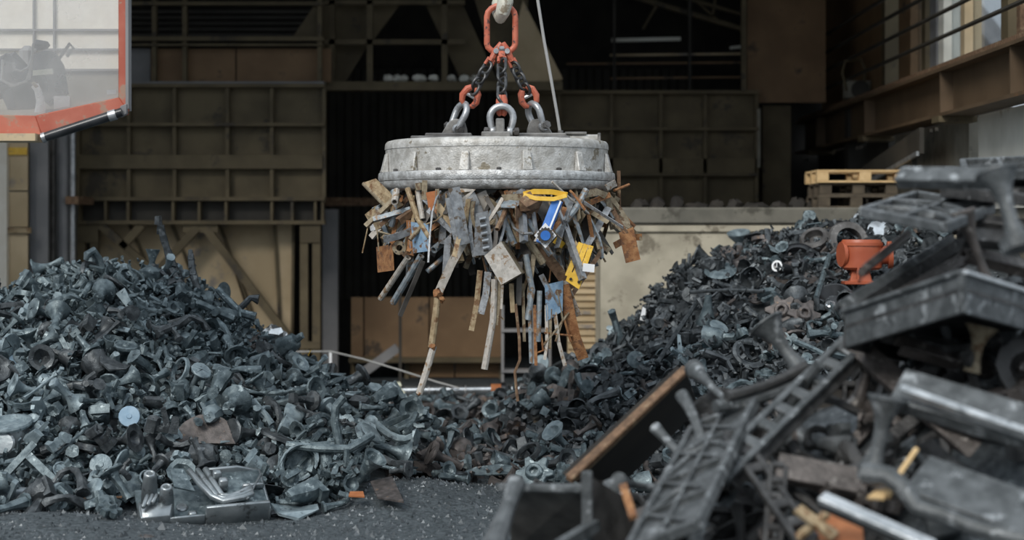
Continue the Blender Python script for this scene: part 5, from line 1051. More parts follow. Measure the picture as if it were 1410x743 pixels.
hero(MB().prism([(-.03, -.1), (.02, -.1), (.015, .09), (-.01, .1)], .006, frame_m(surf(936, 475, .2), (.1, -.9, .3), (1, .0, .1))), 'iron_pale', 'pale_splinter', 'pale pointed splinter standing on the lower dark slope', 'splinter', 'right', 'the pale splinter', 936, 475, 7, 12)
for a, b, w, m, lab, wd in (((950, 402), (1052, 401), .035, 'iron_dark', 'dark straight bar lying level across the upper dark slope', 'the level dark bar'), ((1124, 410), (1142, 352), .05, 'iron', 'grey bar slanting up beside the orange valve body', 'the slanting grey bar'), ((905, 500), (962, 412), .045, 'iron_dark', 'dark bar slanting up the middle of the dark slope', 'the slanting dark bar'), ((1095, 470), (1135, 488), .05, 'iron', 'grey bar pointing down below the black pan', 'the short grey bar'), ((750, 512), (815, 482), .05, 'iron_dark', 'dark rod resting on the low end of the dark heap', 'the dark end rod')):
    p, q = surf(*a, .22), surf(*b, .22); hero(MB().tube(bend_pts(p, q, .03, 5), w / 2, 7), m, 'runner_bar', lab, 'bar', 'right', wd, (a[0] + b[0]) / 2, (a[1] + b[1]) / 2)
a = at(862, 490, 17.6); hero(MB().tube([a, at(852, 460, 17.6), at(846, 440, 17.6), at(842, 428, 17.55)], [.05, .04, .034, .04], 8), 'iron', 'horn_casting', 'horn-shaped casting poking up at the left shoulder of the dark heap', 'casting', 'right', 'the poking horn', 848, 452)
# anchors for the yard pieces
for x, y, w_, h_ in ((560, 575, 'the dark ridge of scrap', 'mid'), (640, 575, 'the ridge below the shaft end', 'mid'), (600, 640, 'the middle of the yard scrap', 'mid'), (330, 700, 'the grit beside the tray', 'mid'), (830, 560, 'the low slope of the heap', 'right'), (900, 600, 'the plank of the near heap', 'right'), (60, 540, 'the outer flank', 'left'), (330, 520, 'the inner flank', 'left'), (250, 470, 'the middle of the slope', 'left'), (400, 560, 'the inner foot', 'left'), (100, 600, 'the outer foot', 'left'), (1000, 560, 'the lower slope', 'right'), (60, 400, 'the outer crest', 'left'), (180, 510, 'the slope above the pale blue disc', 'left'), (330, 590, 'the slope by the half disc', 'left'), (1100, 540, 'the lower slope', 'right'), (1240, 420, 'the slope under the near trays', 'right')):
    mark(x, y, w_, h_)
# ------------------------------------------------------------------ the near heap of large castings, lower right
def near_z(x, y):
    a = smooth_step(-.05, .5, x) * .55 + smooth_step(.5, 1.5, x) * .55 + smooth_step(1.4, 2.6, x) * .45
    return max(0, a * smooth_step(7.2, 8.6, y) * (1 - smooth_step(10.4, 11.8, y)) + .12 * noise.noise((x * 2.5, y * 2.5, 9))) - .12 - .38 * smooth_step(9.4, 8.6, y)
hn = stuff(tag(grid('scrap_heap_core', near_z, -.2, 3.6, 7.0, 12, .1, M_['iron_dark'], lambda p: near_z(p[0], p[1]) > -.1), 'dark buried scrap inside the near heap of large castings', 'scrap'))
GN = 'large castings of the near heap'
def tray(name, label, p0, p1, p3, h, m, nu=2, nv=3, diag=True, floor_m=None, rim=.035, curved=False):
    p0, p1, p3 = map(Vector, (p0, p1, p3)); U, V = p1 - p0, p3 - p0; N = U.cross(V).normalized(); N = N if N.z > 0 else -N
    t = thing(name, label, 'grating', p0 - N * h, GN); P = lambda u, v, d=0: p0 + U * u + V * v - N * d
    for a, b in (((0, 0), (1, 0)), ((1, 0), (1, 1)), ((1, 1), (0, 1)), ((0, 1), (0, 0))):
        MB().bar(P(*a, h / 2), P(*b, h / 2), rim, h, N).build('rim_wall', M_[m], t, bevel=.006)
    MB().quad(P(.02, .02, h * .8), P(.98, .02, h * .8), P(.98, .98, h * .8), P(.02, .98, h * .8), .012).build('web', M_[floor_m or m], t, smooth=0)
    for i in range(1, nu): MB().bar(P(i / nu, 0, h * .4), P(i / nu, 1, h * .4), rim * .6, h * .7, N).build('rib', M_[m], t, smooth=0)
    for i in range(1, nv): MB().bar(P(0, i / nv, h * .4), P(1, i / nv, h * .4), rim * .6, h * .7, N).build('rib', M_[m], t, smooth=0)
    if diag:
        for i in range(nv): MB().bar(P(0, i / nv, h * .4), P(1, (i + 1) / nv, h * .4), rim * .5, h * .6, N).build('diagonal_rib', M_[m], t, smooth=0)
    if curved:
        for c in (.3, .65):
            MB().tube([P(.02 + .96 * k / 7, c + .16 * math.sin(PI * k / 7) - .08, h * .35) for k in range(8)], rim * .4, 6).build('curved_rib', M_[m], t)
    return t
def slotted(name, label, p0, p1, w, h, n, m, up=(0, -.6, .8)):
    """A bar of two rails joined by rungs, leaving a row of slots."""
    p0, p1 = Vector(p0), Vector(p1); t = thing(name, label, 'bar', min(p0, p1, key=lambda q: q.z), GN); d = (p1 - p0).normalized(); a = d.cross(Vector(up)).normalized()
    for s in (-1, 1): MB().bar(p0 + a * w * .42 * s, p1 + a * w * .42 * s, w * .28, h, up).build('rail', M_[m], t, bevel=.005)
    for i in range(n + 1):
        c = p0.lerp(p1, i / n); MB().bar(c - a * w * .34, c + a * w * .34, (p1 - p0).length / n * .38, h * .8, up).build('rung', M_[m], t, bevel=.004)
    return t
def channel(name, label, p0, p1, w, h, m, up, th=.02, edge=None):
    """A U-section; its web faces along up."""
    p0, p1 = Vector(p0), Vector(p1); t = thing(name, label, 'channel', min(p0, p1, key=lambda q: q.z), GN)
    d = (p1 - p0).normalized(); a = d.cross(Vector(up)).normalized(); u = a.cross(d)
    MB().bar(p0, p1, w, th, up).build('web', M_[m], t, bevel=.004)
    for s in (-1, 1): MB().bar(p0 + a * (w - th) / 2 * s - u * h / 2, p1 + a * (w - th) / 2 * s - u * h / 2, th, h, up).build('flange', M_[edge if edge and s == 1 else m], t, bevel=.004)
    return t
def horn(label, p0, p1, r, m, cup=False, name='horn_casting'):
    """A large trumpet casting from its foot p0 to its bell p1."""
    p0, p1 = Vector(p0), Vector(p1); L = (p1 - p0).length; t = thing(name, label, 'casting', min(p0, p1, key=lambda q: q.z), GN); Mx = frame_m(p0, p1 - p0)
    MB().lathe([(0, 0), (r * .55, 0), (r * .5, L * .08), (r * .34, L * .3), (r * .38, L * .6), (r * .55, L * .78), (r * .9, L * .95), (r, L), (r * .82, L), (r * .4, L * .82), (0, L * .75)], 18, Mx).build('stem_and_bell', M_[m], t)
    MB().lathe([(r * .93, L * .985), (r * 1.04, L * .985), (r * 1.04, L * 1.02), (r * .8, L * 1.02)], 18, Mx).build('bell_rim', M_[m], t)
    if cup: MB().lathe([(0, -r * .5), (r * .8, -r * .5), (r * .85, r * .1), (r * .6, r * .15), (0, r * .15)], 18, Mx).build('foot_cup', M_[m], t)
    return t
# top of the heap
tray('grating_tray', 'shallow grey grating tray lying level on top of the near heap', at(1188, 285, 9.0), at(1300, 306, 8.5), at(1262, 262, 9.9), .05, 'fg', 2, 2, True, 'fg_dark', curved=True)
tray('grating_tray', 'grey grating tray behind the level tray, running out of the photo', at(1300, 255, 9.4), at(1425, 268, 9.0), at(1305, 228, 10.4), .06, 'fg_dark', 2, 3, True)
channel('channel_bar', 'pale channel bar lying level above the grating trays', at(1236, 240, 8.6), at(1370, 241, 8.3), .09, .05, 'fg', (0, -.8, .6))
horn('big blurred horn casting with its round head at the top edge of the near heap', at(1400, 330, 7.6), at(1372, 238, 7.7), .085, 'fg', True)
tray('grating_tray', 'pale edged tray running out at the upper right corner of the heap', at(1330, 236, 9.6), at(1440, 232, 9.2), at(1325, 218, 10.6), .05, 'fg', 2, 2, False, 'fg_dark')
for n, (a, b, w, m) in enumerate((((1160, 424), (1316, 330), .075, 'fg'), ((1186, 424), (1340, 324), .07, 'fg_dark'), ((1225, 415), (1352, 340), .06, 'fg_brown'), ((1192, 368), (1252, 320), .035, 'fg_brown'))):
    channel('channel_bar', ('grey', 'dark', 'brownish', 'short brownish')[n] + ' channel bar slanting up to the level grating tray' + ('', ', in the middle of three', ', under the other two', ' past the orange valve')[n], at(*a, 9.2 - .1 * n), at(*b, 10.0 - .1 * n), w, .05, m, (.3, -.7, .6))
horn('upright leg-like casting under the corner of the level grating tray', at(1360, 390, 8.9), at(1326, 292, 8.9), .06, 'fg_brown')
for n, (a, b, w, m, lab) in enumerate((((1325, 322), (1440, 330), .10, 'fg_dark', 'dark channel bar lying level behind the deep corner tray'), ((1330, 345), (1440, 372), .08, 'fg_brown', 'brownish channel bar sloping down behind the deep corner tray'), ((1345, 300), (1440, 312), .07, 'fg_dark', 'dark channel bar under the big blurred horn casting'), ((1240, 470), (1420, 520), .09, 'fg_brown', 'brownish channel bar in the dark hollow of the deep corner tray'), ((1215, 455), (1330, 480), .06, 'fg_dark', 'dark channel bar deep under the corner tray'), ((1290, 590), (1420, 640), .08, 'fg_dark', 'dark channel bar below the wide bright-edged channel'), ((1215, 610), (1300, 545), .07, 'fg_dark', 'dark channel bar leaning behind the standing horn casting'), ((1150, 640), (1215, 560), .06, 'fg_brown', 'brownish channel bar leaning left of the standing horn casting'), ((1030, 700), (1190, 735), .07, 'fg_dark', 'dark channel bar lying low behind the orange rust plate'), ((1290, 700), (1180, 655), .05, 'fg_dark', 'dark channel bar under the wavy arm casting'))):
    channel('channel_bar', lab, at(*a, 9.0 + .1 * (n % 3)), at(*b, 9.1 + .15 * (n % 2)), w, .05, m, (.1, -.6, .8))
# the deep corner tray
t = thing('deep_corner_tray', 'deep grey tray with its corner turned to the viewer, largest piece of the near heap', 'tray', at(1320, 420, 8.2), GN)
c0, c1, c2 = at(1163, 430, 9.0), at(1326, 376, 8.2), at(1460, 418, 8.9); dn = Vector((0, .0, -.17))
for a, b in ((c0, c1), (c1, c2)):
    MB().quad(a + dn, b + dn, b, a, .03).build('side_wall', M_['fg'], t, bevel=.005)
    d = (b - a).normalized(); MB().bar(a + Vector((0, .01, .005)), b + Vector((0, .01, .005)), .05, .022, (0, 0, 1)).build('rim_edge', M_['edge' if b is c2 else 'fg'], t, bevel=.005)
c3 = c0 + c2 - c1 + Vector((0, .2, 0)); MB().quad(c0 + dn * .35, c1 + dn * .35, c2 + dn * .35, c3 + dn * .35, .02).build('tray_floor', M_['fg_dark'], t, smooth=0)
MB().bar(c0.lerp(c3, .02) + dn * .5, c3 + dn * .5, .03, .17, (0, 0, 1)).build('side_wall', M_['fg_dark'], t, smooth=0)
# middle band
slotted('slotted_bar', 'long slotted bar slanting down through the middle of the near heap', at(1185, 462, 9.4), at(985, 655, 8.4), .12, .035, 9, 'fg')
channel('channel_bar', 'dark channel lying along the long slotted bar', at(1198, 480, 9.35), at(1010, 668, 8.45), .05, .06, 'fg_dark', (.5, -.6, .6))
channel('channel_bar', 'long ribbed rail slanting down to the right under the deep tray', at(1172, 468, 9.3), at(1392, 662, 8.6), .11, .05, 'fg_brown', (-.4, -.6, .7))
horn('hanging horn casting with its bell down beside the long slotted bar', at(1198, 496, 9.3), at(1178, 566, 9.3), .085, 'fg_brown')
horn('standing horn casting with a flared top and a round foot cup', at(1203, 648, 8.2), at(1222, 548, 8.2), .085, 'fg', True)
horn('horn casting with a yellowish head under the deep corner tray', at(1338, 512, 8.8), at(1352, 450, 8.8), .075, 'khaki')
horn('pale horn casting with a wide lip pointing at the dark slope', at(1100, 506, 9.8), at(1055, 446, 9.9), .10, 'fg')
t = channel('channel_bar', 'wide grey channel with a bright edge at the right', at(1236, 530, 8.3), at(1440, 590, 8.0), .20, .06, 'fg', (.1, -.75, .65), .025)
MB().bar(at(1240, 536, 8.2), at(1440, 606, 7.9), .035, .05, (0, -.7, .7)).build('bright_edge', M_['edge'], t, bevel=.006)
slotted('ladder_bar', 'two-railed ladder bar slanting down below the long slotted bar', at(1008, 598, 8.7), at(1112, 745, 8.0), .10, .03, 6, 'fg_dark')
slotted('ladder_bar', 'upright two-railed ladder bar at the bottom of the near heap', at(1062, 770, 8.1), at(1072, 640, 8.4), .08, .03, 6, 'fg_dark')
tray('lattice_frame', 'tall lattice frame with curved ribs leaning in the near heap', at(957, 714, 7.7), at(860, 752, 7.9), at(1036, 548, 9.0), .05, 'fg', 2, 4, True, None, .035, True)
tray('dark_lattice', 'dark lattice grating seen behind the hanging horn casting', at(1070, 640, 9.6), at(1200, 650, 9.6), at(1080, 520, 9.9), .05, 'fg_dark', 3, 3, False, 'near_black')  # black web stands in for the shaded void behind the grid
channel('channel_bar', 'dark brown slotted channel lying level at the lower middle', at(1070, 640, 8.6), at(1195, 664, 8.5), .13, .05, 'fg_brown', (0, -.8, .6))
t = thing('rusty_box_girder', 'dark box beam with a tan rusty top edge at the left of the near heap', 'beam', at(785, 680, 10.2), GN)
MB().quad(at(838, 684, 10.75), at(964, 562, 11.2), at(944, 512, 10.55), at(786, 660, 10.0), .06).build('dark_side', M_['near_black'], t, smooth=0)  # shade under the overhang is put into this near-black colour
MB().bar(at(783, 660, 9.98), at(945, 508, 10.52), .05, .04, (0, -.6, .8)).build('rusty_edge', M_['rust_brown'], t, bevel=.006)
MB().quad(at(786, 657, 10.0), at(946, 504, 10.55), at(950, 508, 10.9), at(800, 655, 10.4), .03).build('top_plate', M_['tan'], t, smooth=0)
horn('long Y-shaped arm casting reaching down from the rusty box beam', at(1020, 572, 9.3), at(956, 508, 9.9), .05, 'fg', False, 'arm_casting')
MB_ = [((968, 612), (938, 542), .06, 'fg', 'flat grey bar standing between box beam and lattice frame'), ((950, 640), (902, 588), .055, 'fg', 'knuckled grey branch casting left of the lattice frame'), ((935, 632), (985, 610), .05, 'fg', 'short grey branch casting touching the lattice frame'), ((1128, 500), (1090, 560), .06, 'fg', 'grey bar crossing the top of the long slotted bar'), ((985, 560), (1112, 524), .07, 'fg', 'dull blue-grey bar behind the long slotted bar'),
       ((1000, 545), (1110, 505), .06, 'fg_dark', 'dark pipe lying behind the dull blue-grey bar'), ((1055, 640), (1110, 700), .06, 'white_steel', 'pale worn bar end near the orange rust plate')]
for a, b, w, m, lab in MB_:
    o = tag(MB().tube(bend_pts(at(*a, 9.0), at(*b, 9.2), .04, int(a[0])), [w * .5, w * .42, w * .4, w * .45, w * .55], 8).build('worn_bar', M_[m]), lab, 'bar', GN)
# lower right
t = channel('channel_bar', 'broad dark channel at the lower right corner of the photo', at(1262, 652, 7.9), at(1450, 720, 7.6), .26, .07, 'fg', (.1, -.6, .8), .025)
o = tag(MB().tube([at(1190, 652, 7.9), at(1222, 655, 7.85), at(1245, 672, 7.8), (at(1262, 698, 7.75)), at(1300, 708, 7.7), at(1340, 725, 7.6), at(1430, 748, 7.5)], [.05, .045, .04, .04, .035, .035, .04], 9).build('wavy_arm', M_['fg']), 'wavy grey arm casting running from the round foot cup to the corner', 'casting', GN)
t = thing('bright_edged_bar', 'bright-edged bar slanting down before the orange rust plate', 'bar', at(1270, 750, 7.6), GN); MB().bar(at(1131, 684, 7.8), at(1285, 752, 7.5), .06, .03, (0, -.5, .85)).build('bright_top', M_['edge'], t, bevel=.005); MB().bar(at(1131, 690, 7.82), at(1285, 758, 7.52), .055, .04, (0, -.5, .85)).build('dark_body', M_['fg_dark'], t, smooth=0)
t = thing('orange_rust_plate', 'orange rust coloured plate lying at the bottom of the near heap', 'plate', at(1150, 745, 8.0), GN)
MB().quad(at(1100, 735, 8.1), at(1190, 752, 7.8), at(1186, 712, 8.0), at(1135, 702, 8.3), .012).build('plate', M_['orange'], t, smooth=0); MB().bar(at(1098, 700, 8.0), at(1150, 738, 7.9), .05, .02, (0, -.5, .8)).build('folded_edge', M_['tan'], t, smooth=0); MB().bar(at(1098, 740, 8.0), at(1140, 706, 7.95), .04, .02, (0, -.5, .8)).build('folded_edge', M_['tan'], t, smooth=0)
tag(MB().tube([at(1222, 684, 7.9), at(1240, 650, 8.0), at(1262, 618, 8.1)], .012, 6).build('wooden_stick', M_['wood']), 'thin tan wooden stick standing beside the standing horn casting', 'stick', GN)
tag(MB().quad(at(1194, 684, 7.85), at(1218, 686, 7.85), at(1222, 672, 7.9), at(1206, 674, 7.9), .01).build('wood_chip', M_['wood']), 'pale wood chip lying by the foot of the thin stick', 'chip', GN)
channel('channel_bar', 'short dark channel end behind the thin wooden stick', at(1268, 610, 8.6), at(1330, 660, 8.4), .12, .06, 'fg_dark', (.2, -.7, .7))
horn('short stub casting poking up right of the thin wooden stick', at(1275, 640, 8.5), at(1250, 608, 8.5), .04, 'fg', False, 'stub_casting')
# lower left of the near heap
t = thing('mossy_box', 'open dark box casting with a pale lip at the bottom middle', 'box', at(750, 760, 8.8), GN)
MB().quad(at(704, 760, 9.3), at(800, 752, 9.1), at(803, 672, 8.6), at(700, 674, 8.9), .03).build('front_wall', M_['dark_steel'], t, smooth=0); MB().bar(at(688, 670, 8.88), at(806, 672, 8.58), .07, .035, (0, 0, 1)).build('pale_lip', M_['fg'], t, bevel=.008)
MB().quad(at(812, 770, 8.5), at(880, 780, 8.9), at(872, 690, 9.0), at(812, 655, 8.55), .03).build('side_wall', M_['dark_steel'], t, smooth=0); MB().bar(at(809, 770, 8.5), at(808, 648, 8.5), .05, .03, (0, 1, 0)).build('pale_post', M_['fg'], t, bevel=.006)
MB().bar(at(770, 752, 8.3), at(820, 722, 8.5), .05, .05).build('inner_bar', M_['fg'], t, smooth=0)
o = tag(MB().tube([at(712, 664, 8.5), at(702, 690, 8.4), at(694, 712, 8.3), at(676, 760, 8.1)], [.045, .035, .04, .06], 10).build('leaning_arm', M_['fg']), 'pale tapered arm casting leaning on the open dark box', 'casting', GN)
tag(MB().bar(at(858, 668, 8.4), at(872, 712, 8.2), .035, .02, (0, -1, 0)).build('rusty_strip', M_['rust']), 'short orange-rust strip standing left of the lattice frame', 'strip', GN)
horn('pale stub casting lying behind the orange-rust strip', at(905, 672, 8.8), at(852, 664, 8.6), .045, 'fg', False, 'stub_casting')
# smaller castings filling the near heap
RQ = random.Random(77); ITEMS = []; near_mesh = {}
NEARMARK = [(1055, 460, 'the pale wide-lipped horn'), (1085, 560, 'the long slotted bar'), (1200, 540, 'the hanging horn'), (1215, 600, 'the standing horn'), (1250, 390, 'the deep corner tray'), (1330, 560, 'the wide bright-edged channel'), (1340, 680, 'the broad dark channel'), (950, 650, 'the tall lattice frame'), (1150, 725, 'the orange rust plate'), (1130, 580, 'the dark lattice grating'), (1350, 490, 'the yellowish horn head'), (1060, 690, 'the ladder bars'), (760, 700, 'the open dark box'), (1360, 330, 'the upright leg-like casting'), (870, 600, 'the rusty box beam')]
for i in range(250):
    while True:
        x, y = RQ.uniform(.25, 3.0), RQ.uniform(8.3, 11.0); z = near_z(x, y)
        pq = pix((x, y, z))
        if z > .05 and not (770 < pq[0] < 985 and 480 < pq[1] < 725) and not (1040 < pq[0] < 1200 and 480 < pq[1] < 625): break
    ki = RQ.choice([0, 0, 1, 2, 3, 3, 3, 8, 10, 10, 11, 4]); key = ki
    if key not in near_mesh: near_mesh[key] = CASTINGS[ki][1](1).mesh(CASTINGS[ki][0]); near_mesh[key].materials.append(M_['fg_dark'])
    o = bpy.data.objects.new(CASTINGS[ki][0], near_mesh[key]); C.objects.link(o); s = RQ.uniform(.9, 1.7); o.scale = (s, s, s); o.location = (x, y, z + .02 + RQ.uniform(0, .14)); o.rotation_mode = 'QUATERNION'
    o.rotation_quaternion = Quaternion((RQ.gauss(0, 1), RQ.gauss(0, 1), RQ.gauss(0, 1), RQ.gauss(0, 1))).normalized()
    tint, mk = RQ.choice([('dark', 'fg_dark'), ('dark', 'fg_dark'), ('grey', 'fg'), ('brownish', 'fg_brown')])
    if mk != 'fg_dark': o.material_slots[0].link = 'OBJECT'; o.material_slots[0].material = M_[mk]
    tag(o, '', CASTINGS[ki][3], CASTINGS[ki][4] + ' in the near heap'); ITEMS.append((o, tint + ' ' + CASTINGS[ki][2], *pix(o.location)))
label_by_neighbour(ITEMS, NEARMARK)
# ------------------------------------------------------------------ the crane driver's cab, top left
YC = 13.0
cab = thing('crane_cab', 'red framed glass crane cab hanging at the upper left', 'cab', at(40, 190, YC))
OUT = [(-60, -90), (176, -90), (176, 153), (58, 188), (-60, 186)]; INN = [(-60, -90), (163, -90), (163, 134), (48, 159), (-60, 157)]
for a, b, c, d in ((1, 2, 2, 1), (2, 3, 3, 2), (3, 4, 4, 3)):
    MB().quad(at(*OUT[a], YC), at(*OUT[b], YC), at(*INN[c], YC), at(*INN[d], YC), -.06).build('frame_bar', M_['red'], cab, bevel=.006)
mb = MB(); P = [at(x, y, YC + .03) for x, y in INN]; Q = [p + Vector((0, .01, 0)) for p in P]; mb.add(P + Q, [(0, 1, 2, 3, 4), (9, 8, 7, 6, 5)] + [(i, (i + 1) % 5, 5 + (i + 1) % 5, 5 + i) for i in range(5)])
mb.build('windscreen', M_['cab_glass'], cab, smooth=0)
BK = YC + 1.25
side = [at(x, y, YC + .06) for x, y in OUT]; sideb = [at(x, y, BK) for x, y in ((-60, -90), (174, -90), (174, 150), (58, 182), (-60, 180))]
def pane(a, b, nm, m): MB().quad(side[a], sideb[a], sideb[b], side[b], .025).build(nm, M_[m], cab, smooth=0)
pane(1, 2, 'side_wall', 'hall_grey'); pane(2, 3, 'sloped_floor', 'red'); pane(3, 4, 'floor_plate', 'hall_tan')
# back wall: lining below, big rear window with bars above
def back(px0, px1, py0, py1, nm, m, d=.03, Y=BK): a, b = at(px0, py1, Y), at(px1, py0, Y); return MB().bx(a.x, b.x, Y, Y + d, a.z, b.z).build(nm, M_[m], cab, smooth=0)
back(-70, 172, -100, 96, 'back_panel', 'cream'); back(-70, 172, 97, 150, 'back_panel', 'concrete_dim'); back(-70, 60, 150, 181, 'back_panel', 'concrete_dim')
for x in (46, 74): back(x - 1.2, x + 1.2, -90, 98, 'wall_bar', 'hall_grey', .03, BK - .03)
for y in (41, 68, 96): back(-70, 172, y - 1.4, y + 1.4, 'wall_rail', 'hall_grey', .03, BK - .034)
# seat, coat, lever and hoses inside
def lump(pts, r, nm, m): return MB().tube([at(x, y, Y) for x, y, Y in pts], r, 10).build(nm, M_[m], cab)
MB().quad(at(24, 62, 13.9), at(24, 150, 13.9), at(46, 150, 13.9), at(46, 62, 13.9), .12).build('seat_back', M_['hall_grey'], cab, bevel=.04)
lump([(-20, 95, 13.7), (20, 92, 13.7), (36, 100, 13.7)], [.06, .11, .05], 'seat_cushion', 'cloth')
lump([(-20, 110, 13.6), (5, 105, 13.6), (28, 118, 13.6), (30, 150, 13.6)], [.1, .17, .15, .1], 'coat_body', 'cloth')
lump([(62, 78, 13.7), (66, 100, 13.65), (76, 126, 13.6), (62, 138, 13.6)], [.09, .13, .10, .06], 'hanging_coat', 'cloth')
lump([(58, 56, 13.7), (57, 62, 13.7), (58, 68, 13.7)], [.045, .065, .04], 'headphones', 'cloth')
MB().tube([at(82, 80, 13.65), at(96, 60, 13.6), at(101, 66, 13.6), at(92, 78, 13.6)], .012, 6).build('coat_hook', M_['dark_steel'], cab)
MB().quad(at(45, 97, 13.52), at(45, 104, 13.52), at(73, 102, 13.52), at(73, 94, 13.52), .01).build('reflective_band', M_['reflect'], cab, smooth=0)
lump([(55, 155, 13.45), (56, 140, 13.45), (52, 124, 13.45), (48, 117, 13.45)], [.04, .032, .026, .03], 'control_lever', 'paper')
lump([(48, 119, 13.45), (51, 116, 13.45)], [.035, .03], 'lever_knob', 'tan')
MB().quad(at(74, 132, 13.5), at(74, 150, 13.5), at(96, 146, 13.5), at(96, 132, 13.5), .02).build('control_box', M_['paper'], cab, smooth=0)
MB().quad(at(147, 124, YC + .06), at(147, 130, YC + .06), at(160, 129, YC + .06), at(160, 123, YC + .06), .004).build('sticker', M_['paper'], cab, smooth=0)
for p in (((18, 86), (20, 96), (30, 98), (40, 92), (44, 78)), ((4, 82), (2, 110), (18, 118), (36, 112), (44, 92)), ((46, 60), (44, 80), (40, 110))):
    MB().tube([at(x, y, 13.4) for x, y in p], .010, 6).build('hose', M_['cable'], cab)
# rubber buffer along the sloped edge, end bracket, underside beam
MB().tube([at(57, 190, YC - .05), at(70, 186, YC - .05), at(150, 160, YC - .05), at(168, 154, YC - .05)], [.028, .034, .034, .03], 12).build('rubber_buffer', M_['rubber'], cab)
MB().tube([at(150, 160, YC - .05), at(160, 157, YC - .05)], .038, 12).build('buffer_clamp', M_['galv'], cab)
MB().tube([at(58, 190, YC - .05), at(63, 188.5, YC - .05)], .036, 12).build('buffer_clamp', M_['galv'], cab)
MB().quad(at(165, 146, YC - .02), at(165, 162, YC - .02), at(175, 157, YC - .02), at(175, 142, YC - .02), .04).build('end_bracket', M_['hall_grey'], cab, bevel=.006)
MB().bar(at(-60, 190, YC + .02), at(56, 190, YC + .02), .3, .05).build('underside_beam', M_['hall_tan'], cab, smooth=0)
MB().bar(at(176, -90, YC + .03), at(176.5, 150, YC + .03), .02, .08, (0, 1, 0)).build('corner_strip', M_['hall_grey'], cab, smooth=0)
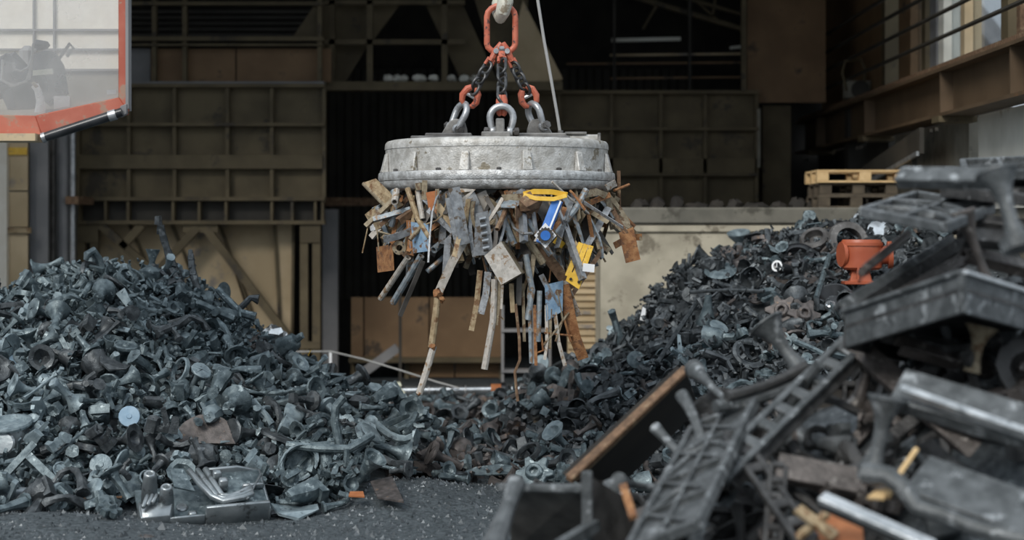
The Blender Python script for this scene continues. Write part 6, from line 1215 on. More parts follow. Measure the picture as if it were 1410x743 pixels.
# ------------------------------------------------------------------ the castings of the heaps, one object each, lying as they settled
# eight whole numbers for each piece: shape and size, place in units of 5 mm, turn in fiftieths
SETTLED = [
17,-689,2810,146,41,-26,11,-2,0,-585,2839,138,1,-37,-28,19,122,-487,3150,239,31,-19,33,-3,140,-625,3261,301,2,7,-39,30,
112,-525,2799,103,10,-14,-46,-9,124,-619,2672,50,44,-24,4,4,13,-638,2706,82,41,20,-15,13,15,-582,2802,112,18,19,-35,24,32,-582,2899,172,23,-29,30,-15,
134,-734,3046,235,42,13,8,-22,44,-431,2780,61,4,-24,-19,-39,134,-390,3170,153,3,29,-20,36,122,-788,2996,227,38,-29,13,-6,89,-174,3138,53,9,34,-25,-25,
2,-575,2990,217,28,33,24,-10,16,-810,2915,170,35,9,-33,-9,121,-659,3135,270,26,42,-9,0,128,-582,3308,304,44,20,-13,4,82,-209,3000,54,20,45,4,7,
25,-707,2934,185,39,24,-10,19,55,-586,3041,239,23,5,-43,10,70,-336,2729,54,26,-41,-4,12,1,-637,2596,26,13,20,-26,-36,43,-857,3199,275,28,-18,13,35,
81,-530,2765,77,1,-30,38,13,88,-397,3109,158,11,-48,6,-6,90,-728,2804,117,16,-22,-33,26,25,-700,2642,34,46,14,-10,-10,10,-599,2966,207,23,35,-24,11,
114,-335,2950,89,27,-39,8,-14,125,-178,2827,48,13,0,-35,-33,5,-513,3114,247,28,34,24,0,60,-712,2794,107,0,-24,-42,-13,95,-292,2972,73,6,20,-28,-35,
16,-333,2833,67,25,13,-27,31,142,-671,2774,123,26,27,-26,19,117,-18,2981,31,11,31,-3,-37,29,-435,3016,155,9,-6,13,-47,6,-738,2870,160,39,6,-20,-23,
20,-786,2946,184,30,28,24,-17,99,-683,2741,82,7,-44,-20,-8,91,-379,2934,110,17,43,-17,8,1,-239,2673,38,31,7,31,-24,135,-683,3072,240,37,32,0,11,
22,-449,2973,150,39,-21,23,-3,76,-877,3173,254,7,-29,39,6,5,-729,2916,201,1,-10,32,-37,1,-553,2782,101,35,-27,-18,-13,55,-537,3005,207,7,-19,5,-46,
9,-320,3174,145,4,-7,-24,43,0,-411,3336,175,31,9,31,-21,52,77,2871,26,27,31,-11,-26,35,-794,3330,303,21,-35,-19,22,88,-607,2792,125,26,-43,0,-2,
68,-583,2922,159,15,-38,-29,-5,125,-398,3036,148,33,-32,18,7,29,-805,3076,237,27,33,7,24,136,-558,2849,129,20,-11,-40,19,8,-342,2745,49,29,-26,-2,-31,
108,-750,2673,77,11,-7,28,-40,143,-510,2944,171,28,1,19,-37,137,-761,2890,176,28,5,25,32,37,-546,3014,225,36,-12,-30,-13,
119,-514,2885,145,33,29,-18,-17,16,-779,3031,234,24,11,34,26,4,-646,2738,105,30,-24,-22,-24,15,-612,3072,250,24,-7,33,-28,
41,-501,2793,93,19,16,-37,23,79,-478,2962,163,6,-43,24,-2,41,-665,2885,167,13,-37,-3,-30,34,-291,2828,78,37,22,-16,18,4,-422,2878,121,31,27,29,0,
14,-737,2686,65,17,35,-6,30,27,-584,2663,36,29,-7,-11,-39,53,-497,2850,123,14,-45,-14,-6,78,-817,3071,239,35,-6,16,-32,96,-725,3055,239,20,-11,-41,17,
46,-563,3110,263,27,29,-24,20,130,-642,2844,138,44,-22,-4,11,44,-616,3146,281,35,-3,-26,-24,133,-271,2706,44,10,12,43,-21,45,-568,2763,98,35,-7,19,30,
132,-693,2898,168,39,-15,24,-15,142,-711,3295,321,7,32,-11,36,14,-710,3052,238,19,27,-18,33,125,-562,2928,180,36,14,-15,-28,
120,-489,3025,188,17,-20,-26,-34,0,-836,3085,227,44,6,22,4,113,-637,2904,190,22,9,-19,-40,134,-389,3214,177,25,4,12,42,59,-750,3287,309,2,47,17,-2,
23,-161,2985,39,39,-27,-17,-1,103,-152,2917,21,30,-1,2,40,85,-543,2725,59,30,-34,11,-18,138,-663,2640,39,16,2,23,-41,3,-546,3081,244,17,24,26,31,
122,-704,3006,221,8,-15,-36,30,104,-745,3182,299,22,-39,-22,2,62,-563,3031,222,12,-41,-26,-4,83,-238,2723,41,36,-4,-4,34,86,-769,2748,93,13,22,28,33,
86,-679,3104,264,39,-22,11,-18,27,-905,3241,253,28,-4,-18,-37,11,-708,3225,309,17,-23,19,-36,75,-261,2816,51,42,19,-16,-10,
95,-815,2936,191,12,-46,13,-6,56,-389,2911,109,1,3,-48,-13,15,-270,2837,71,10,-19,39,22,131,-221,3206,97,29,-30,18,-20,9,-399,3076,162,26,-26,23,-24,
108,-668,3167,290,0,-48,11,5,25,-573,2744,80,25,37,8,20,91,-540,2843,140,33,31,-8,-20,19,-568,3175,285,25,32,-21,-20,135,-906,3260,281,39,-16,14,-22,
15,-144,3233,68,34,33,14,-3,76,-831,3102,249,20,3,46,-6,114,-761,3082,260,31,-28,-12,-26,49,-269,3127,93,48,10,6,6,4,-331,3019,124,7,47,-15,2,
8,-640,2811,136,25,20,37,-12,35,-707,3264,326,7,45,-10,-18,128,-492,2743,86,20,-43,3,-16,12,-369,3101,129,39,-1,30,-6,49,-588,2622,42,22,-3,-45,2,
85,-615,2921,198,36,12,19,-26,62,-269,2673,35,6,-32,-37,11,43,-701,2821,168,17,44,2,-18,95,-920,3334,286,2,4,49,-7,3,-597,3101,266,14,32,0,-36,
17,-605,2898,175,17,37,23,-19,139,-436,3034,184,9,-13,27,-39,10,-565,2725,94,37,4,31,-12,75,-655,2946,211,13,34,32,13,23,-227,2830,77,46,9,17,9,
143,-679,2985,243,12,13,39,-27,106,-574,3189,291,6,-7,11,48,142,-637,3131,284,19,35,30,3,42,-346,2972,109,40,-4,-29,-7,5,-657,2989,228,8,13,19,43,
35,-712,3118,276,35,-33,-4,13,16,-421,3058,178,22,-16,30,-29,104,-714,3105,257,26,-9,10,-40,113,-485,2727,61,17,-13,41,-19,6,-841,3195,275,31,39,-2,7,
97,-162,2910,32,1,-48,-16,-2,113,-457,2864,127,46,19,0,9,137,-756,3203,303,45,0,0,21,139,-692,2784,120,21,37,-24,9,26,-746,3094,262,28,-27,28,-16,
133,-610,3166,278,19,11,-4,45,0,-658,3090,250,32,20,31,-7,110,-763,2945,200,19,-13,41,-18,52,-776,3303,328,8,1,49,7,129,-471,2798,117,23,-11,-34,-27,
46,-869,3130,252,6,7,-30,-39,45,-230,3205,112,10,-37,-6,-31,12,-365,2738,55,35,25,-5,25,120,-729,2598,35,31,26,-26,12,44,-322,2799,86,11,34,-30,-19,
69,-668,2745,95,9,32,-37,-6,16,-312,3037,112,7,2,7,49,125,-390,3365,173,6,46,-11,15,87,-787,3217,302,5,-16,35,-31,8,-351,3188,162,15,18,36,26,
114,-560,3220,292,37,-6,-26,-21,142,-252,3111,106,34,19,31,0,87,-580,2887,149,29,-4,-30,-28,94,-484,3059,209,6,11,47,13,119,-385,3283,166,48,-10,6,3,
63,-697,2690,68,2,7,44,21,107,-830,2991,198,26,11,23,-34,82,-382,2819,78,43,0,4,-26,33,-481,3121,229,17,13,-17,42,47,-544,2963,207,37,-31,0,13,
26,-731,3179,283,23,-14,16,-39,133,-207,2943,55,44,13,-7,18,113,-174,3054,67,49,3,-10,3,109,-772,2824,132,39,-13,28,-6,3,-615,3313,316,20,-21,7,-40,
86,-675,3023,237,19,-23,-29,-28,1,-751,3336,326,22,-5,34,-28,14,-592,3227,297,40,-26,13,-7,32,-247,2634,23,26,33,15,22,3,-618,3219,318,4,48,-9,-9,
46,-279,3148,116,11,35,3,-34,92,-364,2708,60,4,43,14,22,133,-192,3025,65,12,-21,-29,33,9,-368,2989,132,33,-5,-32,-18,23,-392,2795,99,16,-13,-31,33,
29,-709,2619,39,48,9,-6,-8,14,-318,2852,81,30,-35,-10,15,1,-472,3247,229,19,27,33,19,94,-497,2986,193,39,-22,17,12,1,-480,3303,229,42,14,-16,18,
40,-438,2959,164,33,10,-21,-30,92,-350,2989,111,2,-41,6,28,40,-764,3122,274,38,-1,25,21,45,-595,2633,30,20,-31,28,-19,23,-469,2928,153,28,3,41,1,
77,-814,3175,287,26,-8,-4,-42,43,-631,2681,94,42,-17,19,10,125,-491,3130,263,16,32,27,22,89,-370,3209,158,21,41,-19,-1,137,-685,2707,103,32,20,7,33,
129,-235,3062,88,28,39,-12,2,9,-724,2823,160,13,29,5,-38,121,-403,2899,134,11,6,-30,-37,95,-446,2799,124,18,20,-29,30,46,-875,3235,295,19,2,41,21,
41,-554,2855,148,12,16,27,-37,115,-659,2656,57,4,17,35,31,134,-733,2638,44,24,-18,-35,20,45,-259,3107,80,5,31,-19,-34,1,-319,2693,39,31,24,-13,28,
17,-349,3124,142,36,10,11,31,95,-531,3035,224,41,-16,-24,-3,50,-471,2688,71,11,23,-39,17,44,-712,3334,306,0,-10,-30,39,22,-232,2909,79,38,25,0,20,
15,-391,2948,150,28,-11,-9,39,3,-651,3193,304,22,-26,4,36,45,-550,3144,269,1,-3,-31,-39,43,-335,2711,54,15,44,18,-6,131,-346,3263,153,16,14,32,32,
125,-847,3107,270,31,30,-22,-15,87,-145,3087,58,1,37,9,-32,81,-643,3186,318,4,-41,24,16,14,-777,3227,321,29,26,31,4,139,-387,2771,72,31,-24,-19,-24,
8,-741,3001,235,27,-28,22,24,35,-849,3028,232,36,-19,0,-30,4,-658,2780,159,14,5,45,15,129,-321,3084,141,37,-22,-4,-25,127,-611,3180,303,35,-35,-1,-5,
0,-233,3188,76,13,-41,-6,25,109,-703,2845,170,12,-17,40,23,13,-586,3138,279,26,4,43,4,15,-836,3144,255,39,-19,-14,-21,104,-610,2891,191,6,9,-9,48,
33,-707,3131,290,36,-8,6,-33,68,-556,2689,70,38,4,-28,-16,5,-355,2758,78,17,-26,28,27,35,-388,3161,185,32,35,12,-10,115,-688,2915,203,22,-22,35,-16,
11,-92,3165,50,24,-1,-36,25,2,-207,3111,83,20,14,23,37,136,-409,2823,96,44,17,-2,14,19,-691,3185,299,9,-22,35,-26,33,-204,3251,103,6,19,-42,-19,
68,-856,3139,253,44,1,19,13,71,-300,3139,144,48,0,-12,6,38,-247,2772,65,15,-27,-39,-2,142,-111,3248,42,8,-30,-27,28,15,-486,2904,168,8,15,-10,46,
33,-178,3093,69,5,7,-29,-40,10,-673,3093,293,24,-19,-26,-30,77,-609,2722,83,19,-7,-4,-46,139,-495,2763,94,26,10,-8,-41,4,-591,2849,168,21,13,25,35,
9,-302,3284,121,15,24,-33,24,26,-700,3010,226,38,5,-18,27,8,-251,2757,54,23,-4,-24,37,78,-408,2754,58,21,-6,-6,-44,123,-816,3069,258,9,-31,-25,-29,
86,-409,3080,187,22,-21,-31,24,61,-657,2799,120,17,0,-41,-23,52,-373,3137,150,11,41,-9,25,2,-364,2924,130,33,8,32,17,118,-166,3212,89,33,33,-16,-10,
29,-724,3088,264,46,5,-10,15,141,-700,2593,44,4,12,-9,48,85,-389,3197,167,0,21,-33,-31,106,-411,2913,148,4,9,4,49,70,-176,2968,57,6,-49,8,6,
101,-794,2870,178,7,8,-48,-9,142,-480,2878,143,28,-12,0,-39,140,-640,2667,99,36,-30,-18,0,51,-613,2641,62,22,6,-44,-1,86,-649,3047,243,22,-37,-16,20,
140,-567,2949,203,12,-10,-6,-47,141,-495,3244,251,34,-1,4,-37,5,-468,2681,42,32,18,-14,31,71,-345,2777,94,2,-47,-14,9,6,-732,3177,303,15,13,21,41,
141,-583,3212,309,16,12,-6,-46,124,-647,2851,165,10,20,-29,-34,135,-345,3081,130,29,-10,8,-39,137,-300,3243,107,16,-6,36,-30,
135,-325,3211,135,12,18,5,45,33,-623,2772,112,31,-6,-7,37,31,-389,2886,104,8,7,-12,47,44,-950,3385,254,34,-10,29,-21,48,-153,2775,46,6,-10,-48,0,
80,-620,2599,31,20,43,-11,-13,97,-381,2971,136,46,12,-9,10,110,-628,2961,218,47,8,5,15,23,-531,3152,287,2,-33,-26,-28,88,-449,2899,166,6,-2,-46,19,
38,-825,3018,221,11,34,-14,-32,45,-756,2829,142,25,39,-10,17,58,-301,3080,129,47,2,-13,-11,71,-863,3361,301,35,-7,-3,-34,97,-446,3034,170,26,-9,3,42,
129,-695,3326,328,13,6,-30,38,5,-331,2993,143,38,22,24,3,11,-187,2871,66,11,-40,9,-26,47,-858,3261,296,30,29,0,28,133,-783,3092,261,19,-10,-9,-44,
1,-237,2801,48,37,-25,19,13,89,-653,2577,37,8,41,-16,-22,29,-367,2888,106,43,-1,4,-24,100,-604,2738,100,44,-2,1,24,132,-666,2703,78,30,18,-36,-6,
60,-769,3088,248,0,-48,-4,15,51,-675,3259,327,18,-45,-2,11,71,-307,2800,65,8,-2,-30,-39,136,-297,2872,98,25,13,1,-41,107,-282,3132,116,17,47,0,2,
107,-727,2826,130,29,2,-4,41,136,-286,2938,92,44,18,13,-3,68,-369,3183,138,14,41,20,15,18,-760,3270,329,25,-26,-23,26,111,-887,3188,281,29,-35,-20,0,
21,-278,2957,112,32,3,-24,-30,46,-349,2948,117,8,-32,7,37,29,-726,3228,315,34,-2,-4,-37,135,-749,3249,312,31,9,23,-31,138,-217,3114,99,33,32,-8,18,
67,-623,2634,49,2,49,3,-9,138,-606,2619,27,19,2,45,-8,71,-817,3049,222,43,0,12,-23,117,-793,2882,158,29,-38,6,-14,138,-756,2862,145,27,41,-6,6,
127,-293,3135,137,34,-35,-9,1,75,-436,2890,144,38,6,-13,29,112,-336,2895,112,6,-30,-7,39,95,-291,2624,34,26,37,-6,-19,126,-388,2737,79,32,37,8,1,
36,-886,3157,270,27,-12,32,25,76,-612,2736,94,5,17,-47,5,9,-303,2832,102,12,36,16,-28,50,-864,3161,274,4,44,-4,23,72,-518,2685,46,13,-5,22,-43,
55,-763,3145,287,37,-23,-20,13,109,-709,2946,208,40,3,-15,-26,113,-441,2716,73,30,-2,-40,-6,3,-544,2893,173,9,-9,-39,28,12,-255,2951,81,24,13,30,-29,
17,-103,2916,45,38,19,-19,-18,101,-776,2803,126,34,17,15,-30,15,-780,2879,189,24,-1,-20,-39,94,-268,2726,66,4,-5,47,-15,92,-329,3302,154,6,33,-13,-35,
63,-252,2859,67,1,29,3,41,88,-614,3024,234,14,-37,2,31,37,-363,3013,147,36,24,16,-19,7,-706,2563,46,5,-10,-29,-39,1,-232,2998,92,23,-14,35,24,
128,-396,2732,72,1,-8,36,-33,48,-686,2954,216,48,1,-11,6,110,-325,2774,70,13,-36,11,-31,98,-150,3025,45,27,15,-39,-5,128,-629,2804,161,43,26,-3,2,
71,-658,3139,308,11,11,11,46,34,-613,2599,48,14,8,11,46,55,-347,3041,136,4,45,21,-2,38,-283,2881,83,32,-26,21,-19,71,-782,2858,188,44,23,5,3,
66,-760,3100,271,35,17,-30,9,129,-384,2841,112,20,-44,11,8,12,-163,2755,48,7,31,-11,37,52,-412,3124,195,25,-39,-7,-18,10,-174,3147,99,6,14,-29,38,
85,-280,2899,90,3,27,34,24,19,-237,2694,57,14,-13,-32,33,1,-521,2739,80,46,-12,-5,16,32,-227,3088,112,30,35,15,14,118,-375,3188,206,20,-41,-13,15,
138,-303,3194,120,35,-2,33,-13,21,-564,2605,32,15,-9,-22,42,80,-511,2907,182,33,0,-28,26,121,-380,2864,125,29,9,-15,-37,13,-391,2987,162,20,10,32,-31,
91,-360,2865,88,13,28,-10,-38,87,-499,2855,159,29,-20,-20,-29,21,-322,2921,136,11,-33,-19,-30,5,-723,2996,253,43,-22,-9,-11,
124,-622,3033,266,33,37,-5,0,48,-236,2785,72,46,-7,17,0,136,-590,2704,98,1,-22,11,-44,131,-596,3249,329,24,-40,-19,0,139,-530,2952,178,46,-8,-17,5,
94,-811,3194,301,9,-42,-12,-22,127,-84,2855,25,27,-31,21,-19,114,-564,3040,244,30,-17,-32,17,39,-367,2920,147,28,-30,-24,15,
138,-739,3188,320,6,24,0,-44,39,-738,2854,166,30,-14,-11,36,9,-265,3088,107,42,-4,-23,15,45,-774,2848,160,27,0,-41,-10,54,-255,3263,118,7,-41,-27,-9,
27,-285,2825,101,44,4,-8,22,95,-514,3333,258,24,-3,-28,33,43,-616,2841,142,31,-6,-16,-35,131,-175,2917,76,11,-40,17,-22,20,-223,2938,90,4,-37,-12,-31,
2,-334,3040,156,15,5,40,25,137,-507,2740,111,5,-6,4,-49,134,-596,2823,154,46,7,3,17,121,-546,2646,61,3,-18,26,39,48,-261,3303,116,30,-20,-13,33,
4,-96,3110,51,39,10,29,0,51,-131,3138,55,1,40,17,-25,122,-157,2945,97,2,-6,-41,28,115,-467,2992,174,22,-23,38,7,2,-131,2955,54,4,17,22,42,
17,-803,2953,221,4,35,-15,33,56,-149,3176,86,28,-3,15,39,11,-416,2811,139,6,-7,-32,-37,43,-299,2916,98,20,29,29,21,14,-807,3036,243,38,2,19,26,
16,-754,3049,264,22,-9,-27,35,100,-158,3137,83,4,41,29,0,107,-316,2979,106,42,8,20,16,44,-349,3093,155,43,10,24,4,10,-804,3279,336,9,40,-7,-28,
17,-277,3248,138,40,-21,17,-14,77,-134,3251,60,12,-36,32,0,105,-633,3011,256,8,-11,-48,5,106,-310,3255,143,21,0,-7,-45,142,-692,2751,127,31,13,13,-35,
46,-654,2962,224,3,17,15,44,5,-456,3064,208,26,32,28,-7,53,-559,2565,28,8,12,48,-5,139,-306,3354,129,36,-30,9,-15,8,-360,3100,168,15,21,-5,42,
69,-269,3140,127,33,-2,0,38,50,-787,3063,263,22,-42,0,-16,15,-444,2685,81,12,9,48,-5,67,-141,2990,52,11,9,-48,-3,122,-841,3270,303,13,42,-17,17,
65,-436,3032,168,12,48,7,6,48,-783,2832,150,47,-11,-12,6,2,-730,2948,224,5,-24,-8,-43,2,-434,3106,194,7,30,-28,27,3,-756,2968,216,44,8,-2,-22,
134,-264,3169,113,50,0,-3,7,21,-661,2917,222,13,45,5,17,107,-781,3161,292,4,38,-27,-18,74,-726,2802,142,9,1,5,-49,111,-335,2845,103,41,11,-24,-11,
9,-140,2953,78,30,-34,-10,19,43,-318,3242,140,37,25,-19,-12,123,-91,3212,57,7,-15,-37,29,45,-343,3147,151,17,31,-34,-9,20,-359,3062,155,38,-31,-1,-10,
136,-771,3249,317,3,-17,0,47,29,-520,3062,231,49,3,-10,0,106,-153,3176,64,41,-1,4,29,45,-287,2892,113,31,22,-18,-27,65,-600,2935,218,47,8,2,16,
14,-164,3015,72,34,-3,26,-26,19,-503,2672,62,39,-26,2,-17,92,-416,3288,175,17,35,-25,20,95,-212,3130,125,19,40,5,-23,6,-297,3209,115,1,-4,19,46,
139,-649,2681,63,44,1,-6,-23,131,-543,3006,243,11,-6,-40,28,127,-265,3212,129,11,2,-37,31,67,-420,2933,145,4,44,-23,-8,
115,-277,3288,128,20,-10,-22,-39,16,-542,2608,48,47,-7,-14,9,123,-357,3156,183,35,29,-10,-17,140,-219,3240,117,47,-1,-5,-17,
67,-537,2815,114,26,4,-16,-39,44,-210,2784,53,2,-37,8,-32,54,-450,2703,31,31,20,31,12,46,-611,2806,146,34,24,-24,15,66,-633,2657,60,44,18,16,-2,
53,-137,3034,56,29,9,-37,-14,83,-185,3035,87,5,-48,10,-9,6,-771,2772,111,5,-3,12,48,127,-454,2826,151,29,37,-18,4,126,-121,3179,56,2,-48,-2,12,
115,-510,2823,130,19,45,-4,10,101,237,3353,171,27,10,-12,-39,53,755,3569,393,6,44,22,3,133,457,3175,190,41,-17,-19,13,109,777,3390,324,16,-45,12,6,
124,216,3669,192,31,27,-10,27,94,127,3033,65,33,31,7,-20,131,756,3704,398,34,-28,-3,-24,53,535,3623,382,45,-9,-17,-10,137,102,3400,103,33,-36,10,-2,
7,631,3289,273,39,10,-29,-4,59,625,3583,387,46,-14,-11,6,4,-29,3587,51,5,17,22,-41,133,785,3454,345,39,12,-4,29,9,710,3354,306,35,-19,15,-26,
4,806,3584,395,39,-24,17,-10,52,47,3131,38,22,3,-45,3,104,704,3428,337,38,9,-20,24,28,212,2968,38,46,-5,-10,-17,35,152,3126,112,7,20,-28,-35,
46,275,3265,183,2,-41,5,29,29,42,3626,70,0,1,-1,50,143,147,3349,119,21,38,-20,13,33,209,3727,181,41,20,-20,-7,93,260,3312,195,41,12,26,-4,
132,216,3112,102,13,41,-22,-13,126,658,3202,216,43,-17,11,-15,137,318,3275,212,35,-30,-15,14,8,608,3231,234,26,41,-5,-8,1,550,3744,379,17,2,-6,-47,
5,297,2897,49,9,-30,29,-26,59,295,3834,269,15,31,-14,-33,34,411,3218,213,15,32,17,31,130,340,3590,323,13,-10,-28,38,139,168,3461,142,10,-20,-4,45,
56,567,3354,299,45,16,-13,7,85,192,3140,105,24,-38,7,22,55,315,3104,133,11,-41,22,16,136,410,3514,328,23,32,15,26,31,260,3217,153,22,41,-17,-2,
19,306,3315,208,17,43,1,-20,109,518,3652,376,33,-30,9,-20,56,115,3029,38,1,-40,-25,-17,56,47,3355,42,33,-8,11,-35,59,155,3429,148,38,-16,-27,8,
83,412,3135,160,49,10,-4,4,136,146,3580,130,31,-13,-11,35,119,743,3641,394,6,32,38,4,51,220,3700,212,10,14,-5,-47,56,260,3052,104,17,8,27,37,
65,394,3263,219,11,-47,13,1,80,339,3190,178,16,-42,22,1,59,228,3252,151,0,-44,12,-19,9,329,3135,157,31,-25,-6,30,109,433,3247,228,0,-19,-34,31,
110,262,3291,177,36,29,16,-10,69,97,3295,61,11,7,10,-47,82,329,3592,308,0,32,38,-4,46,758,3444,342,16,15,-24,-38,52,285,2972,72,9,-42,-26,-3,
95,-28,3537,21,24,-19,30,-26,139,450,3152,178,22,43,2,11,129,486,3743,360,28,-15,-25,29,92,610,3546,378,16,-5,36,31,13,314,3590,291,4,-39,-9,30,
90,584,3420,322,2,-17,25,40,17,64,3559,74,46,-18,-9,2,57,142,3545,146,40,0,12,-28,54,454,3246,234,22,-2,-44,7,107,538,3411,302,33,1,-8,36,
118,154,3255,112,19,46,-2,-6,63,435,3354,276,20,1,-13,44,1,455,3458,316,20,12,-36,26,16,536,3242,248,42,10,24,9,22,73,3321,71,28,-37,19,-4,
69,211,3392,158,12,15,45,9,47,238,3756,209,39,11,19,22,89,84,2951,27,4,-16,33,-33,58,107,3269,71,7,0,0,50,113,435,3406,313,31,26,-26,14,
112,26,3605,57,10,-45,-17,-7,37,479,3435,309,29,11,-38,11,58,492,3183,201,43,25,-4,2,68,593,3192,199,4,1,17,-47,135,722,3433,339,39,-27,13,-8,
137,294,3230,176,27,16,-9,-38,111,541,3169,197,34,-9,33,-15,55,685,3364,307,38,17,26,-9,68,749,3422,335,4,-32,26,28,4,404,3730,329,41,-28,9,-3,
20,584,3197,222,17,-27,-20,33,35,341,3666,311,37,-27,4,-20,58,115,3617,151,20,11,6,44,26,12,3706,46,37,-4,-20,26,136,509,3463,330,31,4,5,-39,
20,645,3247,245,19,18,37,-21,116,772,3346,307,10,-2,-48,-10,92,570,3383,315,24,21,-22,31,143,235,2912,44,15,-12,30,-35,58,104,3593,99,6,3,-23,44,
59,615,3059,178,45,1,-17,-15,40,669,3300,274,12,34,20,-28,111,197,2869,15,36,-9,33,-6,132,530,3460,325,37,11,2,-32,82,68,3119,48,6,22,-42,-15,
139,788,3512,374,10,-4,-25,42,5,127,3500,134,30,-33,-2,22,5,383,3654,341,36,-19,-21,20,52,79,3379,69,39,22,22,-6,16,-102,3616,13,38,14,-28,7,
139,855,3366,303,46,17,5,6,103,-17,3410,30,7,-41,-19,20,56,112,3061,48,46,2,17,-7,10,754,3501,379,25,11,-23,-35,131,360,3158,180,7,38,14,28,
139,547,3140,179,32,-15,-22,28,85,519,3269,257,24,-36,-8,24,128,157,2998,54,27,2,-33,25,4,714,3736,411,20,31,24,23,15,62,3459,91,1,-15,28,39,
106,565,3440,325,16,-11,-13,44,136,438,3161,190,37,24,-23,-5,129,422,3569,338,35,-31,4,-17,17,711,3620,390,35,6,-27,-24,46,264,3470,231,41,-15,17,19,
5,165,3788,147,10,34,-26,-23,106,52,3470,73,4,-10,-46,15,37,378,3355,260,22,7,-44,6,64,738,3382,317,45,7,14,15,101,482,3627,365,46,-3,-2,-19,
75,64,3003,29,14,43,-21,4,117,48,3366,95,41,-19,17,-15,136,498,3584,371,6,-4,-37,32,19,273,3411,217,29,12,13,37,143,519,3328,283,44,13,-3,-20,
87,829,3660,394,33,6,36,-10,82,194,3425,167,3,-26,42,-7,64,93,3130,54,4,10,-46,-15,124,805,3365,319,23,-33,28,-9,47,717,3307,291,26,7,26,33,
55,240,3294,160,1,45,22,0,1,505,3487,356,44,20,-10,-5,62,291,3190,160,15,-36,30,-7,114,89,3045,37,40,19,13,19,93,192,3053,76,33,20,26,18,
75,164,3192,103,41,2,-9,27,100,1,3624,34,41,26,1,-12,49,202,3742,199,16,12,26,-38,142,477,3397,304,2,9,31,38,51,284,3100,127,1,12,45,18,
64,324,3212,190,21,7,-9,-44,75,160,3380,134,6,39,-31,-3,140,629,3541,382,33,0,-3,-38,64,5,3607,78,23,43,0,9,17,699,3489,374,12,14,-36,29,
38,771,3413,335,5,39,22,-20,119,347,3231,214,22,-35,-8,26,113,484,3788,371,31,-23,15,-28,48,51,3040,21,7,-16,17,44,138,80,3357,62,1,-48,1,14,
82,153,3213,86,22,12,-6,-43,20,448,3800,349,36,-23,8,-24,142,381,3322,257,15,-22,-41,11,101,102,3322,84,46,-10,2,-16,88,257,3077,111,28,29,25,17,
83,101,3289,87,41,-10,-1,-27,107,185,2935,37,2,-37,33,8,31,289,2938,48,29,-21,-31,16,127,196,2950,49,9,-14,30,-36,15,60,3400,66,8,21,7,-44,
80,358,3410,271,48,8,-11,0,5,66,2928,37,13,28,-13,37,76,386,3450,298,11,-3,-11,48,109,672,3243,252,28,7,2,-41,69,245,3339,166,15,-10,46,5,
48,175,2821,12,18,-19,-5,42,78,246,3038,82,12,-46,15,-4,20,192,3242,134,40,24,-17,-8,32,436,3302,260,19,46,-1,-2,107,420,3696,343,42,-20,5,17,
49,156,2950,29,2,26,42,8,56,177,3349,140,39,6,11,28,127,289,3380,215,42,-24,-6,-12,38,130,2897,14,27,31,21,-18,12,721,3399,326,33,28,-15,-19,
51,464,3165,209,2,-8,-30,39,89,128,3328,124,5,10,-44,-21,106,389,3197,214,1,-42,28,-3,97,362,3176,180,47,15,4,7,108,170,2979,46,26,-4,9,42,
133,145,3266,132,40,-13,-21,17,7,-34,3431,32,9,-11,-36,-31,51,175,3178,121,10,-48,1,7,101,410,3668,345,8,13,0,48,47,215,2887,21,13,-6,-30,-38,
29,166,3146,82,32,10,-22,-30,16,383,3612,325,37,-20,-22,-14,71,643,3201,218,41,2,-16,25,139,516,3151,196,24,-22,-37,-7,14,533,3113,174,32,-4,-38,-4,
69,100,3458,91,14,-17,-45,0,1,115,3747,113,11,-33,-21,-29,87,766,3601,389,5,39,-7,30,74,659,3525,376,6,-17,-46,-7,85,43,3037,40,26,27,-30,13,
11,61,3842,72,35,15,-28,-15,66,388,3339,251,11,-12,46,11,80,23,3754,86,26,42,-9,4,26,24,3186,19,13,15,-18,43,90,459,3626,357,29,30,10,26,
50,597,3252,256,0,-36,-12,33,50,475,3074,146,7,-21,45,3,32,184,3258,142,34,-34,-4,13,57,47,3214,45,2,10,31,-38,116,436,3482,330,13,-14,-35,30,
106,574,3231,258,20,11,-35,-28,88,542,3113,197,37,18,-28,-5,82,486,3628,377,7,41,-28,2,120,722,3579,392,9,5,-42,25,1,590,3512,377,1,39,13,-29,
137,23,3075,40,38,-9,0,31,111,584,3291,280,28,41,-3,-7,117,177,2986,72,4,-32,7,38,107,596,3126,180,2,0,7,50,142,103,3195,67,8,9,-31,-37,
77,583,3473,358,28,17,-5,-37,28,36,3447,19,1,0,-4,50,137,114,3330,96,11,-7,-22,43,28,339,3662,289,13,-7,-13,46,44,287,3126,149,28,23,-31,16,
80,472,3139,181,39,-4,18,-26,10,80,3061,57,7,-13,-15,45,70,363,3072,143,15,-45,-15,0,45,36,3455,74,31,20,33,6,56,-67,3615,15,6,42,-19,-18,
136,99,3285,104,21,3,5,45,80,278,2798,15,6,-48,-2,12,113,59,3675,77,1,17,18,44,49,503,3427,316,7,26,-41,-7,10,476,3360,299,29,31,26,-1,
110,662,3325,291,9,-1,28,-40,71,395,3276,236,6,-17,46,-6,124,531,3169,223,26,17,32,23,77,660,3472,378,3,34,35,8,105,494,3523,365,7,-37,-33,5,
79,444,3056,140,49,2,0,11,58,4,3421,69,19,-12,35,-27,45,120,3117,55,20,41,10,-18,106,766,3455,368,8,30,24,-32,20,797,3546,398,5,15,-18,-44,
119,574,3718,398,4,-17,-47,1,71,707,3247,263,1,-7,-23,44,117,278,2874,25,34,4,29,-22,38,515,3204,210,29,27,30,6,56,276,3328,194,11,7,-43,22,
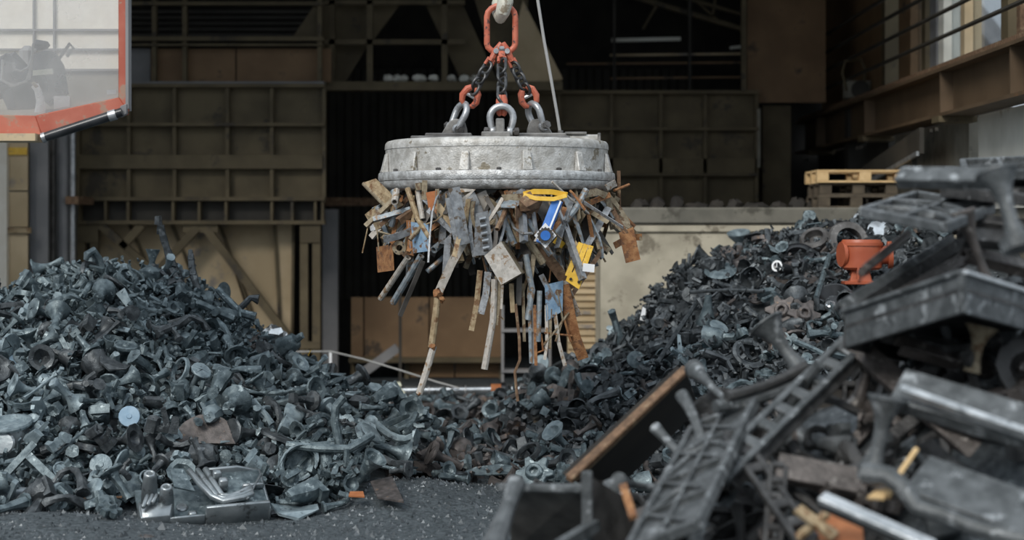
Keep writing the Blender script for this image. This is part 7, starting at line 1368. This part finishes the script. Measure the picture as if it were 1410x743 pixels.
114,154,2901,21,37,29,-14,12,1,100,3245,83,22,-28,-14,32,129,62,3507,86,2,18,19,-43,52,845,3687,395,12,-26,-39,15,61,184,3422,144,8,28,39,12,
127,153,3491,148,8,6,-27,41,22,511,3389,315,15,30,-33,16,104,47,3282,49,4,-48,-2,14,28,39,3187,28,44,-1,2,-23,50,128,2992,42,37,19,27,8,
11,490,3255,272,33,-27,-12,-22,137,843,3636,398,39,30,0,7,15,347,3502,312,20,31,19,-28,10,166,3572,157,2,1,27,-42,111,113,3225,97,27,34,17,-18,
118,100,3165,66,34,30,-20,-4,80,481,3706,375,9,35,-31,15,19,49,3519,97,36,24,-15,-20,44,699,3592,391,15,30,25,27,16,86,3557,118,11,-21,24,37,
59,118,3450,108,41,0,-21,-18,74,130,3155,78,27,5,-18,-37,115,143,3018,46,12,-6,48,8,136,183,3125,92,41,9,-6,-27,67,-16,3530,35,35,0,8,-34,
20,72,3264,52,2,-18,-7,-46,61,731,3611,395,42,0,16,-22,82,7,3452,39,30,-25,13,29,52,450,3086,158,11,26,40,11,107,571,3614,390,35,-20,2,-29,
11,704,3213,244,37,20,-21,-17,76,507,3790,380,2,-40,-11,28,77,134,2948,36,14,-12,-9,46,129,-30,3478,26,31,39,1,9,90,194,3156,116,22,-41,-16,-7,
128,480,3490,342,29,37,-14,-10,68,204,3279,150,44,-1,-2,24,51,8,3317,52,44,-24,1,-7,103,403,3307,241,37,7,-4,-32,114,420,3444,308,30,37,4,-16,
100,124,2913,28,13,-46,6,-13,132,186,3768,169,24,37,-2,-23,20,124,3106,72,37,1,26,22,70,262,3115,135,19,-12,43,-11,57,587,3218,253,5,2,48,11,
45,689,3344,312,32,-19,-13,-31,141,326,2918,62,24,23,-26,-26,80,151,2967,47,24,33,-29,4,43,149,3040,68,21,-37,-11,-24,98,751,3415,331,41,23,15,7,
81,540,3352,301,4,17,-3,-47,108,85,3103,51,31,37,1,-11,9,-28,3609,22,30,-21,-30,15,27,11,3640,39,47,-6,-15,1,74,626,3223,233,31,19,-20,-28,
5,39,3602,121,26,-13,31,26,94,410,3606,341,13,-40,26,8,91,237,3113,113,22,35,14,24,8,45,3580,58,11,-38,20,-24,0,169,3532,161,31,-4,-38,10,
91,414,3767,340,5,-22,43,-10,134,390,3227,216,41,-6,-11,-26,15,85,3549,86,41,15,-21,13,139,136,3247,84,2,24,28,-33,72,55,3152,40,43,-19,17,1,
121,44,3599,94,12,-33,16,-31,139,648,3302,283,45,12,-5,-17,12,335,3069,132,37,-20,25,12,135,672,3291,289,37,-6,0,-33,131,-5,3683,67,2,9,31,38,
58,42,3647,97,4,16,-29,37,124,-9,3452,61,35,8,31,16,132,511,3537,364,38,-12,5,-30,107,179,3397,145,14,9,-4,-47,89,367,3482,329,35,-15,-26,-19,
109,531,3140,203,6,23,21,-39,25,259,3240,157,46,2,-14,14,65,31,3731,76,17,-1,20,-43,115,433,3649,352,39,-24,21,0,17,87,2986,48,26,13,37,16,
15,127,3420,125,16,-26,-18,35,90,720,3501,369,22,-9,-36,-25,94,101,3465,124,5,-43,-21,12,134,227,3181,127,45,3,-15,15,44,65,3300,59,12,-22,-35,-26,
116,-22,3661,35,15,-25,11,39,45,-135,3625,14,31,22,-30,-11,118,359,2967,99,29,26,30,-9,85,297,3345,216,22,-21,29,-27,105,263,3170,135,25,-7,-9,42,
51,416,3093,160,31,7,-2,38,71,474,3197,216,18,-10,10,44,66,160,3025,58,44,-21,7,9,143,104,3202,89,34,37,-2,0,77,381,3588,331,34,14,8,-33,
49,293,3067,117,8,13,-48,-4,143,788,3656,408,45,11,9,-17,143,464,3326,279,24,35,-12,-25,17,108,2874,22,39,31,3,0,52,546,3213,234,4,49,-3,8,
63,-80,3642,18,12,-7,-28,39,41,495,3670,368,31,-8,-34,18,82,254,2874,54,7,-31,-38,-5,33,23,3591,77,47,17,0,4,131,323,2938,82,33,-34,-10,12,
89,674,3673,399,28,-35,-21,-8,79,761,3360,316,2,10,-15,-47,35,575,3639,397,37,-6,21,26,63,555,3478,350,19,-6,-45,-10,73,570,3224,221,17,3,-14,45,
110,571,3174,202,16,-38,-22,-18,47,41,3711,89,28,-21,28,22,81,25,3022,41,3,-43,-19,-16,41,24,3362,43,7,2,-24,44,106,-16,3229,26,0,-16,4,-47,
2,-31,3722,31,24,32,-28,9,54,397,3079,144,15,-2,39,-27,38,148,3280,124,35,-1,20,30,110,500,3136,184,19,-2,-4,46,71,800,3392,335,47,5,13,9,
69,134,3330,151,2,21,-43,14,44,107,3114,48,28,34,-24,2,53,-1,3371,57,6,29,-39,-7,56,13,3490,69,29,19,13,34,33,676,3392,332,35,22,4,27,
67,418,3255,231,14,38,-7,28,1,173,3031,69,9,20,-2,-45,17,303,2838,34,14,-22,-4,-42,94,476,3226,236,7,39,0,-30,34,573,3445,349,33,37,-10,0,
18,215,3072,89,9,38,-12,-30,129,483,3095,180,13,23,28,32,59,88,3417,80,26,4,-6,-43,64,313,2947,55,37,8,6,-33,89,-37,3357,35,26,40,-13,9,
59,328,3774,285,34,14,-17,-29,31,519,3214,231,39,-14,-20,19,65,601,3635,394,47,-2,-10,-13,4,623,3250,262,19,15,29,-33,46,160,3212,119,19,-17,-24,-36,
89,584,3066,180,21,-4,29,35,101,480,3638,387,8,49,-2,-3,13,413,3065,140,2,-2,-30,40,90,59,3280,50,3,33,31,21,6,539,3686,385,19,24,1,39,
34,373,3044,131,50,-7,0,2,50,375,3689,330,14,-30,-29,-24,124,123,3249,127,12,31,-30,22,12,131,3556,127,27,14,-15,-36,52,171,3500,161,28,-22,34,-8,
34,-302,2660,27,24,39,10,16,124,-264,3002,90,35,32,-15,-4,28,4,3348,9,45,0,-10,-19,62,-361,2931,93,8,23,-44,-2,131,-51,3158,34,1,-2,33,-38,
117,-133,3734,25,36,28,11,-17,124,-109,3043,45,43,-22,-11,-4,133,-5,3130,22,26,39,13,11,112,-86,3072,39,6,14,28,39,90,-10,3080,22,39,-17,-27,4,
119,-184,3989,28,32,29,-12,-22,121,-403,2738,54,28,-34,20,-14,9,-92,3789,24,19,23,19,35,130,-229,2898,58,8,-13,26,-40,124,-164,3824,36,12,2,-44,21,
10,-110,3345,33,37,-14,30,-10,49,-164,3056,34,24,-17,-11,-38,57,-145,3950,31,4,-14,8,47,70,-91,2923,23,0,31,39,-4,98,-343,2670,30,14,0,-16,-45,
129,-523,2703,42,8,33,16,33,49,-695,2574,26,11,2,11,48,0,51,2994,17,9,-17,24,-39,23,-68,3982,34,17,33,10,-31,126,-701,2613,29,8,17,24,40,
122,-626,2698,70,35,29,-20,9,22,-188,3238,64,28,-22,-25,24,15,-120,3923,32,9,-34,-10,-34,33,39,3252,38,30,6,-22,-33,71,27,2895,22,1,9,13,-47,
111,-43,3745,21,23,-20,-23,32,142,-200,3833,38,10,-20,-8,-44,136,-67,3029,27,50,0,-7,1,21,36,3060,25,28,33,-8,-24,47,-141,3868,33,9,31,0,38,
102,-318,2615,13,8,-49,-7,-2,105,-82,3731,10,49,0,-5,8,94,-196,3901,35,19,-43,2,-17,127,-336,2889,88,28,22,29,20,1,-647,2726,82,17,-14,-32,32,
95,-82,3297,35,29,24,32,10,35,42,2929,17,15,-17,-31,32,137,10,3384,32,34,-22,-26,13,83,-28,3930,50,16,-2,-10,-46,28,-125,3327,31,17,-2,18,-43,
33,-441,2728,41,43,-24,-7,7,6,-224,3921,36,24,-6,-34,-27,100,-29,3203,29,8,-35,-31,15,68,-334,2956,108,47,9,3,13,40,-102,3723,20,26,-15,-32,-24,
8,-109,3004,37,30,-22,4,33,51,-120,2975,33,12,26,-41,-4,21,-248,2967,64,9,-20,31,32,77,-68,3212,38,2,-26,40,-14,111,-62,3886,39,29,-33,-3,-24,
44,-412,2987,146,19,12,-30,-33,44,-235,3258,81,2,-37,-1,-34,110,-67,3373,33,27,20,13,35,107,-299,2603,9,4,-2,6,-49,130,-188,2914,49,36,8,-30,-17,
1,-108,2896,28,10,25,-17,39,52,-138,3898,58,9,-13,47,-6,121,-54,3804,41,21,41,-20,-4,89,-273,3009,113,7,-13,31,-36,134,-142,3687,10,40,-3,3,-30,
8,5,3820,60,29,-27,-7,30,47,-173,4026,34,35,21,29,2,88,-567,2641,37,40,28,-1,11,7,-195,3755,32,36,-20,1,-28,29,-615,2576,19,15,-20,16,-40,
32,-224,3154,82,32,-32,-11,19,15,-59,3845,42,22,-22,25,30,136,-135,2933,28,35,-34,10,-5,73,15,3106,23,5,-7,-24,43,21,-88,2954,32,7,31,17,34,
110,-169,2944,35,3,-2,-26,43,5,-88,3764,41,23,28,-34,-4,4,-109,3688,28,37,12,18,-26,56,-536,2513,27,44,3,10,-20,129,-178,4074,22,14,-8,-43,-19,
46,-104,3108,31,17,34,6,32,23,-78,3255,43,34,-35,-6,-9,80,-100,3810,40,5,-7,7,49,1,-135,3780,40,35,-3,-27,-24,104,-126,3760,43,19,-2,-11,45,
117,-41,3249,37,4,24,-9,43,94,-134,3440,27,4,-17,-34,33,20,-71,3934,37,43,3,-22,-13,54,-158,3804,41,15,44,17,5,15,-215,3786,47,15,11,37,29,
58,-37,3911,37,30,-8,-15,-36,45,24,2987,21,33,31,-20,-3,33,-174,3920,37,43,21,-5,-13,55,-164,3788,28,15,47,6,2,31,-56,3768,20,4,8,4,-49,
15,-273,3989,33,19,3,-44,-12,5,-156,3757,29,26,28,10,-31,104,-259,3053,93,44,-4,-1,24,19,-186,3950,49,15,-33,11,32,10,-152,4180,16,31,15,-26,-26,
131,-227,3151,98,31,32,16,16,22,12,3159,26,2,-26,16,39,106,-12,3190,27,24,37,23,9,4,-102,3880,35,22,-31,-7,31,35,-696,2544,27,7,-4,36,-33,
28,68,3092,24,44,10,-13,-17,132,-155,3926,34,47,10,1,-13,12,-168,3950,34,15,3,-43,-20,19,-237,3221,116,17,11,-7,45,23,-92,4115,17,5,-6,31,38,
4,11,3766,52,34,21,-16,-26,47,-17,3101,29,30,4,39,-8,70,-546,2680,37,11,-24,37,22,133,-34,3868,33,42,-20,-3,-18,16,-98,3907,47,5,-35,19,-30,
33,-75,3649,10,47,-4,5,-16,]
cast_mesh = {}
for ki, c in enumerate(CASTINGS):
    for v in (0, 1):
        me = c[1](v).mesh(c[0]); me.materials.append(M_['iron']); cast_mesh[ki * 2 + v] = me
RP = random.Random(21); placed = []
for i in range(0, len(SETTLED), 8):
    ks, x, y, z, a, b, c_, d = SETTLED[i:i + 8]; k, s = ks // 6, (75, 85, 95, 105, 115, 130)[ks % 6]; x, y, z = x / 200, y / 200, z / 200
    px, py = pix((x, y, z))
    heap = 'right' if heap_right(x, y) > .05 and x > -.25 else ('left' if heap_left(x, y) > .05 else 'mid')
    if any(abs(px - c0) < w0 and abs(py - c1) < h0 and y < d1 for c0, c1, w0, h0, d1 in CLEARED): continue
    q = Quaternion((a, b, c_, d)).normalized(); placed.append((k, s / 100, x, y, z, q, px, py, heap))
TINT = {'left': [('iron', 'grey', 6), ('iron_pale', 'pale', 2.0), ('iron_dark', 'dark', 2.5)], 'right': [('iron_dark', 'dark', 6), ('iron', 'grey', 3), ('iron_pale', 'pale', .6), ('iron_brown', 'brown', 2)],
        'mid': [('iron_dark', 'dark', 4), ('iron', 'grey', 3), ('iron_brown', 'brown', 3), ('iron_pale', 'pale', .5)]}
HEAPWORDS = {'left': 'in the blue-grey heap', 'right': 'in the heap by the concrete wall', 'mid': 'on the yard between the heaps'}
ITEMS = {'left': [], 'right': [], 'mid': []}
for k, s, x, y, z, q, px, py, heap in placed:
    name, _, word, cat, plural = CASTINGS[k // 2]
    o = bpy.data.objects.new(name, cast_mesh[k]); C.objects.link(o)
    o.location = (x, y, z); o.rotation_mode = 'QUATERNION'; o.rotation_quaternion = q; o.scale = (s, s, s)
    mk, tint, _w = RP.choices(TINT['left' if y < 14.4 else heap], [t[2] for t in TINT['left' if y < 14.4 else heap]])[0]
    if mk != 'iron': o.material_slots[0].link = 'OBJECT'; o.material_slots[0].material = M_[mk]
    o['category'] = cat; o['group'] = plural + ' ' + HEAPWORDS[heap]
    ITEMS[heap].append((o, tint + ' ' + word, px, py))
for heap, L in ITEMS.items(): label_by_neighbour(L, [l for l in LANDMARKS if l[3] == heap])
